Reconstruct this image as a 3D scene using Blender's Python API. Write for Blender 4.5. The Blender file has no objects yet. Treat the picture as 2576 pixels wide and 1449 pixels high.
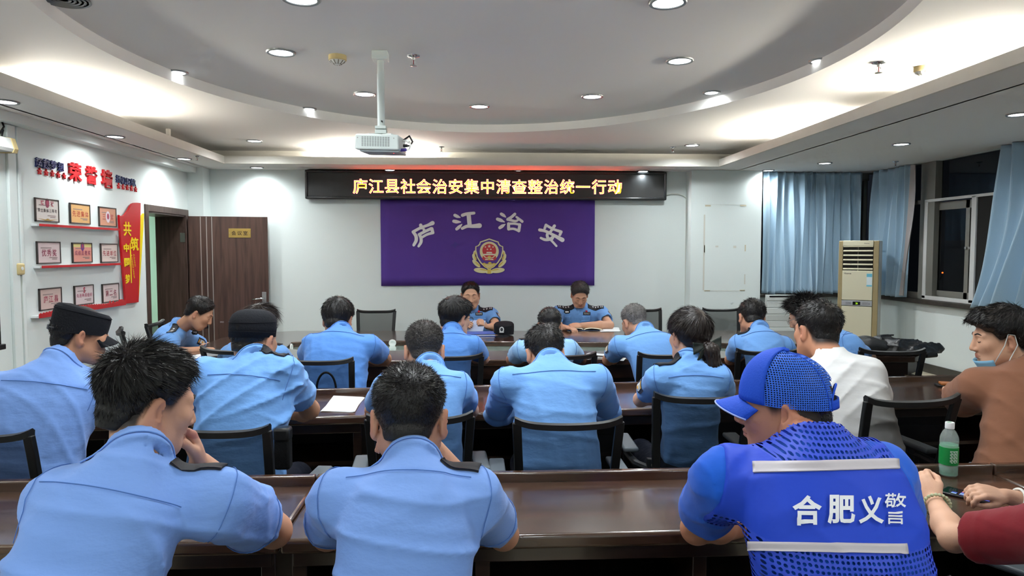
import bpy, bmesh, math, random
import numpy as np
from mathutils import Vector, Matrix, Euler
from math import sin, cos, pi, radians, sqrt, atan2

# ------------------------------------------------------------------ camera, world, exposure
SC = bpy.context.scene
COL = SC.collection
W_, H_ = 2576.0, 1449.0
FPX = 1750.0
CAMZ = 1.58
YAW, PITCH = radians(3.0376), radians(3.0910)
cam_data = bpy.data.cameras.new('camera')
cam_data.sensor_fit = 'HORIZONTAL'
cam_data.sensor_width = 36.0
cam_data.lens = FPX / W_ * 36.0
cam_data.clip_start = 0.05
cam = bpy.data.objects.new('camera', cam_data)
COL.objects.link(cam)
cam.location = (0, 0, CAMZ)
cam.rotation_euler = (pi / 2 - PITCH, 0, -YAW)
SC.camera = cam
world = bpy.data.worlds.new('night')
SC.world = world
world.use_nodes = True
world.node_tree.nodes['Background'].inputs[0].default_value = (0.02, 0.025, 0.035, 1)
world.node_tree.nodes['Background'].inputs[1].default_value = 0.25
SC.view_settings.view_transform = 'Standard'
SC.view_settings.look = 'None'
SC.view_settings.gamma = 1.0
SC.view_settings.exposure = 0.52
SC.view_settings.use_curve_mapping = False
SC.cycles.max_bounces = 5
SC.cycles.diffuse_bounces = 3
SC.cycles.glossy_bounces = 2
SC.cycles.adaptive_threshold = 0.1
SC.cycles.adaptive_min_samples = 16
SC.cycles.use_light_tree = False
SC.cycles.transparent_max_bounces = 12
SC.cycles.sample_clamp_indirect = 6.0
SC.cycles.caustics_reflective = False
SC.cycles.caustics_refractive = False
DL_E = 36.0        # watts of one ceiling downlight
SPOT_COL = (0.93, 0.985, 1.0)
TUBE_E = 310.0      # emission of the cove tubes
TUBE_COL = (1.0, 0.93, 0.80)

# the room, metres: x to the right, y towards the back wall, z up; the photographer stands at x = y = 0
XL, XR, YB, YN = -3.13, 4.64, 8.0, -1.3
Z0, Z1, Z2 = 2.485, 2.66, 2.73      # soffit, ceiling, raised oval
_f = np.array([sin(YAW) * cos(PITCH), cos(YAW) * cos(PITCH), -sin(PITCH)])
_r = np.array([cos(YAW), -sin(YAW), 0.0])
_u = np.cross(_r, _f)
_c = np.array([0, 0, CAMZ])
def _ray(x, y): return _f + _r * ((x - W_ / 2) / FPX) - _u * ((y - H_ / 2) / FPX)
def onz(x, y, z): d = _ray(x, y); return Vector(_c + d * ((z - CAMZ) / d[2]))
def ony(x, y, Y): d = _ray(x, y); return Vector(_c + d * (Y / d[1]))
def onx(x, y, X): d = _ray(x, y); return Vector(_c + d * (X / d[0]))

# ------------------------------------------------------------------ materials
def lin(c):
    if isinstance(c, str):
        c = c.lstrip('#'); c = [int(c[i:i + 2], 16) / 255 for i in (0, 2, 4)]
    return [((v + 0.055) / 1.055) ** 2.4 if v > 0.04045 else v / 12.92 for v in c[:3]]
MATS = {}
def mat(name, col='#808080', rough=0.5, metal=0.0, spec=0.5, emit=None, estr=0.0, coat=0.0, bump=None, var=None, alpha=1.0, trans=0.0, ior=1.45, sheen=0.0, sss=0.0):
    """bump=(scale, strength, detail, (sx,sy,sz)); var=(scale, amount, (sx,sy,sz)) multiplies the colour by noise"""
    if name in MATS: return MATS[name]
    m = bpy.data.materials.new(name); m.use_nodes = True
    nt = m.node_tree; b = nt.nodes['Principled BSDF']
    L = lin(col)
    b.inputs['Base Color'].default_value = (*L, 1)
    b.inputs['Roughness'].default_value = rough
    b.inputs['Metallic'].default_value = metal
    b.inputs['Specular IOR Level'].default_value = spec
    b.inputs['IOR'].default_value = ior
    b.inputs['Coat Weight'].default_value = coat
    b.inputs['Coat Roughness'].default_value = 0.08
    b.inputs['Alpha'].default_value = alpha
    b.inputs['Transmission Weight'].default_value = trans
    if sheen: b.inputs['Sheen Weight'].default_value = sheen
    if sss:
        b.inputs['Subsurface Weight'].default_value = sss
        b.inputs['Subsurface Radius'].default_value = (0.012, 0.005, 0.003)
        b.inputs['Subsurface Scale'].default_value = 0.6
    if emit is not None:
        b.inputs['Emission Color'].default_value = (*(lin(emit) if isinstance(emit, str) else emit), 1)
        b.inputs['Emission Strength'].default_value = estr
    if bump or var:
        tc = nt.nodes.new('ShaderNodeTexCoord')
        def noise(scale, detail, sc):
            mp = nt.nodes.new('ShaderNodeMapping'); mp.inputs['Scale'].default_value = sc
            nt.links.new(tc.outputs['Object'], mp.inputs[0])
            n = nt.nodes.new('ShaderNodeTexNoise'); n.inputs['Scale'].default_value = scale; n.inputs['Detail'].default_value = detail
            nt.links.new(mp.outputs[0], n.inputs['Vector']); return n
        if bump:
            n = noise(bump[0], bump[2] if len(bump) > 2 else 2, bump[3] if len(bump) > 3 else (1, 1, 1))
            bp = nt.nodes.new('ShaderNodeBump'); bp.inputs['Strength'].default_value = bump[1]; bp.inputs['Distance'].default_value = 0.02
            nt.links.new(n.outputs[0], bp.inputs['Height']); nt.links.new(bp.outputs[0], b.inputs['Normal'])
        if var:
            n = noise(var[0], 4, var[2] if len(var) > 2 else (1, 1, 1))
            mr = nt.nodes.new('ShaderNodeMapRange'); mr.inputs[1].default_value = 0.3; mr.inputs[2].default_value = 0.7
            mr.inputs[3].default_value = 1 - var[1]; mr.inputs[4].default_value = 1 + var[1]
            nt.links.new(n.outputs[0], mr.inputs[0])
            mx = nt.nodes.new('ShaderNodeMix'); mx.data_type = 'RGBA'; mx.blend_type = 'MULTIPLY'; mx.inputs[0].default_value = 1
            mx.inputs[6].default_value = (*L, 1)
            nt.links.new(mr.outputs[0], mx.inputs[7]); nt.links.new(mx.outputs[2], b.inputs['Base Color'])
    if name in ('lit_lens', 'led_amber', 'lcd_green', 'status_red', 'red_glow') or name.startswith('icon_'): m.cycles.emission_sampling = 'NONE'
    MATS[name] = m
    return m
def wood(name, c1, c2, scale=(1, 14, 14), rough=0.25, coat=0.6, freq=3.0):
    if name in MATS: return MATS[name]
    m = bpy.data.materials.new(name); m.use_nodes = True
    nt = m.node_tree; b = nt.nodes['Principled BSDF']
    tc = nt.nodes.new('ShaderNodeTexCoord'); mp = nt.nodes.new('ShaderNodeMapping'); mp.inputs['Scale'].default_value = scale
    nt.links.new(tc.outputs['Object'], mp.inputs[0])
    n = nt.nodes.new('ShaderNodeTexNoise'); n.inputs['Scale'].default_value = freq; n.inputs['Detail'].default_value = 6; n.inputs['Distortion'].default_value = 0.6
    nt.links.new(mp.outputs[0], n.inputs['Vector'])
    cr = nt.nodes.new('ShaderNodeValToRGB')
    cr.color_ramp.elements[0].position = 0.32; cr.color_ramp.elements[0].color = (*lin(c1), 1)
    cr.color_ramp.elements[1].position = 0.68; cr.color_ramp.elements[1].color = (*lin(c2), 1)
    nt.links.new(n.outputs[0], cr.inputs[0]); nt.links.new(cr.outputs[0], b.inputs['Base Color'])
    b.inputs['Roughness'].default_value = rough; b.inputs['Coat Weight'].default_value = coat; b.inputs['Coat Roughness'].default_value = 0.13
    MATS[name] = m
    return m

M_WALL = mat('white_paint', '#ebf4f2', 0.62, spec=0.3, bump=(60, 0.02, 2), var=(0.8, 0.012))
M_CEIL = mat('ceiling_paint', '#f0efec', 0.8, spec=0.2)
M_LIP = mat('cove_paint', '#ebe8df', 0.7, spec=0.2, var=(9, 0.02))
M_DOOR = wood('walnut_veneer', '#3a2620', '#5a4138', (14, 14, 0.9), 0.42, 0.1, 2.2)
M_FRAME = wood('walnut_frame', '#3b2a22', '#54403a', (14, 14, 0.9), 0.45, 0.1, 2.2)
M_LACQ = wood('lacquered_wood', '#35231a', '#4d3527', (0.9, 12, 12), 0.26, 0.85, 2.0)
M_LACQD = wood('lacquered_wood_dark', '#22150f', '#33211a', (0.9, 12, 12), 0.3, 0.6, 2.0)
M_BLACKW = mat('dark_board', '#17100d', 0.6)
M_BLK = mat('black_plastic', '#16181a', 0.42, spec=0.4)
M_BLK2 = mat('black_fabric', '#121416', 0.9, spec=0.2, bump=(240, 0.2, 2))
M_GREYP = mat('grey_pad', '#5b6369', 0.5)
M_CHROME = mat('chrome', '#c9ccd0', 0.18, 1.0)
M_STEEL = mat('satin_steel', '#b5b5b2', 0.35, 1.0)
M_WHITEP = mat('white_plastic', '#e6e9e6', 0.4)
M_BEIGE = mat('beige_plastic', '#d8c48e', 0.5)
M_RED = mat('red_acrylic', '#c4161f', 0.35)
M_NAVY = mat('navy_acrylic', '#1d2a63', 0.35)
M_YEL = mat('yellow_acrylic', '#f2d81a', 0.4)
M_PAPER = mat('paper', '#eef4f6', 0.7)
M_ALU = mat('grey_aluminium', '#8d8b84', 0.45, 0.3)
M_WFRAME = mat('white_frame', '#d9dad8', 0.45)
M_STONE = mat('dark_sill_stone', '#37322d', 0.5, var=(12, 0.35))

# ------------------------------------------------------------------ mesh helpers
class MB:
    def __init__(s): s.v = []; s.f = []
    def add(s, vs, fs):
        o = len(s.v); s.v += [tuple(p) for p in vs]; s.f += [tuple(i + o for i in f) for f in fs]; return s
    def box(s, x0, x1, y0, y1, z0, z1):
        return s.add([(x0, y0, z0), (x1, y0, z0), (x1, y1, z0), (x0, y1, z0), (x0, y0, z1), (x1, y0, z1), (x1, y1, z1), (x0, y1, z1)],
                     [(0, 3, 2, 1), (4, 5, 6, 7), (0, 1, 5, 4), (1, 2, 6, 5), (2, 3, 7, 6), (3, 0, 4, 7)])
    def hexa(s, p):      # 8 points: bottom ring, top ring
        return s.add(p, [(0, 3, 2, 1), (4, 5, 6, 7), (0, 1, 5, 4), (1, 2, 6, 5), (2, 3, 7, 6), (3, 0, 4, 7)])
    def bar(s, a, b, w, h, up=(0, 0, 1)):   # box from a to b, width w, height h
        a, b = Vector(a), Vector(b); d = (b - a).normalized(); u = Vector(up); r = d.cross(u).normalized(); u = r.cross(d)
        p = []
        for c in (a, b): p += [c - r * w / 2 - u * h / 2, c + r * w / 2 - u * h / 2, c + r * w / 2 + u * h / 2, c - r * w / 2 + u * h / 2]
        return s.add(p, [(0, 1, 2, 3), (7, 6, 5, 4), (0, 4, 5, 1), (1, 5, 6, 2), (2, 6, 7, 3), (3, 7, 4, 0)])
    def tube(s, path, r, n=8, cap=True):
        path = [Vector(p) for p in path]; k = len(path); rr = r if hasattr(r, '__len__') else [r] * k
        base = len(s.v); prev = None
        for i, p in enumerate(path):
            d = (path[min(i + 1, k - 1)] - path[max(i - 1, 0)]).normalized()
            if prev is None:
                u = Vector((0, 0, 1)) if abs(d.z) < 0.9 else Vector((1, 0, 0)); x = d.cross(u).normalized()
            else: x = (prev - d * prev.dot(d)).normalized()
            prev = x; y = d.cross(x)
            for j in range(n):
                a = 2 * pi * j / n; s.v.append(tuple(p + (x * cos(a) + y * sin(a)) * rr[i]))
        for i in range(k - 1):
            for j in range(n):
                a = base + i * n + j; b = base + i * n + (j + 1) % n
                s.f.append((a, b, b + n, a + n))
        if cap:
            s.f.append(tuple(base + j for j in range(n))[::-1]); s.f.append(tuple(base + (k - 1) * n + j for j in range(n)))
        return s
    def lathe(s, prof, n=24, c=(0, 0, 0), axis='z'):   # prof [(r, h)]
        base = len(s.v)
        for r, h in prof:
            for j in range(n):
                a = 2 * pi * j / n; x, y, z = r * cos(a), r * sin(a), h
                if axis == 'y': x, y, z = x, h, y
                if axis == 'x': x, y, z = h, x, y
                s.v.append((c[0] + x, c[1] + y, c[2] + z))
        for i in range(len(prof) - 1):
            for j in range(n):
                a = base + i * n + j; b = base + i * n + (j + 1) % n; s.f.append((a, b, b + n, a + n))
        if prof[0][0] > 1e-6: s.f.append(tuple(base + j for j in range(n))[::-1])
        if prof[-1][0] > 1e-6: s.f.append(tuple(base + (len(prof) - 1) * n + j for j in range(n)))
        return s
    def prism(s, poly, h0, h1, plane='xy'):
        n = len(poly); 
        def P(p, h): return (p[0], p[1], h) if plane == 'xy' else ((p[0], h, p[1]) if plane == 'xz' else (h, p[0], p[1]))
        vs = [P(p, h0) for p in poly] + [P(p, h1) for p in poly]
        fs = [tuple(range(n))[::-1], tuple(range(n, 2 * n))] + [(i, (i + 1) % n, (i + 1) % n + n, i + n) for i in range(n)]
        return s.add(vs, fs)
    def grid(s, fn, nu, nv):
        base = len(s.v)
        for i in range(nu + 1):
            for j in range(nv + 1): s.v.append(tuple(fn(i / nu, j / nv)))
        for i in range(nu):
            for j in range(nv):
                a = base + i * (nv + 1) + j; s.f.append((a, a + 1, a + nv + 2, a + nv + 1))
        return s
    def xf(s, M): s.v = [tuple(M @ Vector(p)) for p in s.v]; return s
    def build(s, name, m, parent=None, smooth=False, bev=0.0, seg=2, recalc=True, loc=None, solid=0.0):
        me = bpy.data.meshes.new(name); me.from_pydata(s.v, [], s.f)
        bm = bmesh.new(); bm.from_mesh(me)
        if solid:
            bmesh.ops.recalc_face_normals(bm, faces=bm.faces); bmesh.ops.solidify(bm, geom=bm.faces[:], thickness=solid)
        if recalc: bmesh.ops.recalc_face_normals(bm, faces=bm.faces)
        if bev > 0:
            es = [e for e in bm.edges if e.is_manifold and e.calc_face_angle(0) > 0.6]
            r = bmesh.ops.bevel(bm, geom=es, offset=bev, segments=seg, affect='EDGES', profile=0.5, clamp_overlap=True)
            for f in r['faces']: f.smooth = True
        bm.to_mesh(me); bm.free()
        return link(name, me, m, parent, smooth, loc, angle=smooth != True)
def link(name, me, m, parent=None, smooth=False, loc=None, angle=False):
    if m: me.materials.append(m)
    if smooth:
        me.polygons.foreach_set('use_smooth', [True] * len(me.polygons))
        if angle:
            try: me.set_sharp_from_angle(angle=radians(38))
            except Exception: pass
    o = bpy.data.objects.new(name, me); COL.objects.link(o)
    if parent: o.parent = parent
    if loc is not None: o.location = loc
    return o
def tag(o, label=None, cat=None, group=None, kind=None):
    if label: o['label'] = label
    if cat: o['category'] = cat
    if group: o['group'] = group
    if kind: o['kind'] = kind
    return o
def empty(name, loc=(0, 0, 0), rz=0.0, label=None, cat=None, group=None, kind=None):
    o = bpy.data.objects.new(name, None); COL.objects.link(o); o.location = loc; o.rotation_euler = (0, 0, rz)
    o.empty_display_size = 0.05
    return tag(o, label, cat, group, kind)
def dup(root, loc=None, rz=None, label=None):
    def cp(o, par):
        c = o.copy(); COL.objects.link(c); c.parent = par
        for ch in list(o.children): cp(ch, c)
        return c
    r = cp(root, None)
    if loc is not None: r.location = loc
    if rz is not None: r.rotation_euler = (0, 0, rz)
    if label: r['label'] = label
    return r
def text_mesh(body, size=1.0, offset=0.0, extrude=0.0, spacing=1.0, res=3):
    c = bpy.data.curves.new('t', 'FONT'); c.body = body; c.size = size; c.offset = offset; c.extrude = extrude
    c.align_x = 'CENTER'; c.align_y = 'CENTER'; c.space_character = spacing; c.resolution_u = res
    o = bpy.data.objects.new('t', c); COL.objects.link(o)
    me = bpy.data.meshes.new_from_object(o)
    bpy.data.objects.remove(o); bpy.data.curves.remove(c); me.materials.clear()
    return me
def glyph(name, body, m, parent, M, size=1.0, offset=0.0, extrude=0.0, sx=1.0, sy=1.0, res=3, center=True, spacing=1.0):
    """text laid by matrix M (its x = reading direction, y = up, z = towards the viewer); centred on its own outline"""
    me = text_mesh(body, 1.0, offset, extrude / size if size else 0, spacing, res)
    co = np.zeros(len(me.vertices) * 3); me.vertices.foreach_get('co', co); co = co.reshape(-1, 3)
    if center and len(co): co[:, :2] -= (co[:, :2].min(0) + co[:, :2].max(0)) / 2
    co = co * size * np.array([sx, sy, 1.0])
    A = np.array(M); co = co @ A[:3, :3].T + A[:3, 3]
    me.vertices.foreach_set('co', co.ravel()); me.update()
    return link(name, me, m, parent)
def frame(o, x, y, z):
    M = Matrix.Identity(4)
    for i, a in enumerate((x, y, z)):
        for k in range(3): M[k][i] = a[k]
    for k in range(3): M[k][3] = o[k]
    return M
def on_back(p): return frame(p, (1, 0, 0), (0, 0, 1), (0, -1, 0))      # flat on the back wall, read from the room
def on_left(p): return frame(p, (0, 1, 0), (0, 0, 1), (1, 0, 0))       # flat on the left wall
# ------------------------------------------------------------------ the setting
ST = 'structure'
def struct(name, mb, m, **k):
    o = mb.build(name, m, **k)
    if not k.get('parent'): o['kind'] = ST
    return o
M_FLOOR = mat('floor_tile', '#b9ad96', 0.3, var=(3, 0.05))
fl = struct('floor', MB().box(XL - 2.2, XR + 0.1, YN - 0.1, 12.0, -0.1, 0.0), M_FLOOR)
def tiles(x0, x1, y0, y1, z, d):
    me = None
    x = x0
    while x < x1 - 0.05:
        y = y0
        while y < y1 - 0.05:
            if me is None:
                o = MB().box(0.003, d - 0.003, 0.003, d - 0.003, 0, 0.006).build('floor_tile', M_FLOOR, fl, bev=0.0); me = o.data
            else:
                o = bpy.data.objects.new('floor_tile', me); COL.objects.link(o); o.parent = fl
            o.location = (x, y, z); y += d
        x += d
tiles(-3.0, 4.4, 4.4, 8.0, 0.0, 0.8)
# left wall with the doorway (outer frame y 6.80..7.79, lining 0.31 deep)
DY0, DY1, DZ = 6.86, 7.74, 1.965
wl = struct('wall_left', MB().box(XL - 0.31, XL, YN, DY0, 0, 2.8).box(XL - 0.31, XL, DY1, YB, 0, 2.8).box(XL - 0.31, XL, DY0, DY1, DZ, 2.8), M_WALL)
wb = struct('wall_back', MB().box(XL - 0.31, 3.27, YB, YB + 0.12, 0, 2.8).box(3.27, XR + 0.12, YB, YB + 0.12, 0, 1.06).box(3.27, XR + 0.12, YB, YB + 0.12, 2.485, 2.8), M_WALL)
struct('pilaster', MB().box(XL, -2.96, 7.8, YB, 0, Z0), M_WALL, parent=wb)
struct('column', MB().box(2.446, 3.262, 7.8, YB + 0.1, 0, Z0), M_WALL, parent=wb)
wr = struct('wall_right', MB().box(XR, XR + 0.12, YN, 3.0, 0, 2.8).box(XR, XR + 0.12, 3.0, YB + 0.12, 0, 1.06).box(XR, XR + 0.12, 3.0, YB + 0.12, 2.485, 2.8), M_WALL)
struct('wall_front', MB().box(XL - 0.31, XR + 0.12, YN - 0.12, YN, 0, 2.8), M_WALL)
struct('baseboard_right', MB().box(4.405, 4.42, 3.0, YB, 0.31, 0.33).box(XR - 0.016, XR, 3.0, YB, 0.33, 0.42), mat('baseboard_grey', '#4a4742', 0.5, var=(8, 0.15)))
struct('trim_1', MB().box(4.42, XR, 3.0, YB, 0.0, 0.33), mat('plinth_tile', '#cfc6ae', 0.4, var=(3, 0.06)))
# ceiling: flat field with an oval cut out, raised oval above it
EC, ER = (0.036, 3.91), (2.045, 2.537)
N = 120
rect = (-2.93, 2.97, -0.1, 7.76)
ov, of = [], []
for i in range(N):
    a = 2 * pi * i / N; c, s_ = cos(a), sin(a)
    ex, ey = EC[0] + ER[0] * c, EC[1] + ER[1] * s_
    tx = ((rect[1] if c > 0 else rect[0]) - EC[0]) / c if abs(c) > 1e-6 else 1e9
    ty = ((rect[3] if s_ > 0 else rect[2]) - EC[1]) / s_ if abs(s_) > 1e-6 else 1e9
    t = min(tx, ty)
    ov += [(ex, ey, Z1), (EC[0] + c * t, EC[1] + s_ * t, Z1), (ex, ey, Z2)]
for i in range(N):
    j = (i + 1) % N
    of += [(3 * i, 3 * i + 1, 3 * j + 1, 3 * j), (3 * i, 3 * j, 3 * j + 2, 3 * i + 2)]
of.append(tuple(3 * i + 2 for i in range(N)))
mb = MB(); mb.add(ov, of)
# fill the four corners of the rectangle (the radial fan misses them)
for cx, cy in ((rect[0], rect[2]), (rect[1], rect[2]), (rect[1], rect[3]), (rect[0], rect[3])):
    best = sorted(range(N), key=lambda i: (ov[3 * i + 1][0] - cx) ** 2 + (ov[3 * i + 1][1] - cy) ** 2)[:2]
    mb.add([ov[3 * best[0] + 1], (cx, cy, Z1), ov[3 * best[1] + 1]], [(0, 1, 2)])
ce = struct('ceiling', mb, M_CEIL, recalc=False)
struct('roof_slab', MB().box(XL - 0.31, XR + 0.12, YN - 0.12, YB + 0.12, 2.80, 2.9), M_CEIL, parent=ce)
LX0, LX1, LY0, LY1 = -2.605, 2.635, 0.37, 7.45
sf = MB()
for z0, z1 in ((Z0, Z0 + 0.02),):
    sf.box(XL, XR, LY1, YB, z0, z1).box(XL, XR, YN, LY0, z0, z1).box(XL, LX0, LY0, LY1, z0, z1).box(LX1, XR, LY0, LY1, z0, z1)
struct('soffit', sf, M_CEIL, parent=ce)
LT = 0.075
# cove lip: mitred upstand round the opening, one board per side
for (ax, ay), (bx_, by), (nx, ny) in (((LX0, LY1), (LX1, LY1), (0, 1)), ((LX0, LY0), (LX0, LY1), (-1, 0)), ((LX1, LY0), (LX1, LY1), (1, 0)), ((LX0, LY0), (LX1, LY0), (0, -1))):
    t = 0.022
    x0, x1 = sorted((ax, bx_)); y0, y1 = sorted((ay, by))
    if nx: x0, x1 = sorted((ax - nx * .003, ax + nx * t)); y0 -= t; y1 += t
    else: y0, y1 = sorted((ay - ny * .003, ay + ny * t)); x0 -= .001; x1 += .001
    struct('cove_lip', MB().box(x0, x1, y0, y1, Z0 - 0.001, Z0 + LT), M_LIP, parent=ce)
# back boards of the cove
struct('cove_back', MB().box(rect[0], rect[1], 7.76, 7.78, Z0, Z1 + 0.03).box(rect[0] - 0.02, rect[0], -0.1, 7.78, Z0, Z1 + 0.03).box(rect[1], rect[1] + 0.02, -0.1, 7.78, Z0, Z1 + 0.03), M_LIP, parent=ce)
struct('trim_2', MB().box(XL, XL + 0.10, YN, 7.8, 2.425, Z0), M_WALL)
# -------- cove tubes
M_TUBE = mat('lit_tube', '#ffffff', 0.5, emit=TUBE_COL, estr=TUBE_E)
def tube_lamp(a, b, label):
    e = empty('fluorescent_tube', a, 0, label, 'tube lamp', 'fluorescent tubes hidden in the ceiling cove')
    d = Vector(b) - Vector(a); dn = d.normalized()
    MB().tube([dn * 0.02, d - dn * 0.02], 0.014, 10).build('glass_tube', M_TUBE, e, smooth='a')
    MB().bar((0, 0, -0.028), d + Vector((0, 0, -0.028)), 0.04, 0.024).build('batten', M_WHITEP, e)
    for p in (Vector((0, 0, 0)), d): MB().bar(p - dn * 0.012, p + dn * 0.012, 0.03, 0.04).build('end_cap', M_WHITEP, e)
tz = Z0 + 0.067
tube_lamp((-2.78, 4.5, tz), (-2.78, 5.62, tz), 'warm white tube in the ceiling cove along the wall of certificates')
tube_lamp((-1.62, 7.6, tz), (-0.55, 7.6, tz), 'warm white tube in the ceiling cove behind the projector')
tube_lamp((2.81, 5.35, tz), (2.81, 6.5, tz), 'warm white tube in the window-side cove, farther from the viewer')
tube_lamp((2.81, 3.4, tz), (2.81, 4.45, tz), 'warm white tube in the window-side cove, nearer the viewer')
tube_lamp((-2.78, 1.0, tz), (-2.78, 2.2, tz), 'added warm white tube out of view in the cove over the certificates wall')  # this tube and the next are unseen, added to brighten ceiling and room
tube_lamp((2.81, 0.9, tz), (2.81, 2.1, tz), 'added warm white tube out of view in the window-side cove')
# -------- downlights
M_LENS = mat('lit_lens', '#ffffff', 0.5, emit=(0.93, 0.98, 1.0), estr=9.0)
M_RIM = mat('rim_grey', '#8d9092', 0.35, 0.8)
def downlight(px, py, z, r, label, e=1.0, size=3.0, tilt=0.0):
    p = onz(px, py, z)
    o = empty('downlight', p, 0, label, 'downlight', 'recessed downlights')
    MB().lathe([(r * 0.80, -0.001), (r * 0.84, -0.008), (r * 1.0, -0.009), (r * 1.05, -0.003), (r * 1.05, 0.0)], 28).build('rim', M_RIM, o, smooth='a')
    MB().lathe([(0.0, -0.0055), (r * 0.55, -0.006), (r * 0.82, -0.004)], 28).build('lens', M_LENS, o, smooth=True)
    ld = bpy.data.lights.new('downlight_beam', 'SPOT'); ld.energy = DL_E * e; ld.color = SPOT_COL; ld.spot_size = size; ld.spot_blend = 1.0; ld.shadow_soft_size = r * 0.7
    lo = bpy.data.objects.new('downlight_beam', ld); COL.objects.link(lo); lo.parent = o; lo.location = (0, 0, -0.03)
    return o
for a in [
    (757, -4, Z2, .085, 'large round downlight cut by the top edge, on the projector side of the oval'),
    (1680, 5, Z2, .085, 'large round downlight at the top edge of the photo, window side of the oval'),
    (707, 131, Z2, .08, 'large round downlight in the oval ceiling beside the smoke detector'),
    (1710, 152, Z2, .08, 'large round downlight in the oval ceiling, window side, middle of three'),
    (917, 236, Z2, .08, 'round downlight in the oval ceiling touching the projector pole'),
    (1490, 242, Z2, .08, 'round downlight in the oval ceiling, window side, farthest of three'),
    (1206, 267, Z2, .078, 'round downlight alone at the far tip of the oval ceiling'),
    (640, 354, Z1, .075, 'round downlight on the flat ceiling near the doorway corner'),
    (1741, 365, Z1, .075, 'round downlight on the flat ceiling near the window-side corner of the cove'),
]: downlight(*a)
for a in [
    (12, 255, Z0, .075, 'round downlight on the soffit at the edge of the photo, above the screen case', .6),
    (290, 343, Z0, .07, 'round downlight on the soffit above the red wall characters', .6),
    (463, 399, Z0, .07, 'round downlight on the soffit above the doorway', .6),
    (646, 421, Z0, .07, 'round downlight on the soffit washing the white back wall', .45),
    (981, 427, Z0, .065, 'round downlight above the first quarter of the black message sign', .6),
    (1303, 430, Z0, .065, 'round downlight above the middle of the black message sign', .6),
    (1618, 430, Z0, .065, 'round downlight above the blank end of the black message sign', .6),
    (1933, 428, Z0, .065, 'round downlight at the corner of the white column', .6),
    (2075, 410, Z0, .07, 'round downlight on the soffit in front of the blue curtain', .6),
    (2267, 362, Z0, .07, 'round downlight on the wide soffit before the night window', .6),
    (2562, 287, Z0, .07, 'round downlight on the wide soffit cut by the edge of the photo', .6),
]: downlight(*a)
for x, y, z, r, e_ in ((-0.8, 2.75, Z2, .08, 1.0), (0.9, 2.75, Z2, .08, 1.0), (0.04, 2.2, Z2, .08, 1.0), (-1.7, 0.7, Z1, .075, 1.0), (1.8, 0.7, Z1, .075, 1.0), (-2.87, 3.0, Z0, .07, .6), (-2.87, 1.4, Z0, .07, .6), (3.6, 2.4, Z0, .07, .6), (3.6, 0.8, Z0, .07, .6), (-1.4, -0.4, Z0, .07, 1.0), (0.1, -0.4, Z0, .07, 1.0), (1.6, -0.4, Z0, .07, 1.0)):  # unseen downlights mirroring the visible ones, added to raise the light level
    downlight(0, 0, z, r, 'unseen round downlight added out of view to raise the room light', e_).location = (x, y, z)
# small tilting spots at the edge of the oval
def spot(px, py, label, dirx, diry):
    p = onz(px, py, Z2)
    o = empty('spotlight', p, 0, label, 'spotlight', 'small spotlights at the edge of the oval')
    MB().lathe([(0.045, -0.001), (0.047, -0.008), (0.062, -0.009), (0.065, 0.0)], 24).build('rim', M_RIM, o, smooth='a')
    l = MB().lathe([(0.0, -0.0105), (0.03, -0.010), (0.046, -0.006)], 20).build('lens', M_LENS, o, smooth=True)
    ld = bpy.data.lights.new('spotlight_beam', 'SPOT'); ld.energy = DL_E * 0.25; ld.color = SPOT_COL; ld.spot_size = 2.1; ld.spot_blend = 1.0; ld.shadow_soft_size = 0.03
    lo = bpy.data.objects.new('spotlight_beam', ld); COL.objects.link(lo); lo.parent = o; lo.location = (0, 0, -0.025)
    lo.rotation_euler = Vector((dirx, diry, -1)).to_track_quat('-Z', 'Y').to_euler()
spot(447, 181, 'small spotlight at the rim of the oval nearest the certificates wall', -1.2, 0.3)
spot(776, 273, 'small spotlight at the rim of the oval behind the projector pole', -0.5, 1.0)
spot(2062, 152, 'small spotlight at the rim of the oval on the window side', 1.0, 0.3)
spot(1790, 232, 'small spotlight at the rim of the oval with a bright scallop beside it', 0.6, 1.0)
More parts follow.
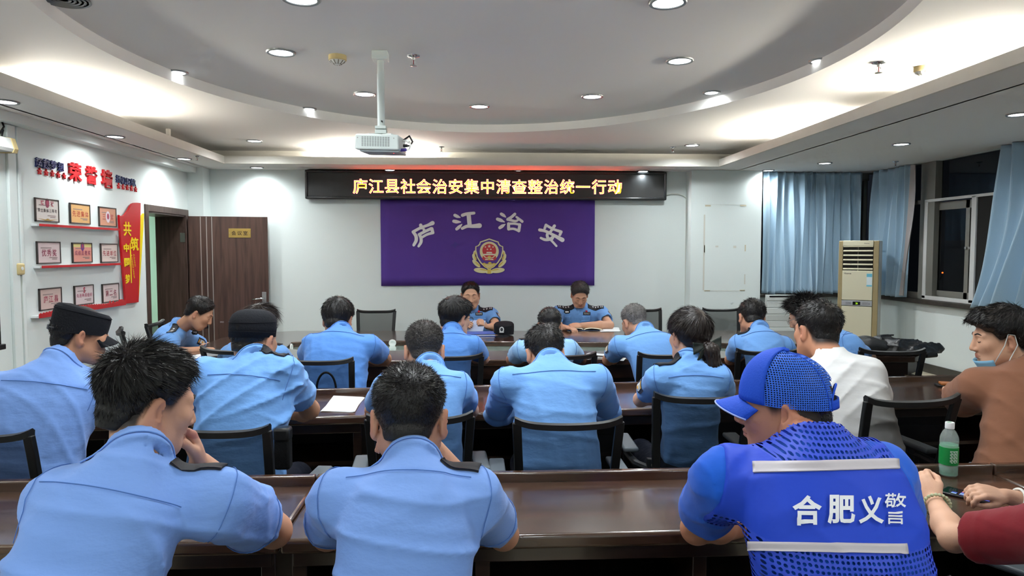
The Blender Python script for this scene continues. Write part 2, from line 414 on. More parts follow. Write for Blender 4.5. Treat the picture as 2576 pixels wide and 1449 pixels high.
# -------- smoke detectors, sprinklers
def detector(px, py, z, label):
    o = empty('smoke_detector', onz(px, py, z), 0, label, 'smoke detector', 'smoke detectors')
    MB().lathe([(0.052, 0.0), (0.053, -0.026), (0.048, -0.03)], 28).build('base', M_BEIGE, o, smooth='a')
    MB().lathe([(0.046, -0.03), (0.03, -0.046), (0.012, -0.052), (0.0, -0.053)], 24).build('sensor_cone', M_WHITEP, o, smooth=True)
    for k in range(10):
        a = 2 * pi * k / 10
        MB().bar((0.045 * cos(a), 0.045 * sin(a), -0.033), (0.02 * cos(a), 0.02 * sin(a), -0.051), 0.006, 0.004).build('fin', mat('detector_fin', '#8f8c80', 0.6), o)
detector(849, 140, Z2, 'round cream smoke detector beside the projector mount')
detector(2323, 168, Z1, 'round cream smoke detector lit by the window-side cove')
def sprinkler(px, py, z, label, s=1.0):
    o = empty('sprinkler', onz(px, py, z), 0, label, 'sprinkler', 'ceiling sprinklers')
    MB().lathe([(0.034 * s, 0.0), (0.032 * s, -0.005), (0.018 * s, -0.009), (0.012 * s, -0.012)], 20).build('escutcheon', M_CHROME, o, smooth='a')
    MB().lathe([(0.009 * s, -0.01), (0.009 * s, -0.02), (0.006 * s, -0.026)], 12).build('neck', M_STEEL, o, smooth='a')
    for sx in (-1, 1): MB().tube([(sx * 0.007 * s, 0, -0.02 * s), (sx * 0.011 * s, 0, -0.034 * s), (sx * 0.002, 0, -0.05 * s)], 0.002, 6).build('frame_arm', M_STEEL, o)
    MB().tube([(0, 0, -0.022), (0, 0, -0.047 * s)], 0.0025, 8).build('bulb', mat('red_bulb', '#8a1210', 0.2), o, smooth='a')
    MB().lathe([(0.0, -0.055 * s), (0.018 * s, -0.053 * s), (0.018 * s, -0.050 * s), (0.0, -0.050 * s)], 16).build('deflector', M_STEEL, o, smooth='a')
sprinkler(1040, 140, Z2, 'chrome sprinkler head beside the projector mount', 1.15)
sprinkler(1110, 369, Z1, 'small sprinkler head glowing red above the message sign')
sprinkler(1692, 370, Z1, 'sprinkler head beside the downlight in the window-side corner of the ceiling')
sprinkler(2211, 157, Z1, 'chrome sprinkler head near the lit window-side cove', 1.15)
sprinkler(496, 392, Z0, 'sprinkler head on the soffit above the doorway', 0.9)
sprinkler(2253, 406, Z0, 'sprinkler head on the soffit above the side curtain', 0.9)
# round ceiling speaker at the very top
sp = empty('ceiling_speaker', onz(160, -2, Z2), 0, 'round grille in the ceiling, cut by the top edge of the photo', 'speaker')
for k in range(5): MB().lathe([(0.02 + 0.02 * k, -0.004), (0.026 + 0.02 * k, -0.008), (0.032 + 0.02 * k, -0.004)], 28).build('ring', M_RIM, sp, smooth='a')
# cove post
tag(MB().box(-2.74, -2.71, 6.4, 6.43, Z0 + 0.02, Z1).build('cove_hanger', M_LIP), 'short white post standing in the cove over the doorway', 'post')

# ------------------------------------------------------------------ doorway and door
dr = empty('door_1', (0, 0, 0), kind=ST); 
fx = XL + 0.012
MB().box(XL - 0.02, fx, 6.80, DY0 + .01, 0, 2.02).box(XL - 0.02, fx, DY1 - .01, 7.795, 0, 2.02).box(XL - 0.02, fx, DY0, DY1, DZ - .01, 2.02).build('architrave', M_FRAME, dr, bev=0.004)
MB().box(XL - 0.31, XL, DY0, DY0 + 0.025, 0, DZ).box(XL - 0.31, XL, DY1 - 0.025, DY1, 0, DZ).box(XL - 0.31, XL, DY0, DY1, DZ - 0.025, DZ).build('lining', M_FRAME, dr)
leaf = empty('leaf', (XL + 0.03, DY1 + 0.0, 0)); leaf.parent = dr
leaf.rotation_euler = (0, 0, math.atan2(0.13, 0.79))
LW, LH = 0.815, 1.95
MB().box(0, LW, -0.02, 0.02, 0.01, LH).build('slab', M_DOOR, leaf, bev=0.003)
M_STRIP = mat('metal_strip', '#b9b4ae', 0.35, 0.6)
for x in (0.125, 0.185, 0.24): MB().box(x - 0.004, x + 0.004, -0.0225, -0.019, 0.02, LH - .005).build('inlay_strip', M_STRIP, leaf)
pl = MB().box(0.41, 0.64, -0.026, -0.02, 1.72, 1.82).build('name_plate', mat('brass_plate', '#b79a55', 0.35, 0.55), leaf, bev=0.002)
for i, ch in enumerate('会议室'):
    glyph('character', ch, mat('plate_ink', '#3a2a1c', 0.5), pl, on_back((0.465 + 0.06 * i, -0.0268, 1.77)), 0.05, 0.015)
for x in (0.42, 0.63): MB().lathe([(0.004, -0.001), (0.003, 0.0)], 10, (x, -0.027, 1.77), 'y').build('screw', M_STEEL, pl)
hp = MB().box(0.745, 0.79, -0.03, -0.02, 0.86, 1.12).build('handle_plate', M_STEEL, leaf, bev=0.003)
MB().tube([(0.765, -0.03, 1.05), (0.765, -0.065, 1.05), (0.75, -0.07, 1.05), (0.69, -0.068, 1.045), (0.645, -0.062, 1.04)], [0.01, 0.01, 0.01, 0.009, 0.008], 10).build('lever', M_CHROME, leaf, smooth=True)
MB().box(LW - 0.002, LW + 0.002, -0.012, 0.012, 0.9, 1.1).build('latch', M_STEEL, leaf)
for z in (1.72, 0.4): MB().box(XL - 0.05, XL + 0.0, DY1 - 0.029, DY1 - 0.024, z - 0.05, z + 0.05).build('hinge', M_STEEL, dr)
# the corridor beyond
M_COR = mat('corridor_paint', '#c3d8cd', 0.6)
cw = struct('wall_corridor', MB().box(-5.35, -5.25, 4.0, 12.0, 0, 2.8).box(-5.35, XL - 0.31, 11.9, 12.0, 0, 2.8).box(XL - 0.45, XL - 0.31, 8.12, 12.0, 0, 2.8).box(-5.35, XL - 0.31, 3.95, 4.0, 0, 2.8), M_COR)
MB().box(-5.35, XL - 0.31, 4.0, 12.0, 2.7, 2.8).build('ceiling_panel', M_COR, cw)
MB().box(-5.25, -5.235, 4.0, 12.0, 0, 0.22).build('skirting', mat('skirting_dark', '#2a2622', 0.5), cw)
cl = empty('corridor_lamp', (-4.4, 9.6, 2.69), 0, 'bright ceiling panel lamp in the corridor beyond the doorway', 'lamp')
MB().box(-0.15, 0.15, -0.5, 0.5, -0.02, 0.0).build('lamp_panel', mat('corridor_lamp_glow', '#ffffff', 0.5, emit=(0.92, 1.0, 0.96), estr=60.0), cl)
MB().box(-0.17, 0.17, -0.52, 0.52, -0.012, 0.005).build('housing', M_WHITEP, cl)
for (px, py, w, h, nm, lab) in ((399, 548, .12, .22, 'alarm_sounder', 'red alarm sounder high on the corridor wall'), (403, 642, .13, .14, 'fire_alarm_button', 'red fire alarm call point on the corridor wall')):
    p = onx(px, py, -5.25)
    o = empty(nm, p, 0, lab, 'alarm')
    MB().box(0, 0.05, -w, w, -h / 2, h / 2).build('case', mat('alarm_red', '#a5231f', 0.4), o, bev=0.01)
    MB().box(0.05, 0.06, -w * .5, w * .5, -h * .1, h * .3).build('window_plate', mat('alarm_dark', '#4a0f10', 0.3), o, bev=0.003)
# ------------------------------------------------------------------ windows
w1 = empty('window_1', (0, 0, 0), kind=ST)
MB().box(3.262, 3.325, YB - 0.05, YB + 0.1, 1.06, Z0).build('wood_post', wood('old_brown_wood', '#2a1d10', '#5b452c', (14, 14, 0.9), 0.5, 0.1), w1)
MB().box(3.325, XR, YB + 0.02, YB + 0.07, 1.06, 1.12).box(3.325, XR, YB + 0.02, YB + 0.07, 2.40, Z0).build('rail', M_ALU, w1)
for x in (3.34, 3.98, 4.6): MB().box(x - .02, x + .02, YB + 0.02, YB + 0.07, 1.1, 2.42).build('mullion', M_ALU, w1)
M_GLASS = mat('night_glass', '#0b0d10', 0.03, spec=0.5, ior=1.5, alpha=0.55)
MB().box(3.33, XR, YB + 0.045, YB + 0.05, 1.1, 2.44).build('pane', M_GLASS, w1)
MB().box(3.262, XR, YB - 0.10, YB + 0.02, 1.035, 1.075).build('sill', M_STONE, w1, bev=0.006)
w2 = empty('window_2', (0, 0, 0), kind=ST)
xw = XR + 0.05
def wy(px, py=600): return onx(px, py, xw).y
def wz(px, py): return onx(px, py, xw).z
MB().box(XR - 0.06, XR + 0.12, 3.0, YB, 1.03, 1.075).build('sill', M_STONE, w2, bev=0.008)
ya, yb_ = wy(2358), wy(2322)
MB().box(xw - 0.04, xw + 0.04, ya, yb_, 1.075, Z0).build('mullion', M_ALU, w2)
zt = wz(2400, 500)
MB().box(xw - 0.02, xw + 0.02, yb_, 7.98, zt - 0.02, zt + 0.02).build('transom', M_ALU, w2)
MB().box(xw - 0.02, xw + 0.02, yb_, 7.98, 1.075, 1.14).build('bottom_rail', M_ALU, w2)
MB().box(xw + 0.03, xw + 0.034, yb_, 7.98, 1.08, Z0).build('pane', M_GLASS, w2)
MB().box(xw + 0.03, xw + 0.034, 3.0, ya, zt, Z0).build('pane', M_GLASS, w2)
# white frame of the lower light
xf_ = XR + 0.015
y_l, y_r, y_e = wy(2334), wy(2453), 4.9
zb = 1.085
def wbar(n, y0, y1, z0, z1, m, x0=xf_ - .012, x1=xf_ + .012, par=w2): MB().box(x0, x1, min(y0, y1), max(y0, y1), z0, z1).build(n, m, par, bev=0.003)
wbar('white_frame_rail', y_l, y_e, zt - 0.012, zt + 0.016, M_WFRAME)
wbar('white_frame_rail', y_l, y_e, zb - 0.01, zb + 0.03, M_WFRAME)
wbar('white_frame_stile', y_l, wy(2342), zb, zt, M_WFRAME)
wbar('white_frame_stile', y_r, wy(2465), zb, zt, M_WFRAME)
wbar('white_frame_stile', wy(2343.5), wy(2349), zb, zt, M_WFRAME, xf_ + .02, xf_ + .04)
# sliding sash
xs0, xs1 = XR + 0.06, XR + 0.085
wbar('sash_stile', wy(2351), wy(2358), zb, zt - .02, M_ALU, xs0, xs1)
wbar('sash_stile', wy(2425), wy(2435), zb, zt - .02, M_ALU, xs0, xs1)
wbar('sash_stile', wy(2441), wy(2452), zb, zt - .02, M_ALU, xs0 + .03, xs1 + .03)
wbar('sash_rail', wy(2351), y_r, zt - .10, zt - .02, M_ALU, xs0, xs1)
wbar('sash_rail', wy(2351), y_r, zb + .02, zb + .09, M_ALU, xs0, xs1)
MB().box(xs0 + .008, xs0 + .012, y_r, wy(2356), zb + .05, zt - .05).build('pane', M_GLASS, w2)
for px in (2429, 2438): MB().lathe([(0.0, -0.012), (0.014, -0.01), (0.014, 0.0)], 14, (xs0 - 0.002, wy(px), wz(px, 624)), 'x').build('sash_latch', M_STEEL, w2, smooth='a')
MB().box(xf_ + 0.004, xf_ + 0.006, y_e, wy(2464), zb + .02, zt - .01).build('insect_screen', mat('insect_mesh', '#191817', 0.8, bump=(900, 0.3)), w2)
# red point of light beyond the glass, held by an added bracket
p = onx(2371, 686, 4.98)
rl = empty('red_light', (XR + 0.12, p.y, p.z), 0, 'small red light glowing in the night outside the window', 'light')
MB().lathe([(0.0, -0.008), (0.006, -0.005), (0.008, 0.0), (0.006, 0.005), (0.0, 0.008)], 12, (p.x - XR - 0.12, 0, 0)).build('glow_ball', mat('red_glow', '#ff3010', 0.5, emit='#ff4010', estr=30.0), rl, smooth=True)
MB().tube([(-0.01, 0, -0.2), (0.1, 0, -0.2), (p.x - XR - 0.12, 0, -0.03), (p.x - XR - 0.12, 0, -0.015)], 0.008, 8).build('bracket', M_BLK, rl, smooth=True)

# ------------------------------------------------------------------ curtains
M_CURT = mat('blue_curtain', '#b0cce0', 0.85, spec=0.15, sheen=0.3, bump=(160, 0.06), var=(1.2, 0.06, (1, 1, .3)))
def curtain(label, a, b, z0, z1, n, amp, seed, nx, flare=1.0, shift=0.0, hem=0.0, lean=0.0):
    """pleated cloth from plan point a to b; nx = plan normal towards the room"""
    rng = random.Random(seed); a, b, nx = Vector(a), Vector(b), Vector(nx)
    ph = [0.0]
    for i in range(n): ph.append(ph[-1] + rng.uniform(0.6, 1.4))
    T = ph[-1]; amps = [rng.uniform(0.55, 1.25) for _ in range(n + 2)]
    def fn(u, v):
        s = u * T; k = max(i for i in range(n + 1) if ph[i] <= s + 1e-9); k = min(k, n - 1)
        t = (s - ph[k]) / (ph[k + 1] - ph[k])
        am = amps[k] * (1 - t) + amps[k + 1] * t
        sh = 0.5 - 0.5 * cos(2 * pi * t); sh = sh ** 1.3
        dep = amp * am * sh * (0.75 + 0.45 * v + 0.25 * sin(5 * v + k * 1.7))
        lat = 0.012 * sin(2 * pi * t) * am + shift * v * v * (u - 0.5) + lean * v * v + 0.015 * sin(3 * v + k * 2.1) * v
        z = z1 + (z0 - z1) * v + (hem * rng_h[k] * v ** 6)
        p = a.lerp(b, u) + nx * dep + (b - a).normalized() * lat
        return (p.x, p.y, z)
    rng_h = [rng.uniform(-1, 1) for _ in range(n + 1)]
    o = MB().grid(fn, n * 14, 36).build('curtain', M_CURT, smooth=True, recalc=False, solid=0.0)
    tag(o, label, 'curtain', 'blue window curtains')
    sm = o.modifiers.new('cloth_thickness', 'SOLIDIFY'); sm.thickness = 0.004
    return o
curtain('blue curtain closed across the far window behind the air conditioner', (3.325, 7.92, 0), (4.50, 7.92, 0), 1.075, Z0 - .005, 12, 0.085, 3, (0, -1, 0), hem=0.01)
curtain('blue curtain bunched at the corner of the side window', (4.60, 7.80, 0), (4.60, onx(2296, 560, 4.6).y + .02, 0), 1.08, Z0 - .005, 6, 0.09, 8, (-1, 0, 0), lean=-0.06)
curtain('blue curtain hanging at the edge of the photo by the side window', (4.585, onx(2518, 480, 4.585).y, 0), (4.585, 3.6, 0), 1.06, Z0 - .005, 14, 0.12, 11, (-1, 0, 0), lean=-0.28)
# pale lining edge folded back on the corner curtain
o = MB().grid(lambda u, v: (4.54 + 0.03 * sin(3 * u) - 0.02 * v, onx(2300, 560, 4.6).y - 0.07 * u - 0.03 * sin(6 * v) * u + 0.10 * v * v, 2.47 - 1.37 * v), 6, 24).build('curtain_lining', mat('curtain_lining', '#b9b4b4', 0.9), bpy.data.objects['curtain.001'], smooth=True)
# ------------------------------------------------------------------ air conditioner
ac = empty('air_conditioner', (ony(2161, 605, 7.2).x, 7.2, 0.0), radians(-37), 'cream floor-standing air conditioner in the window corner', 'air conditioner')
ac.scale = (.86, .86, 1)
M_CREAM = mat('cream_panel', '#e2dcc0', 0.4); M_TAN = mat('tan_panel', '#a8976f', 0.45); M_ACW = mat('ac_side', '#d6d6d0', 0.5)
AH = 1.685
MB().box(-0.225, 0.225, 0.02, 0.34, 0.0, AH).build('body', M_ACW, ac, bev=0.01)
MB().box(-0.225, -0.178, -0.01, 0.03, 0.02, AH - 0.004).build('side_trim', M_TAN, ac, bev=0.006)
MB().box(0.165, 0.225, -0.01, 0.03, 0.02, AH - 0.004).build('side_trim', M_TAN, ac, bev=0.006)
MB().box(-0.177, 0.164, -0.02, 0.02, AH - 0.06, AH).build('top_panel', M_CREAM, ac, bev=0.006)
MB().box(-0.177, 0.164, -0.02, 0.02, 1.05, 1.365).build('front_panel', M_CREAM, ac, bev=0.006)
MB().box(-0.177, 0.164, -0.02, 0.02, 0.02, 0.985).build('lower_panel', M_CREAM, ac, bev=0.006)
MB().box(-0.177, 0.164, 0.0, 0.02, 1.365, AH - 0.06).build('outlet', mat('ac_dark', '#14130f', 0.7), ac)
for k in range(6):
    z = 1.385 + k * 0.048
    MB().bar((-0.172, -0.005, z), (0.16, -0.005, z), 0.03, 0.010, (0, -0.5, 1)).build('louvre', M_CREAM, ac, bev=0.002)
MB().box(-0.01, 0.0, 0.0, 0.012, 1.365, AH - 0.06).build('louvre_link', M_CREAM, ac)
cb = MB().box(-0.177, 0.164, -0.022, 0.02, 0.99, 1.045).build('control_band', mat('ac_silver', '#b4b6ba', 0.35, 0.3), ac, bev=0.003)
MB().box(-0.05, 0.035, -0.0245, -0.02, 1.0, 1.035).build('display', mat('ac_display', '#10130e', 0.2), cb)
glyph('display_digit', '26', mat('lcd_green', '#a8e020', 0.4, emit='#a8e020', estr=1.2), cb, on_back((-0.005, -0.0252, 1.0175)), 0.026, 0.0)
for i in range(4):
    for x0 in (-0.125, 0.062): MB().box(x0 + i * 0.015, x0 + i * 0.015 + 0.004, -0.0245, -0.02, 1.004, 1.03).build('button', mat('ac_button', '#6e7074', 0.5), cb)
MB().box(0.125, 0.14, -0.0245, -0.02, 1.012, 1.02).build('button', MATS['ac_button'], cb)
glyph('maker_mark', 'Hisense', mat('ac_print', '#4b4a44', 0.5), ac, on_back((-0.115, -0.0205, 1.335)), 0.026, 0.01)
glyph('maker_mark', 'Hisense', MATS['ac_print'], ac, on_back((0.09, -0.0205, AH - 0.03)), 0.018, 0.0)
st = MB().box(0.098, 0.158, -0.0215, -0.02, 1.20, 1.335).build('energy_label', mat('sticker_white', '#dfeef2', 0.5), ac)
MB().box(0.098, 0.158, -0.0222, -0.0215, 1.30, 1.335).box(0.098, 0.158, -0.0222, -0.0215, 1.2, 1.215).build('label_print', mat('sticker_blue', '#6ec3dd', 0.5), st)
# white slatted rack and black stand below the far window
rk = empty('slatted_rack', (3.30, 7.70, 0.0), 0, 'white slatted board leaning below the far window sill', 'rack')
M_SLAT = mat('slat_white', '#dfe4e2', 0.5)
for k in range(11):
    z = 0.26 + k * 0.075
    MB().box(0.0, 0.40, -0.012, 0.0, z, z + 0.069).build('slat', M_SLAT, rk, bev=0.006)
for x in (0.0, 0.40): MB().box(x - 0.012, x + 0.012, 0.0, 0.015, 0.0, 1.08).build('upright', M_SLAT, rk)
bs = empty('clamp_stand', (3.74, 7.60, 0), 0, 'thin black stand with a clamp in front of the white slatted board', 'stand')
MB().tube([(0, 0, 0.02), (0, 0, 1.12)], 0.012, 10).build('pole', M_BLK, bs, smooth='a')
MB().box(-0.45, 0.012, -0.01, 0.01, 1.055, 1.075).build('crossbar', M_BLK, bs, bev=0.002)
MB().box(-0.022, 0.022, -0.022, 0.022, 0.92, 0.95).box(-0.03, -0.005, -0.02, 0.02, 0.98, 1.0).build('clamp', M_BLK, bs, bev=0.004)
MB().lathe([(0.14, 0.0), (0.14, 0.012), (0.02, 0.03), (0.012, 0.03)], 24).build('base', M_BLK, bs, smooth='a')
# ------------------------------------------------------------------ flat brush strokes and outlines
def smooth_line(pts, k=6):
    pts = [np.array(p, float) for p in pts]
    if len(pts) < 3: return pts
    out = []
    P = [2 * pts[0] - pts[1]] + pts + [2 * pts[-1] - pts[-2]]
    for i in range(1, len(P) - 2):
        for t in np.linspace(0, 1, k, endpoint=False):
            a, b, c, d = P[i - 1:i + 3]
            out.append(0.5 * ((2 * b) + (c - a) * t + (2 * a - 5 * b + 4 * c - d) * t * t + (3 * b - a - 3 * c + d) * t ** 3))
    out.append(pts[-1]); return out
def stroke_poly(pts, ws, caps=True, k=6):
    """2D outline of a brush stroke with width at each point"""
    q = smooth_line([(*p, w) for p, w in zip(pts, ws)], k)
    L, R = [], []
    n = len(q)
    for i in range(n):
        d = q[min(i + 1, n - 1)][:2] - q[max(i - 1, 0)][:2]; d = d / (np.linalg.norm(d) + 1e-9); nn = np.array([-d[1], d[0]])
        L.append(q[i][:2] + nn * q[i][2] / 2); R.append(q[i][:2] - nn * q[i][2] / 2)
    out = L[:]
    if caps:
        for (c, w, a, sgn) in ((q[-1], q[-1][2], q[-1][:2] - q[-2][:2], 1),):
            ang = math.atan2(a[1], a[0])
            for t in np.linspace(pi / 2, -pi / 2, 7)[1:-1]: out.append(c[:2] + w / 2 * np.array([cos(ang + t), sin(ang + t)]))
    out += R[::-1]
    if caps:
        a = q[0][:2] - q[1][:2]; ang = math.atan2(a[1], a[0])
        for t in np.linspace(pi / 2, -pi / 2, 7)[1:-1]: out.append(q[0][:2] + q[0][2] / 2 * np.array([cos(ang + t), sin(ang + t)]))
    return out
def flat_add(mb, poly, conv, lift, thick=0.0006):
    """poly in drawing units -> thin plate; conv maps (x, y, lift) to a room point"""
    bm = bmesh.new()
    vs = [bm.verts.new((p[0], p[1], 0)) for p in poly]
    es = [bm.edges.new((vs[i], vs[(i + 1) % len(vs)])) for i in range(len(vs))]
    r = bmesh.ops.triangle_fill(bm, edges=es, use_beauty=True)
    bm.verts.index_update(); tris = [tuple(v.index for v in f.verts) for f in bm.faces]; bm.free()
    n = len(poly)
    mb.add([conv(p[0], p[1], lift) for p in poly] + [conv(p[0], p[1], lift - thick) for p in poly],
           tris + [(i, (i + 1) % n, (i + 1) % n + n, i + n) for i in range(n)])
def ellipse_poly(cx, cy, a, b, rot=0, n=28):
    return [(cx + a * cos(t) * cos(rot) - b * sin(t) * sin(rot), cy + a * cos(t) * sin(rot) + b * sin(t) * cos(rot)) for t in np.linspace(0, 2 * pi, n, endpoint=False)]
def star_poly(cx, cy, r, rot=0.0):
    return [(cx + (r if k % 2 == 0 else r * 0.42) * sin(rot + k * pi / 5), cy - (r if k % 2 == 0 else r * 0.42) * cos(rot + k * pi / 5)) for k in range(10)]

# ------------------------------------------------------------------ message sign
YS = 7.90
a, b = ony(766, 428, YS), ony(1677, 502, YS)
sx0, sx1, sz1, sz0 = a.x, b.x, 2.475, 2.155
sg = empty('message_sign', ((sx0 + sx1) / 2, YS, sz0), 0, 'long black electronic sign with glowing orange characters on the back wall', 'sign')
cxs = (sx0 + sx1) / 2
def S(mb, *k, **kw): return mb.xf(Matrix.Translation((-cxs, -YS, -sz0))).build(*k, **kw)
M_BEZ = mat('sign_bezel', '#202427', 0.28, spec=0.6)
S(MB().box(sx0, sx1, YS + 0.03, YB, sz0, sz1), 'case', M_BEZ, sg, bev=0.008)
bz = 0.028
for q in ((sx0, sx1, sz0, sz0 + bz), (sx0, sx1, sz1 - bz, sz1)): S(MB().box(q[0], q[1], YS, YS + 0.04, q[2], q[3]), 'bezel', M_BEZ, sg, bev=0.010, seg=3)
for q in ((sx0, sx0 + bz), (sx1 - bz, sx1)): S(MB().box(q[0], q[1], YS, YS + 0.04, sz0, sz1), 'bezel', M_BEZ, sg, bev=0.010, seg=3)
S(MB().box(sx0 + bz * .8, sx1 - bz * .8, YS + 0.018, YS + 0.032, sz0 + bz * .8, sz1 - bz * .8), 'display', mat('led_panel', '#1a1d1f', 0.38, spec=0.6, bump=(420, 0.15)), sg)
M_LEDR = mat('led_red', '#ff1800', 0.5, emit=(1.0, 0.10, 0.075), estr=13.0)
M_LEDY = mat('led_amber', '#ffae00', 0.5, emit=(1.0, 0.42, 0.02), estr=2.2)
MSG = '庐江县社会治安集中清查整治统一行动'
for i, ch in enumerate(MSG):
    p = ony(906 + i * 40.05, 468.5 + i * 0.1, YS + 0.0155)
    for (m, off, dy, nm) in ((M_LEDR, 0.020, 0.0, 'character'), (M_LEDY, -0.002, -0.0012, 'character_core')):
        par = sg if nm == 'character' else last
        o = glyph(nm, ch, m, par, on_back((p.x - cxs, p.y - YS + dy, p.z - sz0)), 0.172, off, 0.0)
        last = o if nm == 'character' else last
# thin cable running from the sign into the corner and down
pts = [ony(x, y, 7.985) for x, y in ((1676, 491), (1690, 488), (1705, 488), (1718, 492), (1727, 499))]
pts += [Vector((pts[-1].x, 7.985, z)) for z in (2.0, 1.5, 0.9, 0.3, 0.02)]
tag(MB().tube(pts, 0.005, 6).build('sign_cable', mat('cable_white', '#cfd2c6', 0.6), smooth=True), 'thin white cable arching from the black sign down beside the column', 'cable')

# ------------------------------------------------------------------ purple banner
p0, p1 = ony(957, 500, 7.985), ony(1495, 718, 7.985)
M_PURP = mat('purple_cloth', '#5a3f96', 0.75, spec=0.2, var=(1.3, 0.06), bump=(300, 0.05))
bn = tag(MB().grid(lambda u, v: (p0.x + (p1.x - p0.x) * u, 7.985 - 0.003 * sin(9 * u) * v, 2.17 + (p1.z - 2.17) * v + 0.006 * sin(pi * u) * v), 24, 10).build('banner', M_PURP, smooth=True),
         'purple banner with four white characters and a gold emblem on the back wall', 'banner')
sm = bn.modifiers.new('cloth_thickness', 'SOLIDIFY'); sm.thickness = 0.004; sm.offset = 0
def bconv(cx, cy, lift):
    q = ony(1020 + cx / 6.133, 520 + cy / 6.133, 7.978); return (q.x, 7.978 - lift, q.z)
M_BWHITE = mat('banner_white', '#fbfefd', 0.7)
CHARS = [
 [([(235, 285), (246, 325)], [48, 48]), ([(118, 388), (235, 325), (345, 285), (418, 252)], [42, 40, 42, 60]), ([(118, 390), (160, 450), (165, 520), (128, 592)], [42, 48, 48, 40]),
  ([(285, 352), (295, 385)], [40, 40]), ([(212, 430), (300, 382), (398, 336)], [42, 40, 42]), ([(405, 340), (424, 402)], [50, 42]), ([(424, 402), (330, 430), (245, 478)], [40, 36, 36]), ([(213, 428), (238, 480), (240, 545), (203, 610)], [42, 44, 44, 34])],
 [([(762, 132), (800, 150), (842, 165)], [44, 44, 16]), ([(746, 224), (790, 232), (850, 236)], [46, 50, 16]), ([(790, 345), (830, 310), (870, 272)], [42, 44, 14]),
  ([(880, 132), (940, 112), (1058, 98)], [46, 44, 40]), ([(974, 118), (990, 285)], [60, 60]), ([(876, 335), (950, 302), (1040, 300), (1142, 292)], [40, 46, 52, 68])],
 [([(1478, 112), (1515, 135), (1548, 162)], [42, 42, 14]), ([(1420, 192), (1470, 210), (1528, 236)], [46, 48, 14]), ([(1455, 325), (1495, 298), (1538, 270)], [44, 46, 14]),
  ([(1688, 114), (1635, 160), (1578, 196)], [42, 40, 44]), ([(1578, 196), (1640, 212), (1700, 222), (1750, 196)], [40, 36, 34, 30]), ([(1712, 158), (1760, 196), (1800, 228)], [32, 36, 40]),
  ([(1590, 262), (1592, 345)], [42, 44]), ([(1590, 262), (1680, 262), (1760, 276)], [34, 32, 36]), ([(1764, 276), (1748, 372)], [40, 44]), ([(1590, 345), (1670, 342), (1748, 372)], [36, 34, 38])],
 [([(2168, 282), (2148, 335)], [40, 36]), ([(2168, 284), (2280, 345), (2402, 388)], [38, 36, 42]), ([(2298, 296), (2262, 352), (2235, 388)], [44, 40, 34]), ([(2402, 388), (2382, 434)], [40, 38]),
  ([(2070, 358), (2160, 378), (2280, 436), (2420, 512)], [44, 40, 42, 62]), ([(2242, 382), (2188, 425), (2198, 482), (2228, 498)], [36, 40, 42, 40]), ([(2272, 440), (2282, 462), (2262, 500)], [34, 34, 34]),
  ([(2088, 482), (2150, 508), (2225, 502), (2275, 462)], [32, 40, 42, 36]), ([(2228, 496), (2280, 552), (2328, 606)], [34, 32, 30])],
]
for strokes in CHARS:
    mb = MB()
    for i, (pts, ws) in enumerate(strokes): flat_add(mb, stroke_poly(pts, [w * 1.1 for w in ws]), bconv, 0.001 + i * .0002, .0002)
    mb.build('character', M_BWHITE, bn)
# ink stain
mb = MB(); flat_add(mb, [(705 + 60 + 62 * cos(t) * (1 + .3 * sin(5 * t)), 590 + 52 * sin(t) * (1 + .35 * cos(4 * t)) + 25 * cos(t + 2)) for t in np.linspace(0, 2 * pi, 40, endpoint=False)], bconv, 0.0006)
mb.build('stain', mat('purple_stain', '#4d3a8e', 0.8), bn)
# emblem, drawn in the pixels of a 13.17x enlargement
em = empty('emblem', (0, 0, 0)); em.parent = bn
def econv(cx, cy, lift):
    q = ony(1170 + cx / 13.17, 590 + cy / 13.17, 7.978); return (q.x, 7.978 - lift, q.z)
G1 = mat('emblem_gold', '#dcc25a', 0.5); G2 = mat('emblem_pale_gold', '#e6e0ae', 0.5); GR = mat('emblem_red', '#cc3a3f', 0.5); GW = mat('emblem_cream', '#ece6d0', 0.5); GD = mat('emblem_deep_gold', '#c9a437', 0.5)
def mirror(poly): return [(1600 - p[0], p[1]) for p in poly]
def flat(nm, polys, m, lift):
    mb = MB()
    for q in polys: flat_add(mb, q, econv, lift)
    return mb.build(nm, m, em)
for i, (q, m) in enumerate([
    (ellipse_poly(310, 620, 95, 42, 1.75), G2), (ellipse_poly(300, 760, 125, 55, 1.25), G2), (ellipse_poly(370, 960, 170, 70, 0.75), G2), (ellipse_poly(520, 1190, 235, 85, 0.12), G2)]):
    flat('wheat_leaf', [q], m, 0.0008 + 0.0004 * i); flat('wheat_leaf', [mirror(q)], m, 0.0008 + 0.0004 * i)
for i, (q) in enumerate([ellipse_poly(322, 640, 60, 22, 1.7), ellipse_poly(345, 780, 80, 26, 1.2), ellipse_poly(420, 980, 120, 24, 0.75), ellipse_poly(620, 1170, 140, 22, 0.15)]):
    flat('wheat_grain', [q], G1, 0.0026); flat('wheat_grain', [mirror(q)], G1, 0.0026)
flat('stalk', [[(740, 1140), (860, 1140), (860, 1290), (740, 1290)]], G1, 0.003)
flat('base_wheat', [ellipse_poly(800, 1260, 120, 38, 0)], G2, 0.0028)
sh = [(800, 128), (1110, 235), (1130, 300), (1180, 360), (1262, 392), (1268, 520), (1215, 760), (1100, 940), (960, 1080), (800, 1170)]
out = sh + [(1600 - x, y) for x, y in sh[::-1]][1:-1]
def inset(poly, d):
    c = np.mean(poly, 0); return [tuple(c + (np.array(p) - c) * (1 - d / np.linalg.norm(np.array(p) - c))) for p in poly]
flat('shield_rim', [out], G2, 0.0032)
flat('shield_field', [inset(out, 42)], mat('shield_purple', '#5a3f96', 0.75), 0.0036)
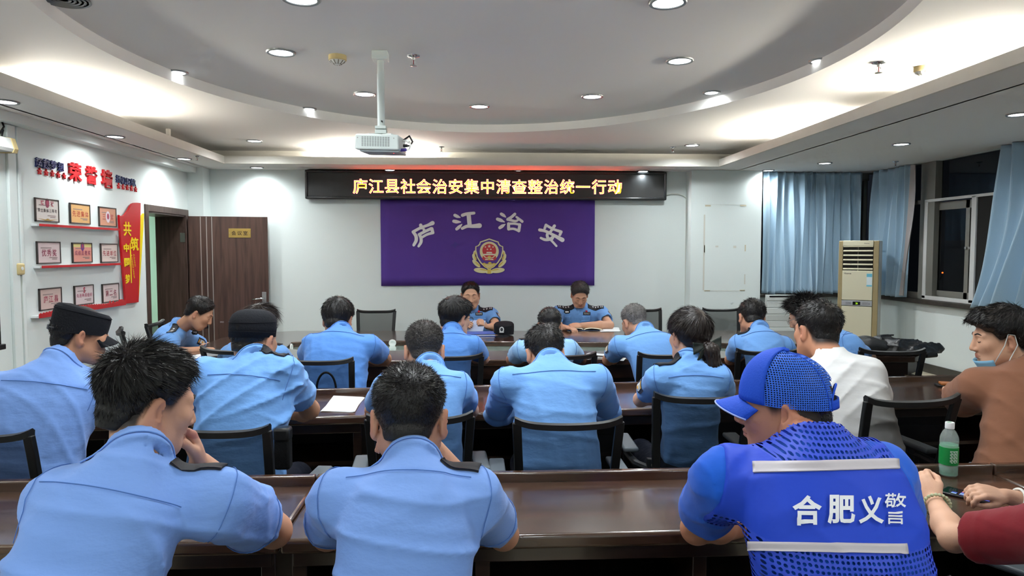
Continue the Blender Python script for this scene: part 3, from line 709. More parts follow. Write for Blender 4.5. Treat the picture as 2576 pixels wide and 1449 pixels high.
flat('wave', [[(560, 960), (640, 930), (690, 965), (770, 965), (770, 920), (830, 905), (870, 925), (880, 965), (950, 940), (1050, 965), (960, 1060), (800, 1150), (640, 1060)]], G1, 0.004)
for k in range(4): flat('wave_crest', [stroke_poly([(610 + 40 * k, 1000 + 22 * k), (760, 1010 + 30 * k), (990 - 35 * k, 985 + 28 * k)], [6, 12, 6])], GW, 0.0044)
flat('ring', [ellipse_poly(800, 560, 315, 325, 0, 48)], G2, 0.0044)
flat('ring_gap', [[(1600 - 1010, 760), (1010, 760), (1010, 900), (590, 900)]], MATS['shield_purple'], 0.0046)
flat('ribbon', [[(585, 720), (650, 640), (950, 640), (1015, 720), (1040, 810), (950, 865), (650, 865), (565, 810)]], GR, 0.005)
flat('red_disc', [ellipse_poly(800, 530, 228, 225, 0, 40)], GR, 0.0052)
for cx, cy, r, ro in ((800, 390, 62, 0), (672, 412, 36, .3), (925, 412, 36, -.3), (740, 490, 36, .2), (852, 490, 36, -.2)): flat('star', [star_poly(cx, cy, r, ro)], GW, 0.0056)
flat('gate', [[(700, 625), (715, 575), (880, 575), (905, 625)], [(600, 640), (1000, 640), (970, 685), (630, 685)]], GW, 0.0057)
flat('gear', [ellipse_poly(800, 745, 60, 40)], G1, 0.0057)
for s_ in (0, 1):
    q = stroke_poly([(615, 700), (690, 765), (800, 780)], [34, 30, 22]); flat('garland', [mirror(q) if s_ else q], G2, 0.006)
    q = [(665, 805), (800, 815), (800, 840), (665, 845)]; flat('knot', [mirror(q) if s_ else q], GW, 0.0062)
flat('knot_centre', [ellipse_poly(800, 820, 42, 28)], G1, 0.0064)

# ------------------------------------------------------------------ characters and stars on the left wall
XW = XL
def lw(px, py, lift=0.0): return onx(px, py, XW + lift)
def lglyph(par, ch, cx, cy, wpx, hpx, m, ext, off=0.035, nm='character'):
    c = lw(cx, cy, ext); a = lw(cx - wpx / 2, cy, ext); b = lw(cx + wpx / 2, cy, ext); t = lw(cx, cy - hpx / 2, ext); u = lw(cx, cy + hpx / 2, ext)
    wy_, hz = abs(b.y - a.y), abs(t.z - u.z)
    me = text_mesh(ch, 1.0, off, 0.0); co = np.zeros(len(me.vertices) * 3); me.vertices.foreach_get('co', co); co = co.reshape(-1, 3)
    ext0 = co.max(0) - co.min(0); bpy.data.meshes.remove(me)
    return glyph(nm, ch, m, par, on_left((XW + ext / 2, c.y, c.z)), hz / ext0[1], off, ext / 2, sx=(wy_ / ext0[0]) / (hz / ext0[1]))
M_PINK = mat('red_acrylic_pale', '#c62a36', 0.3, spec=0.7)
t1 = empty('wall_lettering', lw(126, 425), 0, 'row of four raised navy characters over the certificates, end away from the door', 'lettering'); t1.location = (0, 0, 0)
for ch, x, y, w, h in (('超', 99, 409, 16, 25), ('越', 118, 413, 17, 25), ('梦', 136, 416, 16, 23), ('想', 154, 420, 15, 22)): lglyph(t1, ch, x, y, w, h, M_NAVY, 0.012, 0.02)
t2 = empty('wall_lettering', (0, 0, 0), 0, 'three large raised red characters on the certificates wall', 'lettering')
for ch, x, y, w, h in (('荣', 191, 433, 32, 46), ('誉', 232, 441, 28, 46), ('墙', 271, 450, 26, 45)): lglyph(t2, ch, x, y, w, h, M_RED, 0.016, 0.03)
t3 = empty('wall_lettering', (0, 0, 0), 0, 'row of four small raised navy characters on the certificates wall, end nearer the door', 'lettering')
for ch, x, y, w, h in (('扬', 299, 450, 11, 19), ('帆', 311, 454, 11, 19), ('起', 323, 457, 11, 18), ('航', 336, 459, 12, 18)): lglyph(t3, ch, x, y, w, h, M_NAVY, 0.012, 0.015)
def stars(pts, r, label):
    e = empty('wall_stars', (0, 0, 0), 0, label, 'stars')
    for x, y in pts:
        c = lw(x, y, 0.0)
        MB().prism([(c.y - p[0], c.z - p[1]) for p in star_poly(0, 0, r)], XW, XW + 0.012, 'yz').build('star', M_RED, e, bev=0.0)
stars([(97.5, 431), (114, 434.5), (129.5, 437), (144.5, 440), (159, 443)], 0.026, 'row of five raised red stars under the navy characters farthest from the door')
stars([(297, 468), (308, 470), (318.5, 472), (329, 474), (339.5, 476.5)], 0.028, 'row of five raised red stars under the small navy characters nearer the door')

# ------------------------------------------------------------------ certificates on picture ledges
CERT = [
 (92.5, 151.5, 122, 500, 558.5, '#ded8d2', '#2f2a2b', '荣立集体三等功', '#8a4058', 'certificate with a purple emblem and dark characters, top row, farthest from the door', 1),
 (180, 230, 205, 512.5, 563.5, '#dcae72', '#b0452f', '先进集体', None, 'gold certificate in the middle of the top row', 0),
 (252.5, 295.5, 274, 521.5, 570, '#d69c80', '#b04a4a', '三等奖', '#e9dbe4', 'salmon certificate with a pale emblem, top row nearest the red board', 2),
 (97, 156, 127, 607.5, 663.5, '#d9c6c6', '#8c2a48', '优秀奖', None, 'pale pink certificate in the second row, farthest from the door', 0),
 (186, 235, 210, 610.5, 661, '#e0998a', '#93345a', '成绩显著奖', '#6e3f87', 'salmon certificate with a yellow top band in the second row', 3),
 (257, 299.5, 278, 612.5, 660.5, '#ddccc4', '#a03a44', '先进单位', None, 'cream certificate in the second row nearest the red board', 0),
 (103, 159, 131, 724, 779, '#d2b9b1', '#a0304a', '庐江县', None, 'beige certificate in the bottom row, partly behind the dark cap', 0),
 (191, 239, 215, 717, 767, '#dfd0d0', '#a8385e', '先进基层组织', None, 'certificate with a small red mark at its top, bottom row', 4),
 (261, 302.5, 282, 713, 760, '#dccbc8', '#8a2c40', '第二名', None, 'pale certificate in the bottom row nearest the red board', 0),
]
M_CF = mat('certificate_frame', '#3b3532', 0.4)
for (x0, x1, xc, y0, y1, pc, ic, txt, ec, lab, st_) in CERT:
    a, b = lw(x0, (y0 + y1) / 2, 0.02), lw(x1, (y0 + y1) / 2, 0.02)
    t, u = lw(xc, y0, 0.02), lw(xc, y1, 0.02)
    yc, zc, hw, hh = (a.y + b.y) / 2, (t.z + u.z) / 2, (b.y - a.y) / 2, (t.z - u.z) / 2
    e = empty('framed_certificate', (XW, yc, zc - hh), 0, lab, 'certificate', 'framed certificates on the honour wall')
    fw = 0.009
    for q in ((-hw, hw, 0, fw), (-hw, hw, 2 * hh - fw, 2 * hh), (-hw, -hw + fw, 0, 2 * hh), (hw - fw, hw, 0, 2 * hh)):
        MB().box(0.0, 0.014, q[0], q[1], q[2], q[3]).build('frame_bar', M_CF, e, bev=0.002)
    sheet = MB().box(0.002, 0.010, -hw + fw * .6, hw - fw * .6, fw * .6, 2 * hh - fw * .6).build('sheet', mat('sheet_' + pc, pc, 0.35, var=(6, 0.05)), e)
    mi = mat('ink_' + ic, ic, 0.5)
    n = len(txt); cw = min(0.055, 2 * hw * 0.72 / n)
    for i, ch in enumerate(txt):
        glyph('character', ch, mi, sheet, on_left((0.0108, (i - (n - 1) / 2) * cw * 1.15, hh * 0.98)), cw, 0.01)
    MG = mat('print_grey', '#8f7f7c', 0.6)
    for (yy, zz, w_) in ((-hw * .25, hh * 1.42, hw * .9), (hw * .35, hh * 0.55, hw * .7), (hw * .45, hh * 0.42, hw * .45)):
        MB().box(0.0101, 0.0106, yy - w_ / 2, yy + w_ / 2, zz - 0.003, zz + 0.003).build('print_line', MG, sheet)
    if ec:
        zc_ = hh * (1.62 if st_ in (1, 3) else 1.0); r = 0.03 if st_ in (1, 3) else 0.042
        MB().prism(ellipse_poly(0, zc_, r * .8, r * 1.15), 0.0103, 0.0112, 'yz').build('seal', mat('seal_' + ec, ec, 0.5), sheet)
        MB().prism(ellipse_poly(0, zc_ + .004, r * .42, r * .6), 0.011, 0.0118, 'yz').build('seal_core', mat('seal_core', '#a5445a', 0.5), sheet)
    if st_ == 1:
        MB().prism([(-hw * .85, hh * .28), (-hw * .2, hh * .2), (0, hh * .3), (hw * .2, hh * .2), (hw * .85, hh * .28), (hw * .2, hh * .1), (0, hh * .06), (-hw * .2, hh * .1)], 0.0102, 0.0108, 'yz').build('ribbon_print', mat('ribbon_gold', '#a98848', 0.5), sheet)
        for i, ch in enumerate('奖状'): glyph('character', ch, mat('ink_rose', '#b35a68', 0.5), sheet, on_left((0.0108, (-1 if i == 0 else 1) * hw * .42, hh * 1.6)), 0.042, 0.02)
    if st_ == 3: MB().box(0.0100, 0.0102, -hw + fw, hw - fw, hh * 1.55, 2 * hh - fw).build('top_band', mat('band_yellow', '#dfd58c', 0.5), sheet)
    if st_ == 4: glyph('mark', 'S', mat('ink_mark', '#b02040', 0.5), sheet, on_left((0.0108, 0, hh * 1.5)), 0.06, 0.03)
def ledge(x0, ya, x1, yb2, lab, jag=False):
    a, b = lw(x0, ya, 0.05), lw(x1, yb2, 0.05); zc = (a.z + b.z) / 2
    e = empty('picture_ledge', (XW, a.y, zc), 0, lab, 'shelf', 'red picture ledges'); L = b.y - a.y
    MB().box(0, 0.045, 0.0, L, -0.009, 0.006).build('board', mat('ledge_white', '#dfe3e4', 0.5), e, bev=0.001)
    if not jag: MB().box(0.045, 0.05, 0.02, L, -0.009, 0.009).build('red_edge', M_RED, e, bev=0.001)
    else:
        rng = random.Random(4); poly = [(0.02, -0.012), (L, -0.012)]; top = []
        n = 70
        for i in range(n + 1):
            t = i / n
            h = 0.012 + 0.022 * (sin(3 * t + .4) ** 2 if t < .75 else 0.35) + (0.008 if i % 2 else 0)
            if .78 < t < .8 or .82 < t < .84: h += 0.018
            if t > .86: h = 0.03 + (0.012 if .9 < t < .96 else 0)
            top.append((0.02 + (L - 0.02) * t, h))
        MB().prism(poly + top[::-1], 0.045, 0.05, 'yz').build('skyline_edge', M_RED, e)
ledge(96, 565, 302, 578, 'red picture ledge under the top row of certificates')
ledge(102, 670, 306, 665.5, 'red picture ledge under the second row of certificates')
ledge(95, 797, 317, 764, 'red skyline-shaped ledge under the bottom row of certificates', True)
# ------------------------------------------------------------------ red board by the door
rb = empty('slogan_board', (0, 0, 0), 0, 'tall red slogan board with yellow characters beside the doorway', 'board')
def lpoly(pts, lift): return [(lw(x, y, lift).y, lw(x, y, lift).z) for x, y in pts]
MB().prism(lpoly([(300.5, 541), (304, 544), (309, 543.5), (314, 541), (319, 535), (324, 528), (329, 518), (333, 513), (338, 510.5), (345, 510), (354, 511), (351.5, 640), (349, 760), (317.5, 764), (309, 660)], 0.03), XW + 0.012, XW + 0.03, 'yz').build('red_panel', M_RED, rb)
MB().prism(lpoly([(354, 549), (363, 537), (361, 580), (354, 690), (349.5, 758), (347, 758), (350, 640)], 0.018), XW, XW + 0.016, 'yz').build('yellow_panel', M_YEL, rb)
MB().prism(lpoly([(299, 540), (301.5, 541), (318, 764), (316, 764.5)], 0.012), XW, XW + 0.012, 'yz').build('white_edge', mat('ledge_white', '#dfe3e4'), rb)
XW = XL + 0.030
for ch, x, y, w, h, off in (('共', 321, 576, 19, 36, 0.02), ('筑', 339, 614, 20, 34, 0.02), ('中', 318.5, 623.5, 13, 21, 0.035), ('国', 320, 660, 13, 22, 0.035), ('梦', 322, 702, 12, 23, 0.035)): lglyph(rb, ch, x, y, w, h, M_YEL, 0.004, off)
MB().prism(lpoly([(327, 612), (329, 612), (332, 711.5), (330, 712)], 0.003), XW, XW + 0.003, 'yz').build('yellow_rule', M_YEL, rb)
for txt, x, y, sz in (('BUILDING', 338.5, 655, 0.026), ('A CHINESE DREAM', 334.5, 670, 0.026)):
    c = lw(x, y, 0.002)
    glyph('caption', txt, M_YEL, rb, frame((XW + 0.002, c.y, c.z), (0, 0.18, -0.98), (0, 1, 0.0), (1, 0, 0)), sz, 0.01, sy=1.2)
XW = XL
# ------------------------------------------------------------------ projection screen, trunking, switch box at the near end of the left wall
ps = empty('projection_screen', (XL, 4.9, 2.2), 0, 'projection screen in a white case with cream end cap, cut by the photo edge', 'screen')
a, b = onx(36, 345, XL + .10), onx(36, 384, XL + .10)
yE = a.y
def R(mb, *k, **kw): return mb.xf(Matrix.Translation((-XL, -4.9, -2.2))).build(*k, **kw)
zc1, zc0 = a.z, b.z
R(MB().prism([(XL + 0.02, zc1), (XL + 0.10, zc1 - .015), (XL + 0.12, zc0 + .02), (XL + 0.11, zc0), (XL + 0.02, zc0)], 1.6, yE - .04, 'xz'), 'case', M_WHITEP, ps)
R(MB().prism([(XL + 0.015, zc1 + .004), (XL + 0.105, zc1 - .012), (XL + 0.125, zc0 + .02), (XL + 0.115, zc0 - .005), (XL + 0.015, zc0 - .005)], yE - .04, yE, 'xz'), 'end_cap', M_BEIGE, ps)
c = onx(12, 878, XL + .07); d_ = onx(4, 760, XL + .07)
R(MB().box(XL + .065, XL + .068, 1.7, c.y - .03, c.z + .03, zc0), 'fabric', mat('screen_fabric', '#e4e6e8', 0.8), ps)
R(MB().box(XL + .067, XL + .0685, c.y - .10, c.y - .03, c.z + .03, zc0), 'black_border', mat('screen_black', '#0c0c0e', 0.8), ps)
R(MB().box(XL + .066, XL + .069, 1.7, c.y - .03, c.z + .03, c.z + .12), 'black_border', MATS['screen_black'], ps)
R(MB().box(XL + .055, XL + .08, 1.66, c.y, c.z, c.z + .035), 'weight_bar', M_BLK, ps, bev=.004)
R(MB().tube([(XL + .06, yE - .06, zc1), (XL + .05, yE - .03, zc1 + .04), (XL + .02, yE - .02, zc1 + .02), (XL + .03, yE + .01, zc1 + .07), (XL + .01, yE + .02, zc1 + .11)], 0.006, 6), 'hook_cable', M_BLK, ps, smooth=True)
for i, (px, lab) in enumerate(((27, 'wide white cable trunking running down the wall by the screen'), (45, 'narrow white cable trunking beside the cream switch box'))):
    y = onx(px, 500, XL).y
    tag(MB().box(XL, XL + 0.02, y - (.04 if i == 0 else .015), y + (.04 if i == 0 else .015), 0.1, 2.42).build('cable_trunking', M_WALL, bev=0.003), lab, 'trunking')
p = onx(43, 677, XL)
sw = empty('switch_box', p, 0, 'small cream plastic switch box on the wall by the screen', 'switch')
MB().box(0, 0.035, -0.035, 0.035, -0.04, 0.04).build('box', M_BEIGE, sw, bev=0.012, seg=3)
MB().lathe([(0.0, 0.004), (0.012, 0.003), (0.013, 0.0)], 16, (0.035, 0, 0.004), 'x').build('button', M_WHITEP, sw, smooth='a')
MB().tube([(0.012, 0, -0.04), (0.01, 0.004, -0.3), (0.006, -0.006, -0.6)], 0.004, 6).build('cord', M_BEIGE, sw, smooth=True)
# ------------------------------------------------------------------ leftover tape on the column
tp = empty('tape_marks', (0, 0, 0), 0, 'faint rectangle of leftover tape on the white column', 'tape')
M_TAPE = mat('old_tape', '#d3cbb2', 0.6); M_TAPE2 = mat('old_tape_pale', '#dcdcd2', 0.6)
def tape(x0, y0, x1, y1, m=M_TAPE):
    a, b = ony(x0, y0, 7.8), ony(x1, y1, 7.8); MB().box(a.x, b.x, 7.7985, 7.8005, b.z, a.z).build('tape_strip', m, tp)
for q in ((1774, 515.5, 1788, 519.5), (1862, 515.5, 1877, 519), (1771, 730, 1786, 733), (1861, 729, 1874, 732), (1771, 617, 1773.5, 635), (1873.5, 616, 1876, 632)): tape(*q)
for q in ((1772, 514.5, 1876, 515.3), (1770.5, 540, 1771.4, 730), (1872.5, 690, 1874.5, 715), (1800, 618, 1807, 622), (1845, 618, 1852, 624), (1774, 731, 1872, 731.8)): tape(*q, M_TAPE2)
# ------------------------------------------------------------------ projector on its pole
pt = onz(957, 131, Z2)
pj = empty('projector', (pt.x, pt.y, Z2), 0, 'white projector hanging from the oval ceiling on a white pole', 'projector')
M_PJ = mat('projector_white', '#dfe8e4', 0.4)
mb = MB().box(-0.045, 0.045, -0.045, 0.045, -0.05, 0.0)
mb.build('ceiling_plate', M_PJ, pj, bev=0.004)
zb_ = ony(957, 318, pt.y).z - Z2
MB().tube([(0, 0, -0.045), (0, 0, zb_)], 0.0195, 16).build('pole', M_PJ, pj, smooth='a')
MB().tube([(0.0, 0, zb_ + .30), (0, 0, zb_ - .005)], 0.0215, 16).build('pole_sleeve', M_PJ, pj, smooth='a')
for sx in (-1, 1): MB().tube([(0.008, -0.03, zb_ + .025), (0.008, -0.015, zb_ + .025)], 0.005, 8).build('set_screw', M_STEEL, pj)
MB().box(-0.032, 0.032, -0.03, 0.03, zb_ - .018, zb_).box(-0.033, 0.033, -0.03, 0.03, zb_ - .045, zb_ - .022).build('tilt_block', M_PJ, pj, bev=0.003)
for a_ in (40, 140, 220, 320):
    MB().bar((0, 0, zb_ - .045), (0.09 * cos(radians(a_)), 0.09 * sin(radians(a_)), zb_ - .055), 0.018, 0.008).build('mount_arm', M_PJ, pj)
bd = empty('projector_body', (0.0, 0.0, zb_ - .058)); bd.parent = pj; bd.rotation_euler = (radians(3), radians(1.5), radians(-4))
pw, pd, ph = 0.128, 0.13, 0.088
MB().hexa([(-pw, -pd, -ph), (pw, -pd, -ph), (pw, pd, -ph), (-pw, pd, -ph), (-pw + .006, -pd, 0), (pw - .006, -pd, 0), (pw - .01, pd, 0), (-pw + .01, pd, 0)]).build('shell', M_PJ, bd, bev=0.010, seg=3)
MB().box(-pw + .03, pw - .002, -pd + .012, pd - .004, -ph - .012, -ph + .002).build('underside', mat('projector_grey', '#9aa3a5', 0.5), bd, bev=0.004)
M_GR = mat('vent_dark', '#8a8f90', 0.6)
for k in range(11):
    for j in range(9):
        x = -0.085 + k * 0.0148; z = -0.019 - j * 0.0062
        if j == 0 and k == 0: o = MB().box(0, 0.0105, -pd - .0012, -pd + .001, 0, 0.0034).build('vent_slot', M_GR, bd); vme = o.data
        else: o = bpy.data.objects.new('vent_slot', vme); COL.objects.link(o); o.parent = bd
        o.location = (x, 0, z)
for x in (-0.108, 0.098): MB().lathe([(0.0035, -pd - .001), (0.0035, -pd + .002)], 10, (x, 0, -0.022), 'y').build('screw', M_STEEL, bd)
MB().lathe([(0.0, -ph - .0125), (0.004, -ph - .0125)], 10, (0.085, -0.06, 0)).build('status_light', mat('status_red', '#ff2010', 0.5, emit='#ff2a18', estr=6.0), bd)
MB().tube([(pw, 0.0, -.02), (pw + .04, -.02, .004), (pw + .062, -.04, -.03), (pw + .05, -.05, -.055), (pw + .03, -.05, -.055)], 0.0055, 8).build('power_cable', M_BLK, bd, smooth=True)
MB().tube([(pw, -.02, -.024), (pw + .035, -.04, -.022), (pw + .055, -.06, -.05), (pw + .045, -.06, -.078), (pw + .03, -.06, -.08)], 0.005, 8).build('video_cable', M_WHITEP, bd, smooth=True)
MB().tube([(pw + .01, -.05, -.055), (pw + .035, -.05, -.055)], 0.009, 10).build('power_plug', M_BLK, bd, smooth='a')
MB().tube([(pw - .005, -.06, -.081), (pw + .032, -.06, -.079)], 0.009, 10).build('video_plug', mat('plug_violet', '#4a3a96', 0.5), bd, smooth='a')
MB().tube([(pw + .028, -.035, -.024), (pw + .045, -.05, -.036)], 0.0085, 10).build('ferrite_bead', M_WHITEP, bd, smooth='a')
# ------------------------------------------------------------------ desks
def desk(name, label, x0, x1, D, org, rz, dividers):
    e = empty(name, org, rz, label, 'desk', 'long lacquered desks')
    MB().box(x0 + .002, x1 - .002, 0.0, D, 0.705, 0.75).build('desktop', M_LACQ, e, bev=0.012, seg=3)
    MB().box(x0 + .002, x1 - .002, D - 0.028, D + .004, 0.735, 0.785).build('back_ledge', M_LACQ, e, bev=0.007, seg=3)
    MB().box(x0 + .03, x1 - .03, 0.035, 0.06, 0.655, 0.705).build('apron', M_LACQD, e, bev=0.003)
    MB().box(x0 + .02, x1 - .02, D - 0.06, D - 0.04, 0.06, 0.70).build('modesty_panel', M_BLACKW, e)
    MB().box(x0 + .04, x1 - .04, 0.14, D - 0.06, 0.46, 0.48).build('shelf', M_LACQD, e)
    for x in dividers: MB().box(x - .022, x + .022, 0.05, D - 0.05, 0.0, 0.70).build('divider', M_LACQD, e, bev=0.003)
    return e
desk('front_desk', 'long dark lacquered desk in the nearest row, middle section', -0.565, 1.925, 0.49, (0, 1.985, 0), 0, (-0.52, 0.02, 0.68, 1.88))
desk('front_desk', 'long dark lacquered desk in the nearest row, section by the certificates wall', -3.05, -0.565, 0.49, (0, 1.985, 0), 0, (-3.0, -1.8, -0.61))
desk('front_desk', 'long dark lacquered desk in the nearest row, section with the water bottle', 1.925, 4.35, 0.49, (0, 1.985, 0), 0, (1.97, 3.1, 4.3))
R2 = radians(3.3)
desk('middle_desk', 'long dark lacquered desk in the second row, middle section', -0.55, 1.94, 0.56, (0, 3.525, 0), R2, (-0.5, 0.25, 1.0, 1.9))
desk('middle_desk', 'long dark lacquered desk in the second row, section by the certificates wall', -3.0, -0.55, 0.56, (0, 3.525, 0), R2, (-2.95, -1.8, -0.6))
desk('middle_desk', 'long dark lacquered desk in the second row, window-side section', 1.94, 4.2, 0.56, (0, 3.525, 0), R2, (1.99, 3.0, 4.15))
# ------------------------------------------------------------------ conference table: ring-shaped top round a sunken glass centre
ct = empty('conference_table', (0.6, 6.2, 0), 0, 'big dark lacquered conference table with a sunken glass centre', 'table')
outer = [(-1.95, 5.25), (3.45, 5.25), (3.62, 5.40), (3.62, 6.85), (3.45, 7.00), (-1.85, 7.28), (-2.25, 7.10), (-2.42, 6.75), (-2.38, 5.70), (-2.2, 5.36)]
inner = [(-1.42, 5.84), (2.85, 5.56), (3.05, 5.68), (3.05, 5.92), (2.85, 6.03), (-1.45, 6.50), (-1.66, 6.36), (-1.62, 5.98)]
def ring(outer, inner, z0, z1):
    """two prisms of quads between the two outlines, resampled by angle"""
    c = np.array((0.6, 6.1)); mb = MB(); n = 96
    def hit(poly, a):
        d = np.array((cos(a), sin(a))); best = None
        for i in range(len(poly)):
            p, q = np.array(poly[i]) - c, np.array(poly[(i + 1) % len(poly)]) - c; e = q - p
            den = d[0] * e[1] - d[1] * e[0]
            if abs(den) < 1e-9: continue
            t = (p[0] * e[1] - p[1] * e[0]) / den; s_ = (p[0] * d[1] - p[1] * d[0]) / den
            if t > 0 and -1e-6 <= s_ <= 1 + 1e-6 and (best is None or t > best): best = t
        return c + d * best
    angs = sorted([atan2(p[1] - c[1], p[0] - c[0]) for p in outer + inner] + list(np.linspace(-pi, pi, n, endpoint=False)))
    k = len(angs); vs = []
    for a in angs:
        o, i_ = hit(outer, a), hit(inner, a)
        vs += [(*o, z0), (*o, z1), (*i_, z0), (*i_, z1)]
    fs = []
    for i in range(k):
        j = (i + 1) % k; A, B = 4 * i, 4 * j
        fs += [(A, B, B + 1, A + 1), (A + 1, B + 1, B + 3, A + 3), (A + 3, B + 3, B + 2, A + 2), (A + 2, B + 2, B, A)]
    return mb.add(vs, fs)
def T(mb): return mb.xf(Matrix.Translation((-0.6, -6.2, 0)))
T(ring(outer, inner, 0.70, 0.75)).build('tabletop', M_LACQ, ct, bev=0.008)
def shrink(poly, d, c=(0.6, 6.1)): return [tuple(np.array(p) + (np.array(c) - p) / np.linalg.norm(np.array(c) - p) * d) for p in poly]
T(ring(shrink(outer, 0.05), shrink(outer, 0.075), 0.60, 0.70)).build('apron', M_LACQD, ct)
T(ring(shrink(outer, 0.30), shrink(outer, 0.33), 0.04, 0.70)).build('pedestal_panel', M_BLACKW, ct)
T(MB().prism(shrink(inner, -0.02), 0.695, 0.703)).build('glass_centre', mat('pale_green_glass', '#9db8ae', 0.08, spec=0.8, coat=1.0), ct)
for x, y in ((3.4, 5.42), (3.4, 6.8), (-2.1, 5.6), (-2.1, 6.9)): T(MB().box(x - .05, x + .05, y - .05, y + .05, 0, 0.70)).build('leg', M_LACQD, ct, bev=0.006)
for px, py in ((991, 857), (1529, 858)):
    p = onz(px, py, 0.735)
    T(MB().lathe([(0.016, 0.0), (0.016, -0.006), (0.032, -0.008), (0.034, -0.002), (0.034, 0.004)], 20, (p.x, 6.50 - (p.x + 1.45) * 0.1093 - .004, 0.728), 'y')).build('cable_grommet', M_WHITEP, ct, smooth='a')
T(MB().lathe([(0.016, 0.0), (0.016, -0.006), (0.032, -0.008), (0.034, -0.002), (0.034, 0.004)], 20, (0, 0, 0), 'x').xf(Matrix.Translation((-1.615, 6.17, 0.728)) @ Matrix.Scale(-1, 4, (1, 0, 0)))).build('cable_grommet', M_WHITEP, ct, smooth='a')
# ------------------------------------------------------------------ mesh-back office chairs
def weave():
    m = bpy.data.materials.new('chair_mesh'); m.use_nodes = True; nt = m.node_tree; b = nt.nodes['Principled BSDF']
    b.inputs['Base Color'].default_value = (*lin('#0d0f12'), 1); b.inputs['Roughness'].default_value = 0.8; b.inputs['Specular IOR Level'].default_value = 0.1
    tr = nt.nodes.new('ShaderNodeBsdfTransparent'); mx = nt.nodes.new('ShaderNodeMixShader'); mx.inputs[0].default_value = 0.70
    nt.links.new(tr.outputs[0], mx.inputs[1]); nt.links.new(b.outputs[0], mx.inputs[2])
    nt.links.new(mx.outputs[0], nt.nodes['Material Output'].inputs[0]); MATS['chair_mesh'] = m; return m
M_MESH = weave()
def make_chair():
    e = empty('office_chair', (0, 0, 0))
    def bp(u, z, off=0.0):     # point of the back surface, u -1..1
        t = (z - 0.44) / 0.48
        w = 0.172 + 0.026 * t
        y = -0.235 - 0.055 * t - 0.035 * t * t + 0.0 - 0.035 * (1 - u * u) + off
        return Vector((u * w, y, z))
    # mesh panel, lower panel
    MB().grid(lambda a, b: bp(-0.93 + 1.86 * a, 0.54 + 0.37 * b), 14, 8).build('mesh_panel', M_MESH, e, smooth=True)
    o = MB().grid(lambda a, b: bp(-0.95 + 1.9 * a, 0.44 + 0.11 * b, -0.004), 12, 4).build('lower_panel', M_BLK, e, smooth=True, solid=0.012)
    # top rail with horned ends
    us = np.linspace(-1.04, 1.04, 17)
    pts = [bp(u, 0.918 + 0.014 * abs(u) ** 6 - 0.004 * (1 - u * u), -0.004) for u in us]
    mb = MB(); n = len(pts)
    prof = [(-0.012, -0.012), (0.016, -0.016), (0.018, 0.004), (0.006, 0.014), (-0.014, 0.010)]
    vs = [tuple(p + Vector((0, a, b))) for p in pts for a, b in prof]
    k = len(prof); fs = [(i * k + j, i * k + (j + 1) % k, (i + 1) * k + (j + 1) % k, (i + 1) * k + j) for i in range(n - 1) for j in range(k)]
    fs += [tuple(range(k))[::-1], tuple((n - 1) * k + j for j in range(k))]
    MB().add(vs, fs).build('top_rail', M_BLK, e, smooth='a')
    for s in (-1, 1):
        zz = np.linspace(0.40, 0.925, 9); vs = []
        for z in zz:
            c = bp(s * 1.0, z, -0.006); w = 0.017 if z > .5 else 0.02
            vs += [c + Vector((-w, -0.012, 0)), c + Vector((w, -0.012, 0)), c + Vector((w, 0.012, 0)), c + Vector((-w, 0.012, 0))]
        fs = [(i * 4 + j, i * 4 + (j + 1) % 4, (i + 1) * 4 + (j + 1) % 4, (i + 1) * 4 + j) for i in range(8) for j in range(4)] + [(3, 2, 1, 0), (32, 33, 34, 35)]
        MB().add(vs, fs).build('back_post', M_BLK, e, bev=0.004)
        br = MB().hexa([(s * .172, -.27, .55), (s * .215, -.25, .55), (s * .215, -.25, .64), (s * .172, -.27, .64), (s * .172, -.245, .55), (s * .215, -.225, .55), (s * .215, -.225, .64), (s * .172, -.245, .64)]).build('bracket', M_BLK, e, bev=0.004)
        for z in (.575, .615): MB().lathe([(0.009, 0.0), (0.009, -0.004), (0.005, -0.005), (0.0, -0.003)], 12, (s * .193, -.262, z), 'y').build('bolt', M_STEEL, br, smooth='a')
        MB().tube([(s * .205, -.235, .59), (s * .25, -.19, .60), (s * .262, -.06, .60), (s * .262, .03, .60)], [0.018, 0.017, 0.016, 0.014], 8).build('arm_bar', M_BLK, e, smooth='a')
        MB().hexa([(s * .248, -.02, .42), (s * .276, -.02, .42), (s * .276, .03, .42), (s * .248, .03, .42), (s * .248, -.04, .63), (s * .276, -.04, .63), (s * .276, .01, .63), (s * .248, .01, .63)]).build('arm_post', M_BLK, e, bev=0.004)
        MB().box(s * .262 - .034, s * .262 + .034, -.135, .125, .632, .655).build('arm_pad', M_GREYP, e, bev=0.009, seg=3)
        MB().tube([(s * .262, .0, .44), (s * .2, -.02, .415), (s * .08, -.02, .41)], 0.014, 8).build('arm_foot', M_BLK, e, smooth='a')
    def seat(u, v):
        x = (u - .5) * 2; y = (v - .5) * 2
        r = (abs(x) ** 5 + abs(y) ** 5) ** .2
        return (x * .232, -.01 + y * .228, 0.462 - 0.02 * max(0, y - .5) + 0.012 * (1 - r) - 0.02 * max(0, r - .9))
    MB().grid(seat, 14, 14).build('seat', M_BLK2, e, smooth=True, solid=0.05)
    MB().box(-.16, .16, -.2, .16, .385, .41).build('seat_pan', M_BLK, e, bev=0.008)
    MB().tube([(0, -.24, .5), (0, -.22, .40), (0, -.1, .385)], 0.022, 8).build('back_spine', M_BLK, e, smooth='a')
    MB().lathe([(0.028, .10), (0.028, .25), (0.018, .25), (0.018, .39)], 14).build('gas_column', M_CHROME, e, smooth='a')
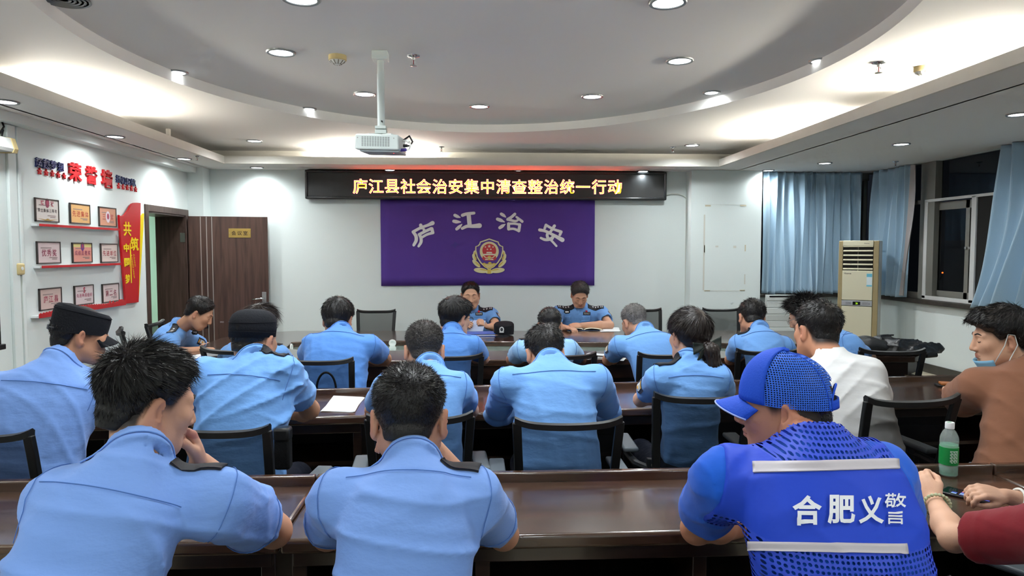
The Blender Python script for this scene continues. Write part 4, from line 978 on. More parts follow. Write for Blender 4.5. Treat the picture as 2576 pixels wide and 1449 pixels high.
    for k in range(5):
        a = 2 * pi * k / 5 + .3; d = Vector((cos(a), sin(a), 0))
        lg = MB().bar(d * .03 + Vector((0, 0, .10)), d * .27 + Vector((0, 0, .075)), 0.035, 0.025).build('base_leg', M_BLK, e, bev=0.006)
        q = d * .27; r_ = Vector((-d.y, d.x, 0))
        MB().tube([q + r_ * -.022 + Vector((0, 0, .03)), q + r_ * .022 + Vector((0, 0, .03))], 0.03, 14).build('caster', M_BLK, e, smooth='a')
    return e
CH0 = make_chair(); CH_USED = [False]
def chair(x, y, rz, label, s=1.0):
    """x, y = where the middle of the backrest top stands"""
    if 2.4 < y < 4.6: x += sin(rz) * .07; y -= cos(rz) * .07
    c, s_ = cos(rz), sin(rz); bx, by = 0, -0.35
    loc = (x - (c * bx - s_ * by) * s, y - (s_ * bx + c * by) * s, 0)
    if not CH_USED[0]: o = CH0; CH_USED[0] = True; o.location = loc; o.rotation_euler = (0, 0, rz)
    else: o = dup(CH0, loc, rz)
    o.scale = (s, s, s)
    tag(o, label, 'chair', 'black mesh-back office chairs'); return o
D = radians
chair(-1.07, 7.6, D(180), 'empty black mesh chair beyond the table, between the door and the purple banner')
chair(1.85, 7.6, D(183), 'empty black mesh chair beyond the table, half hidden by the grey-haired man')
chair(2.73, 7.6, D(180), 'empty black mesh chair beyond the table below the tape marks on the column')
chair(-0.05, 7.73, D(180), 'black mesh chair under the officer reading a paper')
chair(1.14, 7.73, D(180), 'black mesh chair under the officer with the open notebook')
chair(-2.87, 5.75, D(-62), 'empty black mesh chair by the certificates wall')
chair(-2.88, 6.35, D(-85), 'black mesh chair of the officer writing at the table end')
chair(-1.64, 4.62, D(-22), 'black mesh chair of the person with glasses behind the peaked dark cap')
chair(-0.93, 4.22, D(-4), 'black mesh chair with a dark bag hung in it, behind the desk papers')
chair(-0.16, 4.35, D(0), 'black mesh chair of the young man with glasses and thick black hair')
chair(0.55, 4.35, D(0), 'black mesh chair of the man in the pale blue shirt at the table')
chair(1.22, 4.35, D(6), 'black mesh chair of the grey-haired man')
chair(1.90, 4.45, D(0), 'black mesh chair between the ponytail woman and the blue cap, at the table')
chair(2.72, 4.42, D(-6), 'empty black mesh chair before the table end with the black bags')
chair(-1.77, 2.60, D(-8), 'black mesh chair of the man in the dark peaked cap by the photo edge')
chair(-0.95, 2.62, D(-6), 'black mesh chair of the man in the round dark cap, with a pouch beside it')
chair(-0.22, 2.76, D(4), 'black mesh chair partly hidden behind the nearest crew-cut head')
chair(0.355, 2.66, D(0), 'black mesh chair of the man in long sleeves, second row')
chair(0.98, 2.96, D(-2), 'black mesh chair of the woman with the ponytail', 1.03)
chair(1.83, 2.85, D(5), 'black mesh chair behind the green-labelled water bottle', 1.03)
chair(2.30, 2.42, D(52), 'black mesh chair of the man in the brown shirt at the photo edge')
chair(-0.85, 1.16, D(-8), 'black mesh chair of the nearest man with his hand at his chin, below the frame')
chair(-0.16, 1.20, D(0), 'black mesh chair of the nearest crew-cut man, below the frame')
chair(0.72, 1.22, D(8), 'black mesh chair of the man in the blue vest, below the frame')
chair(1.55, 1.45, D(28), 'black mesh chair with one armrest showing at the bottom edge by the red sleeve')
# ------------------------------------------------------------------ solid modelling of people: distance fields meshed with surface nets
F32 = np.float32
def A3(v): return np.array(v, F32)
def nrm(v): v = np.array(v, float); return v / (np.linalg.norm(v) + 1e-12)
def smin(a, b, k):
    k = F32(k); h = np.maximum(k - np.abs(a - b), 0); return np.minimum(a, b) - h * h * F32(0.25) / k
def smax(a, b, k): return -smin(-a, -b, k)
def sst(x, a, b): t = np.clip((x - a) / (b - a), 0, 1); return t * t * (3 - 2 * t)
def seg(P, a, b, ra, rb):
    a = A3(a); ba = A3(b) - a; q = P - a
    bb = ba @ ba + F32(1e-9); qb = q @ ba; t = np.minimum(np.maximum(qb / bb, 0), 1)
    return np.sqrt(np.maximum(np.einsum('ij,ij->i', q, q) - t * (2 * qb - t * bb), 0)) - (F32(ra) + F32(rb - ra) * t)
def ell(P, c, r, R=None):
    q = P - A3(c)
    if R is not None: q = q @ A3(R)
    r = A3(r); q = q / r; k0 = np.sqrt(np.einsum('ij,ij->i', q, q)); q = q / r; k1 = np.sqrt(np.einsum('ij,ij->i', q, q)) + F32(1e-9)
    return k0 * (k0 - 1) / k1
def rotm(yaw=0, pitch=0, roll=0):
    """columns = local axes; local y is forward; pitch > 0 looks down, yaw > 0 turns to the left"""
    return np.array(Euler((-pitch, roll, yaw), 'YXZ').to_matrix()) if False else np.array(Matrix.Rotation(yaw, 3, 'Z') @ Matrix.Rotation(-pitch, 3, 'X') @ Matrix.Rotation(roll, 3, 'Y'))
_E = [(0, 0, 0), (1, 0, 0), (0, 1, 0), (1, 1, 0), (0, 0, 1), (1, 0, 1), (0, 1, 1), (1, 1, 1)]
_EDG = [(a, b) for a in range(8) for b in range(a + 1, 8) if sum(abs(_E[a][i] - _E[b][i]) for i in range(3)) == 1]
def mesh_sdf(fn, lo, hi, h, B=8, margin=1.7):
    lo = np.array(lo, float); hi = np.array(hi, float); n = np.ceil((hi - lo) / (h * B)).astype(int) + 1
    g = np.stack(np.meshgrid(*[np.arange(k) for k in n], indexing='ij'), -1).reshape(-1, 3)
    c = (lo + (g + 0.5) * h * B).astype(F32)
    d = np.concatenate([fn(c[i:i + 200000]) for i in range(0, len(c), 200000)])
    g = g[np.abs(d) < h * B * 0.87 * margin]
    o = np.stack(np.meshgrid(*[np.arange(B + 1)] * 3, indexing='ij'), -1).reshape(-1, 3)
    idx = (g[:, None, :] * B + o[None]).reshape(-1, 3)
    V = np.empty(len(idx), F32)
    for i in range(0, len(idx), 250000): V[i:i + 250000] = fn((lo + idx[i:i + 250000] * h).astype(F32))
    V = V.reshape(-1, B + 1, B + 1, B + 1)
    C = [V[:, e[0]:B + e[0], e[1]:B + e[1], e[2]:B + e[2]] for e in _E]
    ins = sum((c_ < 0).astype(np.int8) for c_ in C); act = (ins > 0) & (ins < 8)
    bi, i, j, k = np.nonzero(act)
    vals = np.stack([c_[bi, i, j, k] for c_ in C], 1).astype(float)
    pos = np.zeros((len(bi), 3)); cnt = np.zeros(len(bi))
    for a, b in _EDG:
        va, vb = vals[:, a], vals[:, b]; cr = (va < 0) != (vb < 0)
        t = np.where(cr, va / (va - vb + 1e-20), 0)
        pos += cr[:, None] * (np.array(_E[a]) + t[:, None] * (np.array(_E[b]) - np.array(_E[a]))); cnt += cr
    cell = g[bi] * B + np.stack([i, j, k], 1)
    vert = lo + (cell + pos / cnt[:, None]) * h
    NN = (n + 2) * B; key = lambda q: ((q[:, 0] + B) * NN[1] + q[:, 1] + B) * NN[2] + q[:, 2] + B
    kk = key(cell); order = np.argsort(kk); ks = kk[order]
    faces = []
    for ax in range(3):
        sl0 = [slice(None)] + [slice(0, B)] * 3; sl1 = list(sl0); sl1[1 + ax] = slice(1, B + 1)
        a, b = V[tuple(sl0)] < 0, V[tuple(sl1)] < 0
        q = np.nonzero(a != b); p = g[q[0]] * B + np.stack(q[1:], 1); flip = a[q]
        u, w = [x for x in range(3) if x != ax]
        if ax == 1: u, w = w, u
        ids = []
        for du, dw in ((0, 0), (-1, 0), (-1, -1), (0, -1)):
            r = p.copy(); r[:, u] += du; r[:, w] += dw; kq = key(r); s = np.clip(np.searchsorted(ks, kq), 0, len(ks) - 1)
            ids.append(np.where(ks[s] == kq, order[s], -1))
        f = np.stack(ids, 1); ok = (f >= 0).all(1); f = f[ok]; fl = flip[ok]
        f[~fl] = f[~fl][:, ::-1]
        faces.append(f[:, ::-1])
    return vert, np.concatenate(faces)
def relax(v, f, it=1, w=0.5):
    for _ in range(it):
        s = np.zeros_like(v); c = np.zeros(len(v))
        for a, b in ((0, 1), (1, 2), (2, 3), (3, 0)):
            np.add.at(s, f[:, a], v[f[:, b]]); np.add.at(s, f[:, b], v[f[:, a]]); np.add.at(c, f[:, a], 1); np.add.at(c, f[:, b], 1)
        v = v + w * (s / np.maximum(c, 1)[:, None] - v)
    return v
def np_mesh(name, v, f, m, parent=None, col=None, base=(0, 0, 0)):
    v = v - np.array(base)
    me = bpy.data.meshes.new(name); me.vertices.add(len(v)); me.vertices.foreach_set('co', v.astype(F32).ravel())
    k = f.shape[1]; me.loops.add(f.size); me.loops.foreach_set('vertex_index', f.astype(np.int32).ravel())
    me.polygons.add(len(f)); me.polygons.foreach_set('loop_start', np.arange(0, f.size, k, dtype=np.int32)); me.polygons.foreach_set('loop_total', np.full(len(f), k, np.int32))
    me.update(calc_edges=True); me.validate()
    if col is not None:
        at = me.color_attributes.new('tint', 'FLOAT_COLOR', 'POINT'); at.data.foreach_set('color', np.concatenate([col, np.ones((len(col), 1))], 1).astype(F32).ravel())
    return link(name, me, m, parent, smooth=True)
def attr_mat(name, rough=0.5, bump=None, spec=0.4, sss=0.0):
    m = mat(name, '#ffffff', rough, spec=spec, bump=bump, sss=sss); nt = m.node_tree; b = nt.nodes['Principled BSDF']
    a = nt.nodes.new('ShaderNodeAttribute'); a.attribute_name = 'tint'; nt.links.new(a.outputs['Color'], b.inputs['Base Color']); return m
M_SKIN = attr_mat('skin', 0.5, (220, 0.04, 2), 0.35)
M_HAIR = mat('black_hair', '#0f0d0e', 0.40, spec=0.45, bump=(90, 0.15, 3, (1, 1, 1)))
M_HAIRG = mat('grey_hair', '#6d6a68', 0.5, spec=0.4, bump=(160, 0.6, 3), var=(60, 0.35))
M_HAIRB = mat('brown_black_hair', '#1f1715', 0.36, spec=0.5, bump=(90, 0.12, 3))
def cloth(name, col, bump=0.2, rough=0.85): return mat(name, col, rough, spec=0.2, sheen=0.15, bump=(16, bump, 4, (1, 1, 2.0)))
M_S = {'a': cloth('shirt_blue', '#7ba1e4'), 'b': cloth('shirt_sky', '#72a4e3'), 'c': cloth('shirt_pale', '#93bfe8'), 'd': cloth('shirt_deep', '#5a8ed8'),
       'white': cloth('tee_white', '#e6e6e6', 0.06), 'brown': cloth('tee_brown', '#8a5e48', 0.08), 'royal': cloth('tee_royal', '#1c5ccc', 0.08), 'red': cloth('tee_red', '#7d1420', 0.08)}
M_SEAM = mat('seam_thread', '#4f78bd', 0.9)
M_TROU = mat('navy_trousers', '#151926', 0.9, spec=0.2, bump=(40, 0.2, 3))
M_SHOE = mat('black_shoe', '#0d0d0e', 0.35)
M_EPA = mat('black_epaulette', '#10121a', 0.7)
M_SILV = mat('silver_thread', '#cfd2d4', 0.5)
# ---- head, in its own axes (x right, y forward, z up), metres for scale 1
def head_sdf(Q, ears=True, jaw=1.0, chub=0.0):
    X = Q.copy(); X[:, 0] = np.abs(X[:, 0])          # mirror
    d = ell(Q, (0, -0.014, 0.032), (0.076 + chub * .3, 0.096, 0.088))
    d = smin(d, ell(Q, (0, 0.026, -0.038), (0.062 * jaw + chub, 0.066, 0.076)), 0.03)
    d = smin(d, seg(X, (0.0, 0.06, -0.098), (0.02, 0.056, -0.096), 0.022, 0.022), 0.025)
    d = smin(d, seg(X, (0.050 * jaw + chub, -0.004, -0.058), (0.03, 0.045, -0.088), 0.020, 0.020), 0.04)
    d = smin(d, ell(X, (0.038, 0.064, -0.018), (0.025, 0.018, 0.022)), 0.03)
    d = smin(d, seg(X, (0.006, 0.086, 0.026), (0.045, 0.07, 0.022), 0.010, 0.010), 0.016)
    d = smax(d, -ell(X, (0.032, 0.098, 0.003), (0.019, 0.014, 0.012)), 0.012)       # eye sockets
    d = smin(d, ell(X, (0.032, 0.080, 0.002), (0.014, 0.010, 0.010)), 0.006)
    d = smin(d, seg(Q, (0, 0.088, 0.012), (0, 0.106, -0.032), 0.008, 0.0115), 0.010)
    d = smin(d, ell(X, (0.012, 0.096, -0.037), (0.009, 0.011, 0.008)), 0.006)
    d = smin(d, ell(Q, (0, 0.088, -0.060), (0.022, 0.011, 0.0055)), 0.006)
    d = smin(d, ell(Q, (0, 0.087, -0.071), (0.019, 0.011, 0.006)), 0.006)
    d = smax(d, -seg(X, (0, 0.1005, -0.0655), (0.022, 0.092, -0.0655), 0.0018, 0.0014), 0.003)
    if ears:
        Re = np.array(Matrix.Rotation(radians(-28), 3, 'Z') @ Matrix.Rotation(radians(-10), 3, 'X'))
        e = ell(X, (0.083 + chub * .5, -0.016, -0.008), (0.0085, 0.020, 0.034), Re)
        e = smin(e, ell(X, (0.079 + chub * .5, -0.010, -0.036), (0.007, 0.011, 0.012)), 0.01)
        e = smax(e, -ell(X, (0.092 + chub * .5, -0.006, -0.006), (0.006, 0.012, 0.022), Re), 0.004)
        d = smin(d, e, 0.006)
    return d
def head_xyz(P, hd): return ((P - A3(hd['o'])) @ A3(hd['R'])) / F32(hd['s'])
def head_pt(hd, q): return np.array(hd['o']) + hd['s'] * (np.array(hd['R']) @ np.array(q, float))
# ---- hand
def hand_prims(w, dirv, nor, side, curl=0.6, s=1.0, spread=0.1, thumb=0.7, fcurl=None):
    """returns list of segments (a, b, ra, rb) and one palm; nor = back-of-hand normal; side = +1 thumb towards dir x nor"""
    d = nrm(dirv); n = nrm(np.array(nor) - d * np.dot(nor, d)); x = np.cross(d, n) * side
    out = []; wv = np.array(w, float)
    for k, (off, L) in enumerate(((0.030, 0.070), (0.010, 0.078), (-0.010, 0.073), (-0.029, 0.058))):
        c = (fcurl[k] if fcurl else curl)
        p = wv + s * (d * 0.088 + x * off - n * 0.002); a = 0.15 + c * 0.5; lat = spread * off / 0.03
        out.append((wv + s * (d * 0.03 + x * off * 0.7), p, 0.0125 * s, 0.0105 * s))
        for j, fr in enumerate((0.44, 0.32, 0.24)):
            dd = d * cos(a) - n * sin(a) + x * lat * 0.5; dd = dd / np.linalg.norm(dd)
            q = p + dd * L * fr * s; r = 0.0098 - 0.0010 * j
            out.append((p, q, r * s, (r - 0.0008) * s)); p = q; a += c * (1.0 if j == 0 else 0.8)
    p = wv + s * (d * 0.02 + x * 0.022 - n * 0.006)
    t1 = p + s * (d * 0.032 + x * 0.030 * thumb - n * 0.014 * thumb)
    dd = nrm(d * 0.9 + x * (0.55 * thumb - 0.35 * curl) - n * 0.5 * curl); t2 = t1 + dd * 0.032 * s
    dd2 = nrm(d * 0.9 - x * 0.35 * curl - n * 0.45 * curl); t3 = t2 + dd2 * 0.026 * s
    out += [(p, t1, 0.0145 * s, 0.012 * s), (t1, t2, 0.0115 * s, 0.0105 * s), (t2, t3, 0.0105 * s, 0.0085 * s)]
    palm = (wv + s * (d * 0.052), (0.043 * s, 0.050 * s, 0.015 * s), np.stack([x, d, n], 1))
    return out, palm
# ---- the whole figure
def bez(a, b, c, t): t = t[:, None]; return (1 - t) ** 2 * a + 2 * t * (1 - t) * b + t ** 2 * c
_TT = np.array([-.05, 0.0, .15, .35, .55, .72, .85, .93, 1.0, 1.06])
_AW = np.array([.172, .172, .170, .164, .170, .177, .166, .112, .066, .050])
_BD = np.array([.118, .120, .118, .108, .114, .114, .104, .088, .068, .055])
_FC = {}
def fold(P, k, seed, amp):
    if (k, seed) not in _FC:
        r = np.random.RandomState(seed); L = []
        for i in range(4):
            v = r.normal(size=3); v[2] *= 1.6; v = v / np.linalg.norm(v) * r.uniform(18, 34) * k
            L.append((A3(v), F32(r.uniform(0, 6)), A3(r.normal(size=3) * 9), F32(r.uniform(0, 6)), A3(r.normal(size=3) * 7), F32(r.uniform(0, 6))))
        _FC[(k, seed)] = L
    w = 0
    for v, a, u, b, m, c in _FC[(k, seed)]:
        x = 1 - np.abs(np.sin(P @ v + a + F32(1.3) * np.sin(P @ u + b)))
        w = w + x * x * x * (F32(0.5) + F32(0.5) * np.sin(P @ m + c))
    return F32(-amp) * w
class Fig: pass
def V3(q): return np.array(q if not isinstance(q, Vector) else tuple(q), float)
def px(t): return V3(ony(*t)) if len(t) == 3 else V3(t[:3])
def figure(spec):
    """spec keys: head (px, py, Y of the top of the hair), hrot (yaw, pitch, roll deg), hs, nb, sh2, el2, wr2, face, pel, cloth ..."""
    g = Fig(); g.sp = spec
    s = g.s = spec.get('s', 1.0); hs = spec.get('hs', 1.0)
    g.face = radians(spec.get('face', 0)); fx = np.array([cos(g.face), sin(g.face), 0]); fy = np.array([-sin(g.face), cos(g.face), 0])
    g.fx, g.fy = fx, fy
    Rh = rotm(radians(spec['hrot'][0]) + g.face, radians(spec['hrot'][1]), radians(spec['hrot'][2]))
    top = px(spec['head'])
    up = 0.126 * hs + spec.get('hairup', 0.012)
    R = np.array(Rh)
    # highest point of the skull lies straight above the skull centre: put that point at the given pixel
    o = top - np.array([0, 0, up]) - hs * (R @ np.array([0, -0.014, 0.0]))
    g.hd = dict(o=o, R=R, s=hs)
    g.nb = px(spec['nb']); g.sh = [px(q) - np.array([0, 0, .030]) for q in spec['sh']]; g.el = [px(q) for q in spec['el']]; g.wr = [px(q) for q in spec['wr']]
    g.pel = np.array(spec['pel'], float) + fy * (0.05 if 2.4 < spec['pel'][1] < 5 else 0)
    g.mid = (g.pel + g.nb) / 2 - fy * spec.get('bow', 0.05)
    g.fat = spec.get('fat', 1.0); g.wide = spec.get('wide', 1.0)
    g.base = np.array([g.pel[0], g.pel[1], 0.0])
    sw = np.linalg.norm((g.sh[0] - g.sh[1])[:2]) / 2
    g.sw = sw
    chord = g.nb - g.pel; g.L = np.linalg.norm(chord); g.c = chord / g.L
    lat = g.sh[1] - g.sh[0]; lat = lat - g.c * np.dot(lat, g.c)
    lat = nrm(lat) * (1 if np.dot(lat, fx) > 0 else -1)
    g.X = nrm(lat * 0.7 + fx * 0.3 - g.c * np.dot(fx, g.c) * .3); g.D = np.cross(g.c, g.X)
    def torso(P, grow=0.0):
        q0 = P - A3(g.pel); t = q0 @ A3(g.c) / g.L
        cen = bez(A3(g.pel), A3(g.mid), A3(g.nb), np.clip(t, -.05, 1.06).astype(F32))
        # keep the section plane perpendicular to the chord
        q = P - cen; x = q @ A3(g.X); y = q @ A3(g.D)
        fat = 1 + (g.fat - 1) * np.clip(1.3 - 1.2 * t, 0, 1)
        a = np.interp(t, _TT, _AW) * (sw / 0.19) * (1 + (g.wide - 1)) * fat + grow; b = np.interp(t, _TT, _BD) * s * fat + grow
        n_ = 2.4
        e = ((np.abs(x) / a) ** n_ + (np.abs(y) / b) ** n_) ** (1 / n_)
        d = (e - 1) * np.minimum(a, b) * 0.85
        return np.maximum(d, np.maximum((t - 1.05), (-0.06 - t)) * g.L).astype(F32)
    g.torso = torso
    return g
def shirt_fn(g, sleeve=0.62, collar=True, grow=0.0, seed=1, amp=0.006, forearm=0.0, loose=1.0, neckhole=None):
    s = g.s; sp = g.sp
    nbs = []
    for i in (0, 1):
        sh = g.sh[i]; inn = g.nb + (sh - g.nb) * 0.30
        nbs.append((inn, sh))
    neck_up = nrm(head_pt(g.hd, (0, -0.02, -0.05)) - g.nb)
    r0 = 0.067 * s * loose * sp.get('arm', 1.0)
    def fn(P):
        d = g.torso(P, grow)
        for i in (0, 1):
            sh, el, wr = g.sh[i], g.el[i], g.wr[i]
            d = smin(d, seg(P, nbs[i][0] + np.array([0, 0, -.040]), sh + np.array([0, 0, -.008]), 0.050 * s + grow, 0.062 * s + grow), 0.05)
            u = el - sh; L = np.linalg.norm(u); un = u / L
            a = seg(P, sh, sh + un * L * min(1.0, sleeve + .12), r0 + grow, (r0 - .004) * (1.0 + .04 * loose) + grow)
            if forearm > 0:
                a = smin(a, seg(P, el, el + (wr - el) * forearm, r0 * .92, r0 * .70), 0.03)
                v = nrm(wr - el); cut = (P - A3(el)) @ A3(v) - np.linalg.norm(wr - el) * (forearm - .06)
            else: cut = (P - A3(sh)) @ A3(un) - L * sleeve
            a = smax(a, cut.astype(F32), 0.008)
            if forearm <= 0: a = smax(a, -smax(seg(P, sh + un * L * (sleeve - .05), el, r0 - .012, r0 - .012), (L * sleeve - .03) - ((P - A3(sh)) @ A3(un)), 0.004), 0.004)
            d = smin(d, a, 0.035)
        if amp:
            m = np.ones(len(P), F32)
            d = d + fold(P, 1.0, seed, amp)
        # hollow for the neck
        nh = neckhole or (0.058 * s)
        d = smax(d, -(seg(P, g.nb + neck_up * 0.012, g.nb + neck_up * 0.2, nh, nh)), 0.006)
        if collar:
            q = P - A3(g.nb + np.array([0, 0, -.002])); h = q @ A3(neck_up)
            rad = np.sqrt(np.maximum((q ** 2).sum(1) - h * h, 0)); back = -(q @ A3(g.fy))
            R_ = (0.0675 * s * sp.get('neck', 1.0) + grow) - 0.20 * np.clip(h + .01, -.02, .06)
            hh = 0.024 * s + 0.10 * np.clip(back, -.08, .08) * 0.22
            c = np.maximum(rad - R_, np.abs(h - 0.008) - hh)
            d = smin(d, c.astype(F32), 0.010)
        return d
    return fn
def body_fn(g, ears=True):
    sp = g.sp; s = g.s; hd = g.hd
    nk = head_pt(hd, (0, -0.022, -0.045))
    prims = []; hands = []
    ar = sp.get('arm', 1.0) * s
    def side_of(i, hp, fd):
        if 'side' in hp: return hp['side']
        x = np.cross(hp.get('dir', fd), hp.get('nor', (0, 0, 1))); return 1 if np.dot(x, g.nb - g.wr[i]) > 0 else -1
    for i in (0, 1):
        sh, el, wr = g.sh[i], g.el[i], g.wr[i]
        ud = nrm(el - sh); fd = nrm(wr - el)
        prims += [(sh, el, 0.046 * ar, 0.040 * ar), (el, el + (wr - el) * .35, 0.040 * ar, 0.043 * ar), (el + (wr - el) * .35, wr, 0.043 * ar, 0.0265 * ar)]
        hp = sp.get('hand', {}).get(i, {})
        f, p = hand_prims(wr, hp.get('dir', fd * np.array([1, 1, .3])), hp.get('nor', (0, 0, 1)), side_of(i, hp, fd), hp.get('curl', .6), s * hp.get('s', 1.0), hp.get('spread', .1), hp.get('thumb', .7), hp.get('fcurl'))
        hands.append((f, p))
    chest = g.nb + (g.pel - g.nb) * 0.2
    def fn(P):
        d = np.full(len(P), 9.0, F32)
        Q = head_xyz(P, hd); near = (Q ** 2).sum(1) < 0.26 ** 2
        if near.any(): d[near] = head_sdf(Q[near], ears, sp.get('jaw', 1.0), sp.get('chub', 0.0)) * hd['s']
        d = smin(d, seg(P, g.nb - np.array([0, 0, .03]), nk, 0.055 * s * sp.get('neck', 1.0), 0.052 * hd['s'] * sp.get('neck', 1.0)), 0.03)
        d = smin(d, seg(P, g.pel, chest, 0.07, 0.06), 0.02)
        for i in (0, 1): d = smin(d, seg(P, chest, g.sh[i], 0.05, 0.04), 0.02)
        d = smin(d, seg(P, chest, g.nb, 0.045, 0.04), 0.02)
        for q in prims: d = smin(d, seg(P, q[0], q[1], q[2], q[3]), 0.018)
        for f, (c, r, R) in hands:
            m = np.nonzero(((P - A3(c)) ** 2).sum(1) < (0.19 * s) ** 2)[0]
            if len(m):
                Pm = P[m]; dm = d[m]; dm = smin(dm, ell(Pm, c, r, R), 0.012)
                for q in f: dm = smin(dm, seg(Pm, q[0], q[1], q[2], q[3]), 0.006)
                d[m] = dm
        return d
    return fn
def zline(y, nape=-.060, front=.078):
    """lower edge of the hair as a function of y (head axes)"""
    return np.interp(y, [-.12, -.075, -.050, -.030, -.012, .012, .022, .045, .062, .075, .13], [nape, nape, nape + .015, .012, .018, .0, .0, .035, front - .018, front, front])
def hair_sdf(Q, st):
    th_t, th_s, nape, front = st.get('top', .016), st.get('side', .006), st.get('nape', -.060), st.get('front', .078)
    zl = zline(Q[:, 1], nape, front); v = Q[:, 2] - zl
    th = (th_s + (th_t - th_s) * sst(Q[:, 2], -.01, .085)) * (0.15 + .85 * sst(v, 0.0, st.get('fade', .05)))
    th = th + st.get('fringe', 0.0) * sst(Q[:, 1], .02, .075) * sst(v, 0, .03)
    d = ell(Q, (0, -0.014, 0.032), (0.076, 0.096, 0.088)) - th
    d = np.minimum(d, seg(Q, (0, -0.05, -.03), (0, -.055, -.085), .056, .050) - th * .6)     # nape
    if st.get('clump', 0):
        w = A3((0.01, -.065, .10)); q = Q - w; ang = np.arctan2(q[:, 0], q[:, 1]); r = np.sqrt((q ** 2).sum(1))
        d = d + st['clump'] * (np.sin(ang * 17 + 60 * r + 2 * np.sin(ang * 5)) * .5 + np.sin(ang * 41 + 30 * r) * .35) * sst(v, 0, .04)
    d = smax(d, -v, 0.004)
    if 'maxz' in st: d = smax(d, Q[:, 2] - F32(st['maxz']), .004)
    return d
def make_hair(g, o, st, mt, h, base, seed=1):
    hd = g.hd
    fn = lambda P: hair_sdf(head_xyz(P, hd), st) * F32(hd['s'])
    c = hd['o']; v, f = mesh_sdf(fn, c - .19, c + .19, h)
    v = relax(v, f, 1, .4)
    n = st.get('strands', 0)
    if not n: return np_mesh('hair', v, f, mt, o, base=base)
    r = np.random.RandomState(seed)
    tri = v[f[:, :3]]; nr = np.cross(tri[:, 1] - tri[:, 0], tri[:, 2] - tri[:, 0]); ar = np.linalg.norm(nr, axis=1) + 1e-12
    k = r.choice(len(f), n, p=ar / ar.sum()); p = v[f[k]].mean(1); N_ = nr[k] / ar[k][:, None]
    sgn = np.sign(((p - c) * N_).sum(1)); N_ = N_ * sgn[:, None]
    Q = head_xyz(p.astype(F32), hd).astype(float); vv = Q[:, 2] - zline(Q[:, 1], st.get('nape', -.06), st.get('front', .078))
    w = head_pt(hd, (0.012, -.07, .095)); fl = p - w; fl = fl - N_ * (fl * N_).sum(1)[:, None]; fl /= np.linalg.norm(fl, axis=1)[:, None] + 1e-9
    fwd = np.array(hd['R'])[:, 1]; fl = fl + st.get('sweep', 0.0) * (fwd - N_ * (N_ @ fwd)[:, None]) + r.normal(size=fl.shape) * st.get('mess', .25)
    fl /= np.linalg.norm(fl, axis=1)[:, None] + 1e-9
    topness = sst(Q[:, 2], -.02, .09)
    L = st.get('len', .012) * (0.35 + .65 * topness) * np.clip(vv / .03, .15, 1) * r.uniform(.6, 1.25, n)
    al = st.get('lift', .8) * r.uniform(.6, 1.2, n)
    d0 = fl * np.cos(al)[:, None] + N_ * np.sin(al)[:, None]; a = p - N_ * .001; m_ = a + d0 * (L * .55)[:, None]
    e = m_ + (d0 * .8 + fl * .4 - np.array([0, 0, .25]) * st.get('droop', .2)) * (L * .5)[:, None]
    side = np.cross(d0, r.normal(size=d0.shape)); side /= np.linalg.norm(side, axis=1)[:, None] + 1e-9
    wd = st.get('width', .0011)
    V_ = np.stack([a - side * wd, a + side * wd, m_ + side * wd * .8, m_ - side * wd * .8, e], 1).reshape(-1, 3)
    b = np.arange(n)[:, None] * 5
    F_ = np.concatenate([b + np.array([[0, 1, 2]]), b + np.array([[0, 2, 3]]), b + np.array([[3, 2, 4]])])
    ft = np.concatenate([f[:, [0, 1, 2]], f[:, [0, 2, 3]]])
    return np_mesh('hair', np.concatenate([v, V_]), np.concatenate([ft, F_ + len(v)]), mt, o, base=base)
def skin_cols(g, v, tone, stub, lips='#a8685c'):
    hd = g.hd; Q = head_xyz(v.astype(F32), hd).astype(float)
    c = np.tile(lin(tone), (len(v), 1)); isH = (np.abs(Q) < .2).all(1)
    red = np.array(lin('#c07f68'))
    def mix(m, k): nonlocal c; c = c * (1 - m[:, None]) + np.array(k) * m[:, None]
    ear = isH * sst(np.abs(Q[:, 0]), .076, .086) * (Q[:, 2] > -.06) * .5; mix(ear, red)
    lip = isH * (np.abs(Q[:, 2] + .0655) < .011) * (np.abs(Q[:, 0]) < .025) * sst(Q[:, 1], .088, .094); mix(lip * .75, lin(lips))
    st = g.sp.get('hairst', {}); vv = Q[:, 2] - zline(Q[:, 1], st.get('nape', -.06), st.get('front', .078))
    hz = isH * sst(vv, -.018, .012) * (np.abs(Q[:, 0]) < .0795) * stub; mix(hz, lin('#2b2422'))
    return c
def project(fn, o, d, far=0.6):
    """march rays o + t d (n,3) onto the zero set"""
    o = np.array(o, float); d = np.array(d, float); d = d / np.linalg.norm(d, axis=-1, keepdims=True); d = np.broadcast_to(d, o.shape)
    t = np.zeros(len(o))
    for _ in range(30):
        v = fn((o + d * t[:, None]).astype(F32)).astype(float); t = np.clip(t + v * .85, 0, far)
        if (np.abs(v) < .0006)[t < far].all(): break
    return o + d * t[:, None]
def grad(fn, p, e=0.004):
    p = np.array(p, float); g_ = np.stack([fn((p + np.eye(3)[i] * e).astype(F32)) - fn((p - np.eye(3)[i] * e).astype(F32)) for i in range(3)], 1).astype(float)
    return g_ / (np.linalg.norm(g_, axis=1, keepdims=True) + 1e-9)
